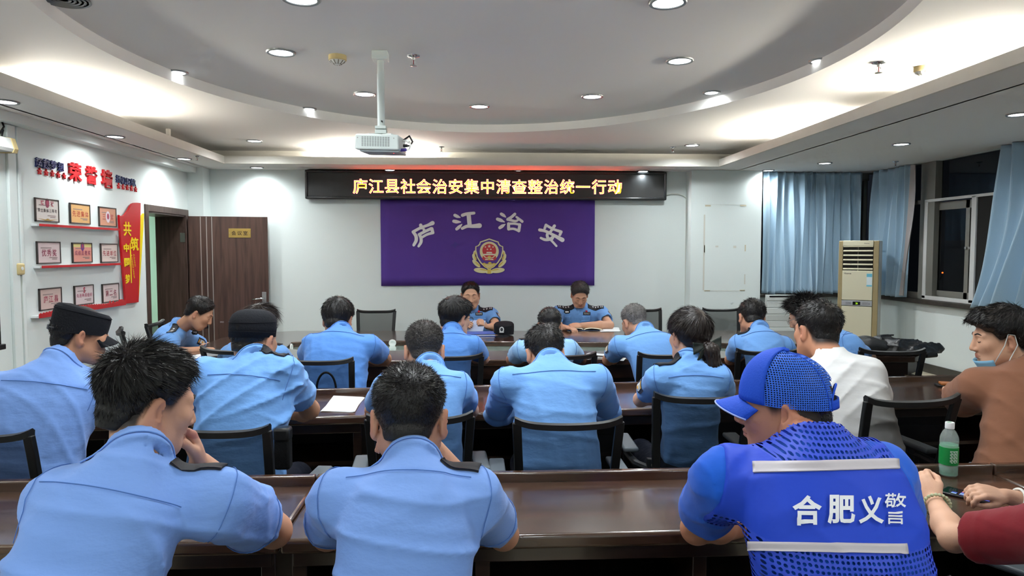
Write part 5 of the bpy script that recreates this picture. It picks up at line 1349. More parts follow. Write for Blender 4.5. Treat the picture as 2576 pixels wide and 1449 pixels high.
def patch(name, fn, corners, d, nu, nv, off, thick, m, parent, base, shape=None):
    """a thin plate laid on the surface: corners (4 world points: a, b along u, then far side c, d), cast along d"""
    a, b, c, e = [np.array(q, float) for q in corners]
    uu, vv = np.meshgrid(np.linspace(0, 1, nu + 1), np.linspace(0, 1, nv + 1), indexing='ij'); uu, vv = uu.ravel(), vv.ravel()
    if shape is not None: uu, vv = shape(uu, vv)
    p = (a * (1 - uu)[:, None] + b * uu[:, None]) * (1 - vv)[:, None] + (e * (1 - uu)[:, None] + c * uu[:, None]) * vv[:, None]
    if isinstance(d, str): d = p - np.array([0, 0, CAMZ])
    q = project(fn, p, d); n = grad(fn, q)
    v = np.concatenate([q + n * off, q + n * (off - thick)]); k = (nu + 1) * (nv + 1); f = []
    for i in range(nu):
        for j in range(nv):
            a_ = i * (nv + 1) + j; f.append((a_, a_ + 1, a_ + nv + 2, a_ + nv + 1)); f.append((k + a_ + nv + 1, k + a_ + nv + 2, k + a_ + 1, k + a_))
    for i in range(nu):
        for j in (0, nv): a_ = i * (nv + 1) + j; f.append((a_, a_ + nv + 1, k + a_ + nv + 1, k + a_))
    for j in range(nv):
        for i in (0, nu): a_ = i * (nv + 1) + j; f.append((a_, a_ + 1, k + a_ + 1, k + a_))
    return np_mesh(name, v, np.array(f), m, parent, base=base)
def seam(name, fn, pts, d, r, m, parent, base, closed=False, lift=.0022):
    q = project(fn, np.array(pts, float), d)
    ok = np.abs(fn(q.astype(F32))) < .012
    if not closed and ok.sum() <= 4: return None
    if not closed:
        i = np.nonzero(ok)[0]; mid_ = i[len(i) // 2]; a_ = mid_
        while a_ > 0 and ok[a_ - 1]: a_ -= 1
        b_ = mid_
        while b_ < len(ok) - 1 and ok[b_ + 1]: b_ += 1
        q = q[a_:b_ + 1]
    q = q + grad(fn, q) * (r * .2 + lift) if not closed else q + (grad(fn, q) * (r * .2 + lift))
    if closed:
        q = q[ok]
        if len(q) < 8: return None
        q = np.concatenate([q, q[:1]])
    return MB().tube([Vector(tuple(p - base)) for p in q], r, 5, cap=not closed).build(name, m, parent, smooth=True)
def person(spec):
    g = figure(spec); sp = spec; near = sp.get('near', False); base = g.base
    far = g.nb[1] > 4.3; hb = 0.0042 if near else (0.0062 if far else 0.0054); hc = 0.0065 if near else (0.0115 if far else 0.009)
    fb = body_fn(g)
    pts = np.array([g.hd['o'] + .16, g.hd['o'] - .16, g.pel, *g.sh, *g.el, *g.wr]); lo, hi = pts.min(0) - .2, pts.max(0) + .2
    v, f = mesh_sdf(fb, lo, hi, hb, margin=1.35); v = relax(v, f, 1, .35)
    o = np_mesh('person', v, f, M_SKIN, None, skin_cols(g, v, sp.get('tone', '#c8967a'), sp.get('stub', 1.0)), base)
    o.location = base
    tag(o, sp['label'], 'person', 'people seated at the meeting')
    k = sp.get('cl', {})
    fs = shirt_fn(g, k.get('sleeve', .62), k.get('collar', True), 0.0, sp.get('seed', 1), k.get('amp', .005), k.get('forearm', 0.0), k.get('loose', 1.0), k.get('neckhole'))
    g.fs = fs
    v, f = mesh_sdf(fs, lo, hi, hc, margin=1.7); v = relax(v, f, 1, .3)
    sh = np_mesh(k.get('name', 'shirt'), v, f, M_S[k.get('col', 'b')], o, base=base); g.shirt = sh
    # trousers and shoes
    if sp.get('legs', True):
        kn = [g.pel + g.fy * .42 + g.fx * sx * .12 + np.array([0, 0, -.03]) for sx in (-1, 1)]; an = [q + g.fy * .02 + np.array([0, 0, -q[2] + .10]) for q in kn]
        def ft(P):
            d = ell(P, g.pel + np.array([0, 0, -.02]), (.19 * max(1, g.fat), .16, .115), np.array([g.fx, g.fy, (0, 0, 1)]).T)
            for i, sx in enumerate((-1, 1)):
                d = smin(d, seg(P, g.pel + g.fx * sx * .09 - np.array([0, 0, .02]), kn[i], .088, .066), .04); d = smin(d, seg(P, kn[i], an[i], .064, .052), .03)
            return d
        q = np.array([g.pel, *kn, *an]); v, f = mesh_sdf(ft, q.min(0) - .2, q.max(0) + .2, .016, margin=2.0)
        np_mesh('trousers', v, f, M_TROU, o, base=base)
        for i in (0, 1):
            def fsx(P, i=i): return smax(smin(seg(P, an[i] + np.array([0, 0, -.055]), an[i] + g.fy * .16 + np.array([0, 0, -.068]), .045, .036), seg(P, an[i], an[i] - np.array([0, 0, .04]), .045, .045), .02), -(P[:, 2] - .002), .004)
            q = np.array([an[i], an[i] + g.fy * .2]); v, f = mesh_sdf(fsx, q.min(0) - .12, q.max(0) + .1, .012); np_mesh('shoe', v, f, M_SHOE, o, base=base)
    if 'hairst' in sp: make_hair(g, o, sp['hairst'], sp.get('hairm', M_HAIR), 0.004 if near else .0056, base, sp.get('seed', 1))
    # yoke and armhole seams
    if k.get('yoke'):
        t = k['yoke']; c = g.pel + g.c * g.L * t; xs = np.linspace(-1, 1, 25) * g.sw * .93
        P = np.array([c + g.X * x - g.D * .4 + g.c * (0.012 * (1 - (x / g.sw) ** 2)) for x in xs])
        seam('yoke_seam', fs, P, g.D, 0.0011 if near else .0016, M_SEAM, sh, base)
    if k.get('collar', True):
        nu = nrm(head_pt(g.hd, (0, -0.02, -0.05)) - g.nb); aa = nrm(np.cross(nu, g.fy)); bb = np.cross(nu, aa)
        rr = np.array([aa * cos(t) + bb * sin(t) for t in np.linspace(0, 2 * pi, 33)[:-1]])
        seam('collar_edge', fs, g.nb - nu * .004 + rr * .105, -rr, 0.0024, M_S[k.get('col', 'b')], sh, base, True)
    if k.get('armseam'):
        for i in (0, 1):
            u = nrm(g.el[i] - g.sh[i]); L = np.linalg.norm(g.el[i] - g.sh[i]); a_ = nrm(np.cross(u, g.fy)); b_ = np.cross(u, a_)
            for nm, tt, ang in (('armhole_seam', .03, np.linspace(0, 2 * pi, 29)[:-1]), ('cuff_seam', k.get('sleeve', .62) - .09, np.linspace(0, 2 * pi, 29)[:-1])):
                c = g.sh[i] + u * L * tt
                if nm == 'armhole_seam':
                    nx_ = g.X * (1 if np.dot(g.X, g.sh[i] - g.nb) > 0 else -1); w_ = nrm(nx_ * .8 + u * .5); aa = nrm(np.cross(w_, g.fy)); bb = np.cross(w_, aa)
                    ok = [t for t in ang if np.dot(aa * cos(t) + bb * sin(t), g.fy) < .45 and np.dot(aa * cos(t) + bb * sin(t), np.array([0, 0, 1])) > -.75]
                    ok = sorted(ok, key=lambda t: atan2(np.dot(aa * cos(t) + bb * sin(t), g.fy), np.dot(aa * cos(t) + bb * sin(t), (0, 0, 1))))
                    rr = np.array([aa * cos(t) + bb * sin(t) for t in ok]); seam(nm, fs, c + rr * .16, -rr, 0.0010 if near else .0013, M_SEAM, sh, base)
                elif near or k.get('cuff'):
                    rr = np.array([a_ * cos(t) + b_ * sin(t) for t in ang]); seam(nm, fs, c + rr * .14, -rr, 0.0013, M_SEAM, sh, base, True)
    g.o = o
    return g
def epaulette(g, i, t0=.32, t1=.97, w=.048, marks=(), fwd=0.0):
    """black shoulder board on shoulder i; marks: list of (position 0..1, kind)"""
    a, b = g.nb + (g.sh[i] - g.nb) * t0, g.nb + (g.sh[i] - g.nb) * t1 + nrm(g.sh[i] - g.nb) * .02
    a, b = a + g.fy * fwd, b + g.fy * fwd
    u = nrm(b - a); n = nrm(np.cross(u, (0, 0, 1))); up = np.array([0, 0, .15])
    o = patch('epaulette', g.fs, (a - n * w / 2 + up, b - n * w / 2 + up, b + n * w / 2 + up, a + n * w / 2 + up), (0, 0, -1), 8, 4, 0.007, 0.006, M_EPA, g.o, g.base)
    for t, kind in marks:
        c = a + (b - a) * t
        h, l = (.010, .010) if kind == 'star' else (.016, .0035)
        patch('insignia', g.fs, (c - u * l - n * h + up, c + u * l - n * h + up, c + u * l + n * h + up, c - u * l + n * h + up), (0, 0, -1), 2, 2, 0.0085, 0.002, M_SILV, o, g.base,
              (lambda U, W: (U, W)) if kind != 'star' else (lambda U, W: (.5 + (U - .5) * (1 - 2 * abs(W - .5) * .99), W)))
    return o
CREW = dict(top=.012, side=.004, nape=-.045, fade=.07, strands=11000, len=.012, lift=1.0, mess=.3, width=.0006)
CREW2 = dict(CREW, strands=5000, width=.0009)
SHORT = dict(top=.018, side=.008, nape=-.055, fade=.05, strands=3500, len=.018, lift=.5, mess=.25, width=.001, clump=.002)
THICK = dict(top=.030, side=.020, nape=-.066, fade=.03, strands=4500, len=.028, lift=.14, mess=.12, width=.001, clump=.003, fringe=.008)
FULL = dict(top=.024, side=.010, nape=-.062, fade=.045, strands=14000, len=.030, lift=.12, mess=.14, width=.0007, clump=.0045, sweep=.35)
U1 = dict(col='a', yoke=.86, armseam=True, amp=.007); U2 = dict(col='b', yoke=.87, armseam=True, amp=.007)
PP = {}
PP['S'] = person(dict(label='man in a blue uniform shirt seen from behind, crew cut, nearest row centre', near=True, seed=5,
    head=(1028, 909, 1.72), hrot=(0, 12, 0), hs=1.06, nb=(1035, 1160, 1.62), sh=[(858, 1222, 1.60), (1188, 1218, 1.60)],
    el=[(825, 1345, 1.88), (1266, 1345, 1.88)], wr=[(975, 1200, 1.98), (1085, 1120, 1.86)], pel=(-0.16, 1.36, .56), bow=.06,
    tone='#c39074', hairst=CREW, cl=dict(U1, yoke=.92), fat=1.02, wide=1.06))
PP['R'] = person(dict(label='heavy man in blue uniform, thick black hair, hand at chin', near=True, seed=9,
    head=(358, 868, 1.64), hrot=(-38, 14, 0), hs=.98, nb=(345, 1145, 1.54), sh=[(172, 1228, 1.50), (545, 1228, 1.55)],
    el=[(130, 1420, 1.75), (690, 1335, 1.88)], wr=[(330, 1340, 2.0), (505, 1168, 1.76)], pel=(-0.86, 1.30, .56), face=-8, bow=.06,
    hand={1: dict(dir=(-.25, -.15, .9), nor=(.6, .6, .2), curl=.9, side=-1)},
    tone='#c8977c', hairst=FULL, cl=dict(U1), fat=1.10, wide=1.0, arm=1.10, chub=.004, neck=1.04))
PP['T'] = person(dict(label='man in a blue mesh cap and blue reflective vest lettered in white on the back', near=True, seed=3,
    head=(1990, 880, 1.72), hrot=(52, 4, 0), hs=1.06, nb=(2045, 1105, 1.58), sh=[(1822, 1175, 1.62), (2212, 1160, 1.56)],
    el=[(1752, 1330, 1.84), (2262, 1330, 1.70)], wr=[(1900, 1320, 2.05), (2180, 1300, 1.98)], pel=(0.78, 1.32, .56), face=10, bow=.05,
    tone='#c48a6c', hairst=dict(CREW, top=.004, nape=-.05, maxz=.03, strands=5000), cl=dict(col='royal', collar=False, name='tee_shirt', armseam=False, loose=1.08, sleeve=.66), fat=1.0, wide=1.08, chub=.003))
PP['U'] = person(dict(label='person in dark red sleeves and blue vest at the photo edge', near=True, seed=7,
    head=(2790, 960, 1.74), hrot=(20, 10, 0), hs=1.0, nb=(2790, 1185, 1.66), sh=[(2640, 1312, 1.60), (2880, 1230, 1.80)],
    el=[(2398, 1355, 1.86), (2715, 1300, 2.05)], wr=[(2352, 1262, 2.03), (2530, 1248, 2.07)], pel=(1.52, 1.42, .56), face=25,
    hand={0: dict(dir=(-.05, .45, .35), nor=(-.75, -.2, .6), curl=.75, side=1, s=.93), 1: dict(dir=(-1, .05, .22), nor=(.1, -.35, .9), curl=.75, side=-1, s=.93)},
    tone='#dcae92', hairst=dict(SHORT, maxz=.03), s=.93, arm=.95, cl=dict(col='red', collar=False, name='tee_shirt', sleeve=.72, loose=1.15)))
# second row
PP['L'] = person(dict(label='man in a black peaked cap and blue uniform shirt by the photo edge, second row', seed=11,
    head=(192, 758, 3.0), hrot=(-42, 8, 0), hs=1.0, nb=(150, 905, 2.92), sh=[(-15, 965, 2.85), (222, 955, 2.95)],
    el=[(-70, 1080, 3.1), (235, 1050, 3.25)], wr=[(60, 1040, 3.5), (180, 1040, 3.5)], pel=(-1.78, 2.74, .56), face=-10,
    tone='#b8866a', hairst=dict(SHORT, top=.006, strands=2500, maxz=.04), cl=dict(col='a', yoke=.82, armseam=True), fat=1.15, wide=1.1))
PP['M'] = person(dict(label='heavy man in a round black cap and blue uniform shirt, second row', seed=12,
    head=(632, 772, 3.05), hrot=(-12, 8, 0), hs=1.06, nb=(640, 907, 2.95), sh=[(518, 930, 2.90), (712, 925, 2.92)],
    el=[(500, 1050, 3.25), (778, 1030, 3.25)], wr=[(600, 1035, 3.5), (735, 1042, 3.50)], pel=(-0.98, 2.76, .56), face=-4, bow=.07,
    tone='#bd8d70', hairst=dict(CREW2, top=.003, maxz=.03), stub=.7, cl=dict(col='b', yoke=.86, armseam=True, amp=.011), fat=1.22, wide=1.14, arm=1.12, chub=.003, neck=1.12))
PP['N'] = person(dict(label='man with a greying crew cut in the second row behind the nearest head', seed=13,
    head=(1067, 803, 3.28), hrot=(3, 16, 0), hs=1.06, nb=(1080, 922, 3.14), sh=[(975, 960, 3.10), (1150, 958, 3.10)],
    el=[(940, 1032, 3.38), (1182, 1032, 3.38)], wr=[(1010, 1015, 3.66), (1120, 1015, 3.66)], pel=(-0.2, 2.92, .56), bow=.07,
    tone='#c19074', hairst=dict(CREW2), hairm=mat('dark_grey_hair', '#2c2826', .5, bump=(160, .5, 3)), cl=dict(U2), wide=1.05))
PP['O'] = person(dict(label='man in a long-sleeved blue uniform shirt bent over the second desk', seed=14,
    head=(1372, 813, 3.36), hrot=(6, 30, 0), hs=1.06, nb=(1385, 912, 3.16), sh=[(1278, 945, 3.08), (1500, 940, 3.08)],
    el=[(1250, 1042, 3.38), (1532, 1038, 3.38)], wr=[(1345, 1020, 3.66), (1460, 1020, 3.66)], pel=(0.36, 2.90, .56), bow=.08,
    tone='#c08e72', hairst=dict(SHORT), cl=dict(col='b', yoke=.86, armseam=True, forearm=.72), wide=1.0))
PP['P'] = person(dict(label='woman with a dark ponytail tied with a black bow, blue uniform shirt', seed=15,
    head=(1738, 772, 3.22), hrot=(14, 4, 0), hs=1.0, hairup=.016, nb=(1733, 905, 3.14), sh=[(1660, 935, 3.10), (1806, 935, 3.10)],
    el=[(1612, 1005, 3.40), (1828, 1000, 3.36)], wr=[(1690, 990, 3.68), (1780, 990, 3.66)], pel=(0.98, 3.06, .56), bow=.04,
    tone='#d0a088', hairst=dict(top=.022, side=.018, nape=-.05, fade=.02, strands=7000, len=.045, lift=.02, mess=.05, width=.0006, clump=.001, front=.07), hairm=M_HAIRB, s=.93, arm=.95, cl=dict(col='b', yoke=.86, armseam=True), wide=1.06))
PP['K'] = person(dict(label='man in a white T-shirt seen from behind, second row', seed=16,
    head=(2062, 756, 3.28), hrot=(8, 8, 4), hs=1.1, nb=(2092, 890, 3.14), sh=[(1990, 925, 3.12), (2178, 925, 3.08)],
    el=[(1962, 1015, 3.42), (2215, 1030, 3.36)], wr=[(2050, 1000, 3.68), (2140, 1000, 3.70)], pel=(1.74, 2.95, .56), face=4, bow=.07,
    tone='#b98468', hairst=dict(SHORT, top=.02), chub=.004, neck=1.15, cl=dict(col='white', collar=False, name='tee_shirt', loose=1.1, amp=.006), fat=1.18, wide=1.08, arm=1.08))
PP['Q'] = person(dict(label='man in a brown T-shirt with a blue mask pulled under his chin', seed=17,
    head=(2528, 768, 2.88), hrot=(38, 8, 0), hs=1.03, nb=(2588, 910, 2.80), sh=[(2462, 955, 2.86), (2700, 960, 2.66)],
    el=[(2405, 1015, 3.08), (2700, 1050, 2.95)], wr=[(2395, 985, 3.36), (2560, 1000, 3.3)], pel=(2.16, 2.60, .56), face=32, bow=.05,
    tone='#cfa084', hairst=dict(THICK, top=.026, side=.016, fringe=.016, front=.055, strands=5000), cl=dict(col='brown', collar=False, name='tee_shirt', loose=1.22, sleeve=.78), wide=1.05))
# at the conference table, backs to the camera
PP['E'] = person(dict(label='heavy man in blue uniform, thick black hair, between door and banner', seed=21,
    head=(848, 748, 4.85), hrot=(-4, 18, 0), hs=1.12, nb=(858, 832, 4.70), sh=[(790, 858, 4.66), (930, 858, 4.66)],
    el=[(766, 903, 5.0), (968, 903, 5.0)], wr=[(815, 896, 5.27), (910, 898, 5.27)], pel=(-0.93, 4.42, .56), bow=.07,
    tone='#b98a70', hairst=dict(THICK, top=.024, side=.016), cl=dict(col='d', yoke=.9, armseam=True), fat=1.15, wide=1.14, arm=1.12))
PP['F'] = person(dict(label='young man with thick black hair and glasses, blue uniform shirt, at the table', seed=22,
    head=(1143, 748, 4.82), hrot=(-42, 10, 0), hs=1.05, nb=(1138, 832, 4.72), sh=[(1085, 860, 4.70), (1190, 858, 4.68)],
    el=[(1065, 905, 5.0), (1216, 902, 4.98)], wr=[(1100, 896, 5.27), (1170, 896, 5.27)], pel=(-0.16, 4.5, .56),
    tone='#d0a48c', hairst=dict(THICK), cl=dict(col='d', yoke=.9, armseam=True)))
PP['G'] = person(dict(label='man in a very pale blue shirt with cropped hair, at the table', seed=23,
    head=(1384, 770, 4.92), hrot=(4, 26, 0), hs=1.0, nb=(1378, 848, 4.74), sh=[(1315, 868, 4.70), (1430, 868, 4.70)],
    el=[(1288, 905, 5.0), (1460, 905, 5.0)], wr=[(1330, 896, 5.28), (1420, 896, 5.28)], pel=(0.53, 4.46, .56), bow=.08,
    tone='#b98a70', hairst=dict(CREW2, strands=2500), cl=dict(col='c', yoke=.9, armseam=True)))
PP['H'] = person(dict(label='grey-haired man in a blue uniform shirt bent over the table', seed=24,
    head=(1598, 762, 4.92), hrot=(14, 26, 0), hs=1.0, nb=(1622, 832, 4.74), sh=[(1560, 858, 4.72), (1682, 858, 4.66)],
    el=[(1530, 905, 5.02), (1705, 905, 4.98)], wr=[(1560, 896, 5.28), (1660, 896, 5.28)], pel=(1.24, 4.46, .56), face=6, bow=.08,
    tone='#b98a70', hairst=dict(CREW2, strands=2500, top=.014), hairm=M_HAIRG, stub=.5, cl=dict(col='b', yoke=.88, armseam=True), wide=1.06))
PP['I'] = person(dict(label='man in a blue uniform shirt with short black hair, by the tape-marked column', seed=25,
    head=(1893, 750, 4.92), hrot=(-8, 22, 6), hs=1.04, nb=(1910, 828, 4.76), sh=[(1862, 855, 4.78), (1972, 862, 4.68)],
    el=[(1838, 905, 5.05), (1992, 905, 5.0)], wr=[(1870, 896, 5.28), (1960, 896, 5.28)], pel=(1.98, 4.5, .56), bow=.08,
    tone='#b9876c', hairst=dict(SHORT, strands=2500), cl=dict(col='b', yoke=.88, armseam=True)))
PP['J'] = person(dict(label='spiky-haired man with glasses looking down, beyond the white T-shirt', seed=26,
    head=(2028, 746, 4.95), hrot=(10, 26, 0), hs=1.03, nb=(2092, 836, 4.82), sh=[(2042, 862, 5.0), (2140, 866, 4.68)],
    el=[(2020, 905, 5.2), (2188, 900, 4.95)], wr=[(2010, 896, 5.42), (2100, 896, 5.3)], pel=(2.66, 4.62, .56), face=48, bow=.08,
    tone='#cfa48c', hairst=dict(THICK, top=.03, side=.008, lift=1.0, len=.05, mess=.4, clump=.006, nape=-.04, fade=.06), cl=dict(col='b', yoke=.88, armseam=True), fat=1.1))
PP['D'] = person(dict(label='person with long dark hair and glasses, mostly behind the round black cap', seed=27,
    head=(652, 762, 5.28), hrot=(-30, 20, 0), hs=1.0, hairup=.016, nb=(640, 852, 5.12), sh=[(580, 880, 5.12), (702, 880, 5.08)],
    el=[(560, 908, 5.36), (722, 905, 5.34)], wr=[(600, 893, 5.55), (680, 893, 5.55)], pel=(-1.66, 4.84, .56), face=-22,
    tone='#d0a488', hairst=dict(top=.022, side=.018, nape=-.075, fade=.02, strands=4000, len=.08, lift=.1, mess=.15, width=.0009, clump=.002, droop=1.2), hairm=M_HAIRB, s=.95, cl=dict(col='b')))
# table end and far side
PP['C'] = person(dict(label='officer seen from the side, writing at the table end by the door', seed=31,
    head=(497, 743, 6.05), hrot=(-8, 30, 0), hs=1.08, nb=(450, 818, 6.10), sh=[(428, 850, 5.88), (478, 846, 6.32)],
    el=[(428, 893, 5.78), (522, 875, 6.45)], wr=[(506, 880, 5.86), (500, 884, 6.1)], pel=(-2.72, 6.12, .56), face=-72, bow=.07,
    hand={0: dict(curl=.8), 1: dict(curl=.5)},
    tone='#c8977a', hairst=dict(SHORT, strands=2500), cl=dict(col='b', armseam=True), wide=1.05, arm=1.1, neck=1.1))
PP['A'] = person(dict(label='officer facing the room, reading a sheet of paper under the banner emblem', seed=32,
    head=(1183, 706, 7.46), hrot=(4, 10, 0), hs=1.14, nb=(1188, 775, 7.52), sh=[(1136, 786, 7.52), (1236, 784, 7.52)],
    el=[(1118, 826, 7.34), (1250, 822, 7.32)], wr=[(1166, 826, 7.18), (1226, 822, 7.20)], pel=(-0.02, 7.62, .58), face=180, bow=.03,
    hand={0: dict(dir=(.3, -.6, .4), nor=(-.8, -.2, .5), curl=.9), 1: dict(dir=(-.5, -.5, .5), nor=(.6, -.5, .5), curl=.9)},
    tone='#d6a68a', hairst=dict(SHORT, top=.012, strands=2500, front=.095), jaw=1.08, chub=.005, neck=1.15, cl=dict(col='b', armseam=True), fat=1.1, arm=1.05))
PP['B'] = person(dict(label='greying officer facing the room, head bent over an open notebook', seed=33,
    head=(1458, 706, 7.44), hrot=(0, 34, 0), hs=1.06, nb=(1460, 768, 7.54), sh=[(1404, 779, 7.52), (1514, 780, 7.52)],
    el=[(1394, 822, 7.26), (1534, 818, 7.26)], wr=[(1426, 825, 7.10), (1464, 818, 7.20)], pel=(1.16, 7.62, .58), face=180, bow=.03,
    hand={0: dict(curl=.7), 1: dict(dir=(-1, -.1, .0), nor=(0, -.5, .85), curl=.45)},
    tone='#d2a186', hairst=dict(SHORT, top=.02, strands=3000, len=.024, sweep=.8, front=.09), hairm=mat('salt_hair', '#3f3c3b', .5, bump=(140, .5, 3), var=(70, .4)), cl=dict(col='b', armseam=True), arm=1.05))
# ------------------------------------------------------------------ things worn: caps, vests, glasses, badges
def hmat(g):
    R = g.hd['R'] * g.hd['s']; o = g.hd['o'] - g.base
    M = Matrix.Identity(4)
    for i in range(3):
        for k in range(3): M[k][i] = R[k][i]
        M[i][3] = o[i]
    return M
M_CAPB = mat('black_cap_cloth', '#15171d', 0.85, spec=0.25, bump=(120, 0.15, 3))
M_CAPBLUE = mat('blue_cap_cloth', '#1d4fc8', 0.7, spec=0.3, bump=(200, 0.1))
M_VEST = mat('blue_vest_cloth', '#2146c6', 0.6, spec=0.3, bump=(7, 0.25, 4))
M_REFL = mat('reflective_tape', '#b9b3b8', 0.45, spec=0.5, bump=(30, 0.08))
M_VTXT = mat('vest_lettering', '#e8eaf0', 0.6)
M_BIND = mat('blue_binding', '#2b5be0', 0.6)
def net(name, col, scale, hole, vec):
    m = bpy.data.materials.new(name); m.use_nodes = True; nt = m.node_tree; b = nt.nodes['Principled BSDF']
    b.inputs['Base Color'].default_value = (*lin(col), 1); b.inputs['Roughness'].default_value = 0.6
    tc = nt.nodes.new('ShaderNodeTexCoord'); mp = nt.nodes.new('ShaderNodeMapping'); mp.inputs['Rotation'].default_value = (pi / 2, 0, 0)
    nt.links.new(tc.outputs['Object'], mp.inputs[0])
    vo = nt.nodes.new('ShaderNodeTexVoronoi'); vo.voronoi_dimensions = '2D'; vo.inputs['Scale'].default_value = scale; vo.inputs['Randomness'].default_value = 0.12
    nt.links.new(mp.outputs[0], vo.inputs['Vector'])
    mr = nt.nodes.new('ShaderNodeMath'); mr.operation = 'GREATER_THAN'; mr.inputs[1].default_value = hole
    nt.links.new(vo.outputs['Distance'], mr.inputs[0])
    tr = nt.nodes.new('ShaderNodeBsdfTransparent'); mx = nt.nodes.new('ShaderNodeMixShader')
    nt.links.new(mr.outputs[0], mx.inputs[0]); nt.links.new(tr.outputs[0], mx.inputs[1]); nt.links.new(b.outputs[0], mx.inputs[2])
    nt.links.new(mx.outputs[0], nt.nodes['Material Output'].inputs[0]); MATS[name] = m; return m
M_CAPNET = net('blue_cap_net', '#2163d6', 190, 0.30, (1, 1, 1))
M_VNET = net('blue_vest_net', '#2346c8', 100, 0.33, (1, .15, 1))
def dome(rings, n=40, c=(0, -.012)):
    """elliptical loft; rings = (z at back, z at front, half width, half length)"""
    mb = MB(); base = 0
    for zb_, zf, a, b in rings:
        for j in range(n):
            t = 2 * pi * j / n; y = b * cos(t); x = a * sin(t); k = (cos(t) + 1) / 2
            mb.v.append((x + c[0], y + c[1], zb_ + (zf - zb_) * k))
    for i in range(len(rings) - 1):
        for j in range(n):
            a = i * n + j; b = i * n + (j + 1) % n; mb.f.append((a, b, b + n, a + n))
    mb.f.append(tuple((len(rings) - 1) * n + j for j in range(n)))
    return mb
def bill(z, y0, half, length, droop, thick=.004):
    def fn(u, v):
        a = (u - .5) * 2; e = sqrt(max(0, 1 - a * a * .82))
        y = y0 * sqrt(max(0.0, 1 - (a * .80) ** 2)) + v * length * e - .012
        return (a * half, y, z - droop * v - .022 * a * a * (1 + v * .3))
    return MB().grid(fn, 20, 8)
def peaked_cap(par, M, m=M_CAPB, strap=True, badge=False, with_bill=True, nm='cap'):
    c = empty(nm) if par is None else None
    mb = dome([(.014, .024, .080, .098), (.012, .022, .0845, .1025), (.045, .050, .087, .105), (.088, .078, .088, .106), (.113, .094, .087, .104), (.125, .104, .078, .092), (.129, .108, .04, .05)]).xf(M)
    o = mb.build(nm if par is not None else 'crown', m, par if par is not None else c, smooth='a', bev=0)
    root = o if par is not None else c
    if with_bill: bill(.024, .100, .070, .052, .022).xf(M).build('peak', m, root, smooth=True, solid=.005)
    ringp = [(.0885 * sin(t), .1055 * cos(t) - .012, .106 - .016 * (cos(t) + 1) / 2) for t in np.linspace(0, 2 * pi, 41)[:-1]]
    MB().tube([M @ Vector(p) for p in ringp + ringp[:1]], .0018 * M.to_scale()[0], 6, cap=False).build('top_seam', m, root, smooth=True)
    if strap:
        arch = [(.045 * cos(t), -.116 - .004 * sin(t) + .012 * abs(cos(t)), .022 + .028 * sin(t)) for t in np.linspace(0, pi, 13)]
        MB().tube([M @ Vector(p) for p in arch], .003, 6).build('opening_edge', m, root, smooth=True)
        MB().tube([M @ Vector((.045 * a, -.1165 + .012 * a * a, .024)) for a in np.linspace(-1, 1, 9)], .0045, 6).build('strap', mat('cap_strap', '#2b2d33', .6), root, smooth=True)
        MB().box(-.009, .009, -.124, -.116, .014, .032).xf(M).build('buckle', mat('gunmetal', '#5c6066', .35, .8), root, bev=.001)
    if badge:
        bo = MB().prism(ellipse_poly(0, .062, .017, .020), .0955, .0985, 'xz').xf(M).build('badge', M_SILV, root)
        MB().prism(ellipse_poly(0, .062, .011, .013), .0985, .0995, 'xz').xf(M).build('badge_centre', mat('badge_dark', '#30333c', .4), bo)
        MB().prism([(-.02, .045), (.02, .045), (.014, .038), (-.014, .038)], .096, .0988, 'xz').xf(M).build('badge_wing', M_SILV, bo)
    return root
peaked_cap(PP['L'].o, hmat(PP['L']) @ Matrix.Translation((0, 0, -.012)) @ Matrix.Scale(1.03, 4) @ Matrix.Rotation(radians(-6), 4, 'X'))
# round cap with its back keyhole
g = PP['M']; M = hmat(g)
o = dome([(.012, .022, .081, .099), (.010, .020, .0855, .1035), (.05, .06, .0875, .1055), (.075, .085, .0865, .104), (.10, .108, .078, .092), (.117, .122, .06, .07), (.127, .130, .03, .035)]).xf(M).build('cap', M_CAPB, g.o, smooth=True)
MB().prism(ellipse_poly(0, .052, .006, .012), -.119, -.113, 'xz').xf(M).build('keyhole', mat('keyhole_dark', '#050506', .9), o)
MB().tube([M @ Vector((.088 * sin(t), .106 * cos(t) - .012, .076 + .008 * cos(t))) for t in np.linspace(pi * .4, pi * 1.6, 31)], .0016, 6).build('fold_seam', M_CAPB, o, smooth=True)
MB().tube([M @ Vector((.0875 * sin(t), .1055 * cos(t) - .012, .034)) for t in np.linspace(pi * .4, pi * 1.6, 31)], .0016, 6).build('band_seam', M_CAPB, o, smooth=True)
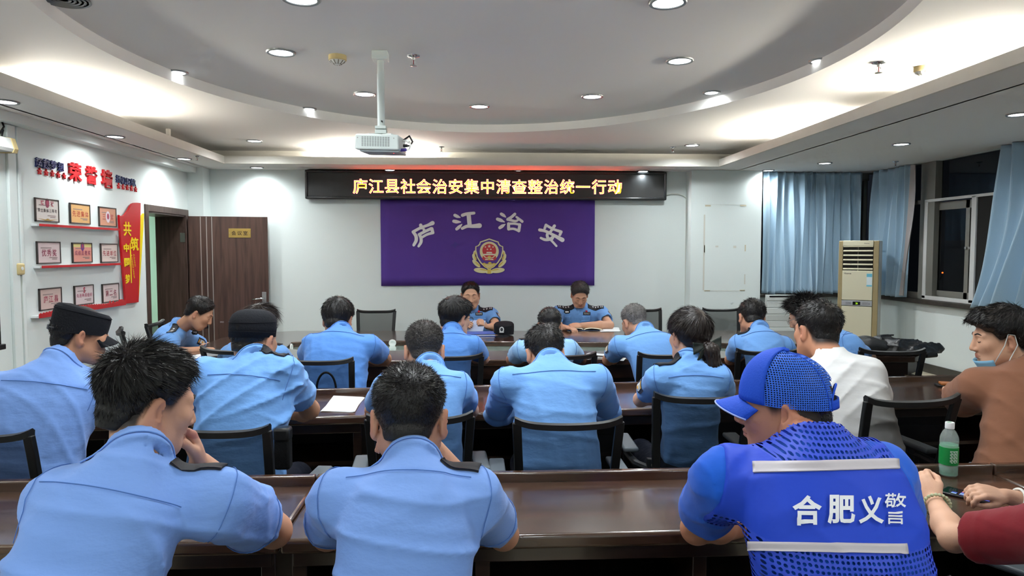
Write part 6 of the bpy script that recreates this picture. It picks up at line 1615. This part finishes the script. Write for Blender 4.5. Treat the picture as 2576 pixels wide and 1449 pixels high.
# blue mesh caps
def mesh_cap(g):
    M = hmat(g); n, k = 56, 14; V = []; F_net, F_sol = [], []
    def pt(j, i):
        az = 2 * pi * j / n; el = (pi / 2) * i / k
        a, b, h = .0905, .112, .122
        z0 = .012 + .012 * cos(az)
        r = cos(el) ** .85; x = a * sin(az) * r; y = b * cos(az) * r - .012; return (x, y, z0 + h * sin(el) * (1 - .04 * cos(az)))
    for i in range(k + 1):
        for j in range(n): V.append(pt(j, i))
    for i in range(k):
        for j in range(n):
            az = 2 * pi * (j + .5) / n; daz = abs((az - pi + pi) % (2 * pi) - pi)   # 0 at the back
            q = (i * n + j, i * n + (j + 1) % n, (i + 1) * n + (j + 1) % n, (i + 1) * n + j)
            if daz < .52 and i < 5 * sqrt(max(0, 1 - (daz / .55) ** 2)): continue
            (F_sol if abs(daz - pi) < 1.15 and True else F_net).append(q)
    root = MB().add(V, F_sol).xf(M).build('cap', M_CAPBLUE, g.o, smooth=True, recalc=False)
    root.modifiers.new('t', 'SOLIDIFY').thickness = .003
    MB().add(V, F_net).xf(M).build('net_panel', M_CAPNET, root, smooth=True, recalc=False)
    bl = bill(.028, .106, .078, .066, .018).xf(M).build('peak', M_CAPBLUE, root, smooth=True, solid=.004)
    edge = [(0, 0)]; MB().tube([M @ Vector(p) for p in [((u - .5) * 2 * .078, .106 * sqrt(1 - ((u - .5) * 1.6) ** 2) + .066 * sqrt(1 - ((u - .5) * 2) ** 2 * .82) - .012, .028 - .018 - .022 * ((u - .5) * 2) ** 2 * 1.3) for u in np.linspace(0, 1, 25)]], .0022, 6).build('peak_edge', mat('cap_edge', '#9fb0e6', .6), bl, smooth=True)
    MB().lathe([(0, .008), (.006, .007), (.009, .003), (.009, 0)], 14, (0, -.012, .1335)).xf(M).build('button', M_CAPBLUE, root, smooth=True)
    MB().grid(lambda u, v: (.0885 * sin(pi + (u - .5) * 1.06) * 1.01, .110 * cos(pi + (u - .5) * 1.06) * 1.01 - .012, .001 + .022 * v), 16, 3).xf(M).build('strap', M_CAPBLUE, root, smooth=True, solid=.004)
    ar = [(.0885 * sin(pi + a) * 1.005, .110 * cos(pi + a) * 1.005 - .012, .012 - .012 + .055 * sqrt(max(0, 1 - (a / .55) ** 2))) for a in np.linspace(-.55, .55, 21)]
    MB().tube([M @ Vector((p[0] * (1 - .9 * max(0, p[2] - .01)), p[1] * (1 - .9 * max(0, p[2] - .01)), p[2])) for p in ar], .0028, 6).build('opening_binding', M_CAPBLUE, root, smooth=True)
    for a in (pi - .62, pi + .62): MB().tube([M @ Vector(pt(a * n / 2 / pi, i)) for i in range(k + 1)], .0016, 5).build('panel_seam', M_CAPBLUE, root, smooth=True)
    return root
mesh_cap(PP['T']); mesh_cap(PP['U'])
# vest
def vest(g, z1, z2, bands, cutl=.86):
    fs = shirt_fn(g, .3, False, .014, g.sp.get('seed', 1) + 3, .003, 0, 1.0, .075)
    def fn(P):
        d = fs(P)
        for i in (0, 1):
            nx_ = nrm(g.X * (1 if np.dot(g.X, g.sh[i] - g.nb) > 0 else -1) + np.array([0, 0, .25]))
            lim = np.dot(g.sh[i] - g.nb, nx_) * cutl * 1.32
            d = smax(d, ((P - A3(g.nb)) @ A3(nx_) - lim).astype(F32), .006)
        return d
    g.fv = fn
    pts = np.array([g.pel, g.nb, *g.sh]); v, f = mesh_sdf(fn, pts.min(0) - .25, pts.max(0) + .2, .0075, margin=1.7); v = relax(v, f, 1, .3)
    zc = v[f].mean(1)[:, 2]; sec = np.where(zc > z1, 0, np.where(zc > z2, 1, 2))
    def sub(k):
        ff = f[sec == k]; u, inv = np.unique(ff, return_inverse=True); return v[u], inv.reshape(ff.shape)
    root = np_mesh('vest', *sub(1), M_VEST, g.o, base=g.base)
    for k in (0, 2):
        if (sec == k).any(): np_mesh('net_section', *sub(k), M_VNET, root, base=g.base)
    for q in bands:
        c = [np.array(ony(x, y, 1.0)) for x, y, Y_ in q]
        patch('reflective_band', fn, c, 'cam', 40, 3, .004, .003, M_REFL, root, g.base)
    return root
g = PP['T']; Yb = 1.42
vt = vest(g, 1.115, .965, [[(1894, 1163, Yb), (2258, 1155, Yb), (2262, 1180, Yb), (1896, 1190, Yb)], [(1884, 1362, Yb), (2280, 1368, Yb), (2282, 1393, Yb), (1884, 1385, Yb)]])
def wrap_glyph(g, fn, ch, cx, cy, w, h, Yp, m, parent, off=.03, d=(0, 1, 0), lift=.007, nm='character', sh=0.0, back=.4, flipx=1):
    me = text_mesh(ch, 1.0, off, 0.0, 1.0, 2); bm = bmesh.new(); bm.from_mesh(me)
    for _ in range(3):
        es = [e for e in bm.edges if e.calc_length() > .09]
        if es: bmesh.ops.subdivide_edges(bm, edges=es, cuts=1, use_grid_fill=False)
    bmesh.ops.triangulate(bm, faces=bm.faces); bm.to_mesh(me); bm.free()
    co = np.zeros(len(me.vertices) * 3); me.vertices.foreach_get('co', co); co = co.reshape(-1, 3); lo, hi = co.min(0), co.max(0)
    u = (co[:, 0] - (lo[0] + hi[0]) / 2) / (hi[0] - lo[0]); v = (co[:, 1] - (lo[1] + hi[1]) / 2) / (hi[1] - lo[1])
    c = np.array(ony(cx, cy, Yp)); sx, sz = w * Yp / FPX, h * Yp / FPX
    if isinstance(d, str):
        P = np.array([_c + _ray(cx + a * w, cy - b * h) * (Yp - back) for a, b in zip(u, v)]); d = P - _c
    else: P = c + np.stack([u * sx * flipx, np.zeros(len(u)), v * sz + u * sh], 1) - np.array(d, float) * back
    q = project(fn, P, d, 1.0); q = q + grad(fn, q) * lift - g.base
    me.vertices.foreach_set('co', q.astype(F32).ravel()); me.update()
    return link(nm, me, m, parent)
for ch, cx, cy, w, h in (('合', 2030, 1285, 72, 74), ('肥', 2114, 1283, 68, 72), ('义', 2188, 1283, 62, 70), ('警', 2247, 1281, 52, 76)):
    wrap_glyph(g, g.fv, ch, cx, cy, w, h, Yb, M_VTXT, vt, .03 if ch != '警' else .004, 'cam')
vest(PP['U'], 0.9, .2, [], .5)
# ponytail and bow
g = PP['P']; M = hmat(g); hp_ = lambda q: np.array(M @ Vector(q)) + g.base
tail = [(.02, -.105, -.035), (.03, -.135, -.06), (.036, -.135, -.12), (.044, -.125, -.18), (.056, -.12, -.225)]
TP = [hp_(q) for q in tail]; TR = [.026, .036, .036, .028, .010]
def ftail(P):
    d = np.full(len(P), 9, F32)
    for i in range(4): d = smin(d, seg(P, TP[i], TP[i + 1], TR[i], TR[i + 1]), .02)
    q = P - A3(TP[0]); a = np.arctan2(q[:, 0], q[:, 1]); return d + .0022 * np.sin(P[:, 0] * 420 + 60 * P[:, 2]) + .0015 * np.sin(P[:, 1] * 500)
Tn = np.array(TP); v, f = mesh_sdf(ftail, Tn.min(0) - .07, Tn.max(0) + .07, .0045)
r = np.random.RandomState(3); st, sf = [], []
for k in range(700):
    a = r.uniform(0, 2 * pi); i0 = r.uniform(0, 2.4); path = []
    for t in np.linspace(i0, min(4, i0 + r.uniform(1.0, 1.8)), 4):
        i = min(3, int(t)); w_ = t - i; c = Tn[i] * (1 - w_) + Tn[i + 1] * w_; rr = (TR[i] * (1 - w_) + TR[i + 1] * w_) * 1.03 + (t - i0) * .002
        path.append(c + np.array([cos(a), sin(a), 0]) * rr + np.array([0, 0, -.01 * (t > 3.6)]))
    b = len(st) 
    for p in path: st += [p + np.array([-sin(a), cos(a), 0]) * .0007, p - np.array([-sin(a), cos(a), 0]) * .0007]
    for j in range(3): sf.append((b + 2 * j, b + 2 * j + 1, b + 2 * j + 3, b + 2 * j + 2))
np_mesh('ponytail', np.concatenate([v, np.array(st)]), np.concatenate([f, np.array(sf) + len(v)]), M_HAIRB, g.o, base=g.base)
M_BOW = mat('bow_ribbon', '#18221f', .6, bump=(60, .1))
def bowp(fn): return MB().grid(fn, 12, 6)
bw = empty('hair_bow'); bw.parent = g.o; bc = Vector((.018, -.128, -.034))
for s_ in (-1, 1):
    bowp(lambda u, v: M @ (bc + Vector((s_ * (.012 + .062 * u), -.012 * sin(pi * u) * (1 if v < .5 else -.6), (v - .5) * .045 * (.35 + .9 * u) + s_ * .012 * u)))).build('loop', M_BOW, bw, smooth=True, solid=.003)
    bowp(lambda u, v: M @ (bc + Vector((-.012 - .03 * u - .012 + (v - .5) * .03 if s_ < 0 else .02 + .04 * u + (v - .5) * .012, -.012, -.01 - .055 * u + (v - .5) * .018 if s_ < 0 else -.006 - .02 * u + (v - .5) * .03)))).build('ribbon_end', M_BOW, bw, smooth=True, solid=.002)
MB().lathe([(0, -.012), (.01, -.008), (.012, 0), (.01, .008), (0, .012)], 12, bc).xf(M).build('knot', M_BOW, bw, smooth=True)
# long hair of the person by the round cap
g = PP['D']; M = hmat(g)
r = np.random.RandomState(5); st, sf = [], []
for k in range(900):
    a = r.uniform(-2.2, 2.2); z0 = r.uniform(-.02, .07); rr = .092 + r.uniform(0, .012)
    L = r.uniform(.08, .17); b = len(st)
    for t in np.linspace(0, 1, 4):
        x, y = rr * sin(pi + a) * (1 + .05 * t), (rr + .012) * cos(pi + a) - .014 + .02 * t
        p = np.array(M @ Vector((x, y, z0 - L * t))) + g.base; w_ = np.array(M.to_3x3() @ Vector((cos(a), sin(a), 0))) * .0012 * (1.1 - t)
        st += [p - w_, p + w_]
    for j in range(3): sf.append((b + 2 * j, b + 2 * j + 1, b + 2 * j + 3, b + 2 * j + 2))
np_mesh('loose_hair', np.array(st), np.array(sf), M_HAIRB, g.o, base=g.base)
# glasses
def glasses(g, m, rx=.024, rz=.017):
    M = hmat(g); e = empty('glasses'); e.parent = g.o
    for s_ in (-1, 1):
        pts = [M @ Vector((s_ * .033 + rx * cos(t) * (abs(cos(t)) ** -.25 if abs(cos(t)) > .1 else 1), .109 - .25 * (rx * cos(t)) ** 2 * 8, .004 + rz * sin(t))) for t in np.linspace(0, 2 * pi, 25)]
        MB().tube(pts, .0017, 6, cap=False).build('rim', m, e, smooth=True)
        MB().tube([M @ Vector(q) for q in ((s_ * .059, .104, .010), (s_ * .078, .07, .012), (s_ * .084, .0, .008), (s_ * .085, -.02, -.002))], .0017, 6).build('temple', m, e, smooth=True)
    MB().tube([M @ Vector(q) for q in ((-.009, .110, .008), (0, .112, .010), (.009, .110, .008))], .0016, 6).build('bridge', m, e, smooth=True)
for k in 'FJD': glasses(PP[k], M_BLK if k != 'J' else M_STEEL)
# mask under the chin
g = PP['Q']; M = hmat(g)
mk = empty('face_mask'); mk.parent = g.o
M_MASK = mat('mask_blue', '#7fb6d8', .7)
def mkp(u, v):
    a = (u - .5) * 2.3; z = -.072 - .055 * v; rr = .078 - .012 * v
    return M @ Vector((rr * sin(a) * 1.0, .020 + rr * cos(a) * 1.08 - .012 * v, z - .012 * cos(a)))
MB().grid(mkp, 20, 5).build('panel', M_MASK, mk, smooth=True, solid=.003)
for s_ in (-1, 1):
    MB().tube([M @ Vector(q) for q in ((s_ * .071, .05, -.088), (s_ * .083, .012, -.02), (s_ * .086, -.004, .026), (s_ * .088, -.026, .02), (s_ * .088, -.032, -.02), (s_ * .078, .01, -.10), (s_ * .072, .03, -.115))], .0022, 6).build('ear_loop', M_WHITEP, mk, smooth=True)
# faces: brows, lids, mouth
M_BROW = mat('brow_hair', '#1c1614', .8); M_LID = mat('lash_line', '#231714', .6)
def face(g, brow=True, open_=False):
    M = hmat(g); R = np.array(g.hd['R']); fwd = R[:, 1]
    fb = lambda P: head_sdf(head_xyz(P, g.hd), False, g.sp.get('jaw', 1.0), g.sp.get('chub', 0.0)) * F32(g.hd['s'])
    def line(nm, pts, r, m):
        P = np.array([head_pt(g.hd, (x, .17, z)) for x, z in pts]); q = project(fb, P, -fwd, .25)
        return MB().tube([Vector(tuple(p - g.base)) for p in smooth_line(list(q), 4)], r if not hasattr(r, '__len__') else list(np.interp(np.linspace(0, 1, len(smooth_line(list(q), 4))), np.linspace(0, 1, len(r)), r)), 6).build(nm, m, g.o, smooth=True)
    for s_ in (-1, 1):
        line('eyebrow', [(s_ * .014, .026), (s_ * .028, .031), (s_ * .048, .026)], [.0022, .0034, .0016], M_BROW)
        line('eyelid_line', [(s_ * .018, -.001), (s_ * .030, -.005), (s_ * .045, -.001)], [.0010, .0020, .0012], M_LID)
        line('nostril', [(s_ * .005, -.0445), (s_ * .009, -.0445)], .0020, M_LID)
    line('mouth_line', [(-.024, -.0655), (-.01, -.0645), (0, -.0655), (.01, -.0645), (.024, -.0655)], [.0008, .0013, .0013, .0013, .0008], mat('mouth_dark', '#6a3a34', .7))
for k in 'ABCQTRJF': face(PP[k])
# shoulder boards, tags and patches
epaulette(PP['A'], 1, marks=((.90, 'bar'), (.80, 'bar'), (.60, 'star'), (.38, 'star')), w=.056, fwd=.034)
epaulette(PP['A'], 0, marks=((.90, 'bar'), (.80, 'bar'), (.60, 'star'), (.38, 'star')), w=.056, fwd=.034)
for i in (0, 1): epaulette(PP['B'], i, marks=((.92, 'bar'), (.83, 'bar'), (.66, 'star'), (.49, 'star'), (.32, 'star')), w=.056, fwd=.034)
epaulette(PP['C'], 0, w=.05, marks=((.92, 'bar'), (.72, 'star'), (.55, 'star'), (.38, 'star')))
epaulette(PP['M'], 1, .30, 1.0); epaulette(PP['P'], 0, .35, 1.0); epaulette(PP['P'], 1, .4, 1.0); epaulette(PP['G'], 0, .5, 1.0); epaulette(PP['I'], 0, .5, 1.05); epaulette(PP['R'], 1, .45, 1.0); epaulette(PP['S'], 1, .5, 1.0); epaulette(PP['D'], 1, .4, 1.0); epaulette(PP['J'], 0, .4, 1.0)
M_TAG = mat('name_tag', '#15161a', .4)
def chest(g, cx, cy, w, h, Yp, m, nm, d=(0, -1, 0), lift=.004, back=.4, shape=None):
    """a plate on the chest, cast towards the wearer from the front"""
    dd = -np.array(d, float); c = np.array(ony(cx, cy, Yp)); side = nrm(np.cross(dd, (0, 0, 1))); sx, sz = w * Yp / FPX / 2, h * Yp / FPX / 2
    cs = [c - side * sx + np.array([0, 0, sz]), c + side * sx + np.array([0, 0, sz]), c + side * sx - np.array([0, 0, sz]), c - side * sx - np.array([0, 0, sz])]
    return patch(nm, g.fs, [q - dd * back for q in cs], dd, 6, 4, lift, .003, m, g.o, g.base, shape)
rnd = lambda U, W: (.5 + (U - .5) * (1 - .45 * (abs(W - .5) * 2) ** 2), W)
for k, cx, cy, tx in (('A', 1205, 790.5, '024740'), ('B', 1478, 789.5, '064465')):
    g = PP[k]; t = chest(g, cx, cy, 18, 7.5, 7.4, M_TAG, 'name_tag')
    wrap_glyph(g, g.fs, tx, cx, cy, 14, 4.2, 7.4, M_SILV, t, .0, (0, 1, 0), .0055, 'tag_number')
    chest(g, cx - .5, cy - 5.5, 5, 4, 7.4, M_RED, 'lapel_pin', lift=.006)
    for bx_ in (-12, 12): 
        chest(g, (1188 if k == 'A' else 1452) + bx_ * 2.0, 808 if k == 'A' else 803, 22, 14, 7.4, M_S['b'], 'pocket', lift=.0045)
g = PP['B']; b_ = chest(g, 1428, 786, 17, 8, 7.4, M_TAG, 'police_badge', shape=rnd); chest(g, 1428, 786, 9, 3.5, 7.4, M_SILV, 'badge_wing', lift=.006).parent = b_
g = PP['C']; b_ = chest(g, 465, 844, 16, 11, 5.9, M_TAG, 'police_badge', shape=rnd); chest(g, 465, 844, 9, 5, 5.9, M_SILV, 'badge_wing', lift=.006).parent = b_
t = chest(g, 494, 829, 14, 8, 6.1, M_TAG, 'name_tag'); wrap_glyph(g, g.fs, '004020', 494, 829, 10, 4, 6.1, M_SILV, t, .0, (0, 1, 0), .0055, 'tag_number')
M_PATCH = mat('sleeve_patch', '#20263c', .7); M_PATCH2 = mat('patch_silver', '#c6cbd0', .5); M_PATCH3 = mat('patch_gold', '#d8a646', .5)
def sleeve_patch(g, i, t=.36, w=.062, h=.075, out=None):
    u = nrm(g.el[i] - g.sh[i]); c = g.sh[i] + (g.el[i] - g.sh[i]) * t; o_ = nrm(g.sh[i] - g.nb) if out is None else nrm(out)
    o_ = nrm(o_ - u * np.dot(o_, u)); sd = np.cross(u, o_)
    def q(nm, w, h, dz, lift, m, par):
        cs = [c + u * (dz - h / 2) - sd * w / 2, c + u * (dz - h / 2) + sd * w / 2, c + u * (dz + h / 2) + sd * w / 2, c + u * (dz + h / 2) - sd * w / 2]
        return patch(nm, g.fs, [p + o_ * .16 for p in cs], -o_, 6, 6, lift, .002, m, par, g.base, lambda U, W: (.5 + (U - .5) * (1 - .6 * np.clip(W - .55, 0, 1) ** 2 * 4), W))
    p = q('sleeve_patch', w, h, 0, .0025, M_PATCH, g.o)
    q('patch_shield', w * .55, h * .6, .006, .0035, M_PATCH2, p); q('patch_top', w * .6, h * .14, -h * .36, .0035, M_PATCH3, p); q('patch_core', w * .25, h * .22, .01, .0045, M_PATCH3, p)
sleeve_patch(PP['P'], 0, .40, out=(-.75, -.6, .35)); sleeve_patch(PP['A'], 1, .4, out=(.8, -.6, .2)); sleeve_patch(PP['B'], 1, .4, out=(.8, -.6, .2)); sleeve_patch(PP['H'], 0, .35, out=(-.9, -.3, .3)); sleeve_patch(PP['C'], 1, .35, out=(.5, -.7, .3))
# pouch on the belt beside the round-cap man
pc = empty('belt_pouch', (0, 0, 0)); pc.parent = PP['M'].o
c = ony(712, 1128, 2.72) - Vector(tuple(PP['M'].base))
MB().box(c.x - .03, c.x + .03, c.y - .025, c.y + .03, c.z - .08, c.z + .05).build('pouch_body', M_BLK2, pc, bev=.01)
MB().box(c.x - .032, c.x + .032, c.y - .029, c.y + .032, c.z + .03, c.z + .085).build('pouch_flap', M_BLK, pc, bev=.012)
# ------------------------------------------------------------------ things on the tables
ZT = .7515
def sheet(pts, label, z=ZT, m=M_PAPER, nm='paper_sheets', cat='paper', n=3, t=.0012, curl=.0):
    """a few loose sheets; pts = four pixel corners on the table"""
    c = [onz(x, y, z) for x, y in pts]; o = sum(c, Vector()) / 4
    e = empty(nm, (o.x, o.y, z), 0, label, cat)
    for k in range(n):
        R = Matrix.Rotation(radians((k * 37 % 5 - 2) * .8), 4, 'Z'); q = [R @ Vector((p.x - o.x, p.y - o.y, 0)) for p in c]
        def fn(u, v): p = q[0].lerp(q[1], u).lerp(q[3].lerp(q[2], u), v); return (p.x, p.y, k * t + .0006 + curl * (u * (1 - u)) * (1 if k == n - 1 else .3))
        MB().grid(fn, 6, 4).build('sheet', m, e, smooth=True, solid=.0008)
    return e
sheet([(808, 1035), (842, 996), (916, 1000), (890, 1037)], 'white printed sheets lying on the second desk beside the round-cap man', curl=.004)
sheet([(455, 908), (470, 897), (548, 884), (560, 893)], 'white papers at the table end by the writing officer')
sheet([(1512, 835), (1505, 824), (1556, 824), (1560, 834)], 'white papers beside the open notebook')
sheet([(742, 946), (752, 926), (772, 926), (765, 946)], 'white sheet at the table edge behind the round-cap man', n=1)
sheet([(1535, 905), (1552, 893), (1580, 894), (1570, 908)], 'white paper under the grey-haired man\'s arm', n=1)
# blue folder and the sheet the officer reads
a = onz(1190, 843, ZT); fo = empty('blue_folder', (a.x + .08, a.y - .02, ZT), radians(6), 'blue plastic folder lying before the reading officer', 'folder')
MB().box(-.15, .13, -.10, .12, 0, .003).build('bottom_cover', mat('folder_blue', '#2f63c8', .3), fo, bev=.001)
MB().box(-.15, .13, -.10, .12, .022, .025).build('top_cover', MATS['folder_blue'], fo, bev=.001)
MB().box(-.15, -.147, -.10, .12, 0, .025).build('spine', MATS['folder_blue'], fo)
MB().box(-.14, .12, -.09, .11, .004, .021).build('papers', M_PAPER, fo)
p = [ony(1170, 834, 7.10), ony(1214, 836, 7.10), ony(1222, 806, 7.16), ony(1178, 808, 7.16)]
rs = empty('read_sheet', p[0], 0, 'sheet of paper held up by the reading officer', 'paper')
MB().grid(lambda u, v: (p[0].lerp(p[1], u)).lerp(p[3].lerp(p[2], u), v) - p[0] + Vector((0, .02 * sin(pi * u) * v, .004 * sin(4 * u))), 8, 6).build('sheet', mat('paper_bluish', '#bcc9e8', .7), rs, smooth=True, solid=.0008)
# cap on the table
q = onz(1267, 844, ZT)
cp = empty('peaked_cap', (q.x, q.y, ZT - .008), radians(168), 'black peaked cap with a silver badge lying on the far side of the table', 'cap')
_M = Matrix.Scale(1.12, 4)
def cap_on_table():
    r = dome([(.014, .024, .080, .098), (.012, .022, .0845, .1025), (.045, .050, .087, .105), (.088, .078, .088, .106), (.113, .094, .087, .104), (.125, .104, .078, .092), (.129, .108, .04, .05)]).xf(_M)
    r.build('crown', M_CAPB, cp, smooth='a'); bill(.024, .100, .070, .052, .018).xf(_M).build('peak', M_CAPB, cp, smooth=True, solid=.005)
    bo = MB().prism(ellipse_poly(0, .070, .020, .024), .0965, .103, 'xz').xf(_M).build('badge', M_SILV, cp)
    MB().prism(ellipse_poly(0, .071, .012, .015), .103, .1045, 'xz').xf(_M).build('badge_centre', mat('badge_dark', '#30333c', .4), bo)
    MB().prism([(-.022, .052), (.022, .052), (.016, .044), (-.016, .044)], .097, .1035, 'xz').xf(_M).build('badge_wing', M_SILV, bo)
cap_on_table()
# open notebook
q = onz(1462, 828, ZT); nb_ = empty('open_notebook', (q.x + .02, q.y, ZT), radians(-4), 'open notebook with cream pages before the greying officer', 'notebook')
MB().box(-.20, .20, -.12, .12, 0, .004).build('cover', M_BLK, nb_, bev=.001)
for s_ in (-1, 1):
    MB().grid(lambda u, v: (s_ * (.003 + .19 * u), -.112 + .224 * v, .006 + .020 * sin(pi * min(1, u * 1.05)) ** .7 * (1 - .45 * u)), 12, 3).build('page_block', mat('cream_page', '#efe9d2', .7), nb_, smooth=True, solid=.004)
# phones, wallet
def phone(px_, py_, rz, label, z=ZT, back='#d8dce0', scr=None, s=1.0):
    q = onz(px_, py_, z); e = empty('phone', (q.x, q.y, z), rz, label, 'phone')
    MB().box(-.037 * s, .037 * s, -.077 * s, .077 * s, 0, .008).build('case', mat('phone_' + back, back, .3), e, bev=.003)
    if scr:
        sc_ = MB().box(-.033 * s, .033 * s, -.072 * s, .072 * s, .008, .0086).build('screen', mat('phone_glass', '#0c0f1c', .08), e)
        rg = random.Random(2)
        for k in range(26):
            x, y = -.026 + .0104 * (k % 6), -.055 + .024 * (k // 6)
            MB().box(x - .004, x + .004, y - .008, y + .008, .0086, .0089).build('icon', mat('icon_%d' % (k % 5), ['#3a4bb0', '#b06a78', '#c9a06a', '#5a6aa8', '#8fb0c8'][k % 5], .4, emit=['#3a4bb0', '#b06a78', '#c9a06a', '#5a6aa8', '#8fb0c8'][k % 5], estr=.35), sc_)
    return e
phone(1500, 893, radians(60), 'pale phone lying on the table by the grey-haired man')
phone(2440, 1250, radians(38), 'dark phone with a lit colourful screen under the clasped hands', back='#1b1a1e', scr=True, s=1.05)
phone(530, 882, radians(-70), 'dark phone under the writing officer\'s hand', back='#26282c')
q = onz(2392, 972, ZT); wl_ = empty('wallet_stack', (q.x, q.y, ZT), radians(70), 'orange wallet on a dark phone beside the brown sleeve', 'wallet')
MB().box(-.04, .04, -.08, .08, 0, .009).build('phone_case', M_BLK, wl_, bev=.003)
MB().box(-.035, .035, -.05, .06, .009, .024).build('wallet', mat('orange_leather', '#b06a38', .5), wl_, bev=.004)
# water bottle
q = onz(2385, 1196, ZT); bt = empty('water_bottle', (q.x, q.y, ZT), 0, 'clear water bottle with a green label and white cap on the nearest desk', 'bottle')
M_PET = mat('clear_plastic', '#e8f2f0', .08, alpha=.22, spec=.8); M_WATER = mat('green_tint_water', '#7fd0b0', .05, alpha=.45)
bs = 1.0
MB().lathe([(.0, .002), (.026, .0), (.031, .006), (.031, .04), (.0295, .045), (.031, .05), (.031, .118), (.0300, .123), (.0315, .128), (.0300, .133), (.0310, .139), (.0285, .150), (.021, .166), (.0145, .174), (.0135, .180), (.0135, .19), (0, .19)], 32).build('bottle_body', M_PET, bt, smooth=True)
MB().lathe([(0, .004), (.029, .006), (.029, .118), (0, .118)], 32).build('water', M_WATER, bt, smooth='a')
lb = MB().lathe([(.0316, .045), (.0318, .05), (.0318, .106), (.0316, .109)], 32).build('label', mat('green_label', '#12863f', .4), bt, smooth='a')
for j in range(12):
    for i in range(8):
        if (i * 7 + j * 5 + i * j) % 3 == 0: continue
        a_ = -pi / 2 - .45 + .11 * i; MB().box(-.0015, .0015, -.0004, .0004, -.0012, .0012).xf(Matrix.Translation((.0322 * cos(a_), .0322 * sin(a_), .056 + .0038 * j)) @ Matrix.Rotation(a_ + pi / 2, 4, 'Z')).build('label_print', mat('label_white', '#dff0e4', .5), lb)
MB().lathe([(.0152, .176), (.0155, .178), (.0155, .196), (.0145, .199), (0, .199)], 28).build('screw_cap', mat('cap_white', '#f0f2f2', .4), bt, smooth='a')
MB().box(-.009, .006, -.003, .005, .199, .1995).build('cap_print', mat('green_label', '#12863f', .4), bt)
# bracelets
def beads(g, i, t, rad, n, br, m, label):
    c = g.wr[i] + (g.el[i] - g.wr[i]) * t; u = nrm(g.el[i] - g.wr[i]); a_ = nrm(np.cross(u, (0, 0, 1))); b_ = np.cross(u, a_)
    e = empty('bead_bracelet', Vector(tuple(c)), 0, label, 'bracelet')
    for k in range(n):
        an = 2 * pi * k / n; p = (a_ * cos(an) + b_ * sin(an)) * rad
        MB().lathe([(br * sin(x), -br * cos(x)) for x in np.linspace(0, pi, 7)], 10, tuple(p)).build('bead', m if k != 4 else M_BLK, e, smooth=True)
beads(PP['U'], 0, .10, .036, 22, .0056, mat('jade_bead', '#b9c09a', .3, spec=.6), 'pale green bead bracelet on the wrist nearer the blue vest')
g = PP['U']; c = g.wr[1] + (g.el[1] - g.wr[1]) * .16; u = nrm(g.el[1] - g.wr[1]); a_ = nrm(np.cross(u, (0, 0, 1))); b_ = np.cross(u, a_)
bg_ = tag(MB().tube([Vector(tuple((a_ * cos(t) + b_ * sin(t)) * .033)) for t in np.linspace(0, 2 * pi, 25)], .0045, 8, cap=False).build('bangle', mat('white_jade', '#e8ebe6', .25), smooth=True, loc=Vector(tuple(c))), 'white bangle on the far wrist of the person with red sleeves', 'bangle')
# bags and jacket on the table end
def blob(name, fn, lo, hi, h, m, label, cat, extra=None):
    v, f = mesh_sdf(fn, lo, hi, h, margin=2.2); v = relax(v, f, 1, .3); base = np.array([(lo[0] + hi[0]) / 2, (lo[1] + hi[1]) / 2, lo[2]])
    o = np_mesh(name, v, f, m, None, base=base); o.location = base; return tag(o, label, cat)
bq = np.array(onz(2195, 878, .80))
bq[2] = .75
def fbag(P):
    Q = P - A3(bq); d = ell(Q, (-.02, .1, .055), (.20, .13, .085)); d = smin(d, seg(Q, (-.15, .1, .05), (.14, .04, .045), .06, .05), .05)
    d = d + .006 * np.sin(Q[:, 0] * 40 + 8 * Q[:, 2]) * np.sin(Q[:, 2] * 30); return smax(d, -Q[:, 2] + .002, .01)
bag = blob('black_bag', fbag, bq + np.array([-.3, -.1, -.02]), bq + np.array([.3, .3, .22]), .011, mat('black_nylon', '#111214', .5, bump=(30, .2, 3)), 'black nylon bag with metal clips on the table end', 'bag')
for k in range(2):
    c_ = Vector((-.06 + .10 * k, .0, .12 - .03 * k)); MB().tube([c_ + Vector((.022 * cos(t), -.03, .014 * sin(t))) for t in np.linspace(0, 2 * pi, 13)], .003, 6, cap=False).build('clip', M_CHROME, bag, smooth=True)
MB().tube([(-.16, -.02, .06), (-.05, -.06, .10), (.06, -.07, .07), (.16, -.03, .05)], .008, 6).build('strap', M_BLK, bag, smooth=True)
jq = np.array(onz(2275, 885, .77)); jq[2] = .75
def fjk(P):
    Q = P - A3(jq); d = ell(Q, (0, .05, .03), (.27, .14, .065)); d = smin(d, ell(Q, (-.10, .05, .07), (.12, .10, .05)), .04); d = smin(d, seg(Q, (.1, .0, .03), (.30, .02, .04), .045, .025), .04)
    d = d + fold(P, 1.2, 5, .022) + fold(P, 2.2, 8, .009); return smax(d, -Q[:, 2] + .003, .01)
jk = blob('folded_jacket', fjk, jq + np.array([-.4, -.2, -.03]), jq + np.array([.45, .3, .2]), .009, mat('black_rainwear', '#141416', .38, spec=.6, bump=(14, .4, 4)), 'crumpled black rain jacket heaped on the table end', 'jacket')
MB().tube([(.10, -.13, .03), (.19, -.12, .035)], .02, 12).build('umbrella_handle', M_BLK, jk, smooth='a')
# the dark bag hung on the chair back by the desk papers
h_ = empty('handbag', (-0.93, 4.36, .52), 0, 'dark handbag with a round handle seen through the mesh chair back', 'bag')
MB().box(-.12, .12, -.03, .03, 0, .20).build('bag_body', M_BLK2, h_, bev=.02)
MB().tube([(.06 * cos(t), 0, .19 + .11 * sin(t)) for t in np.linspace(0, pi, 15)], .007, 8).build('handle', M_BLK, h_, smooth=True)
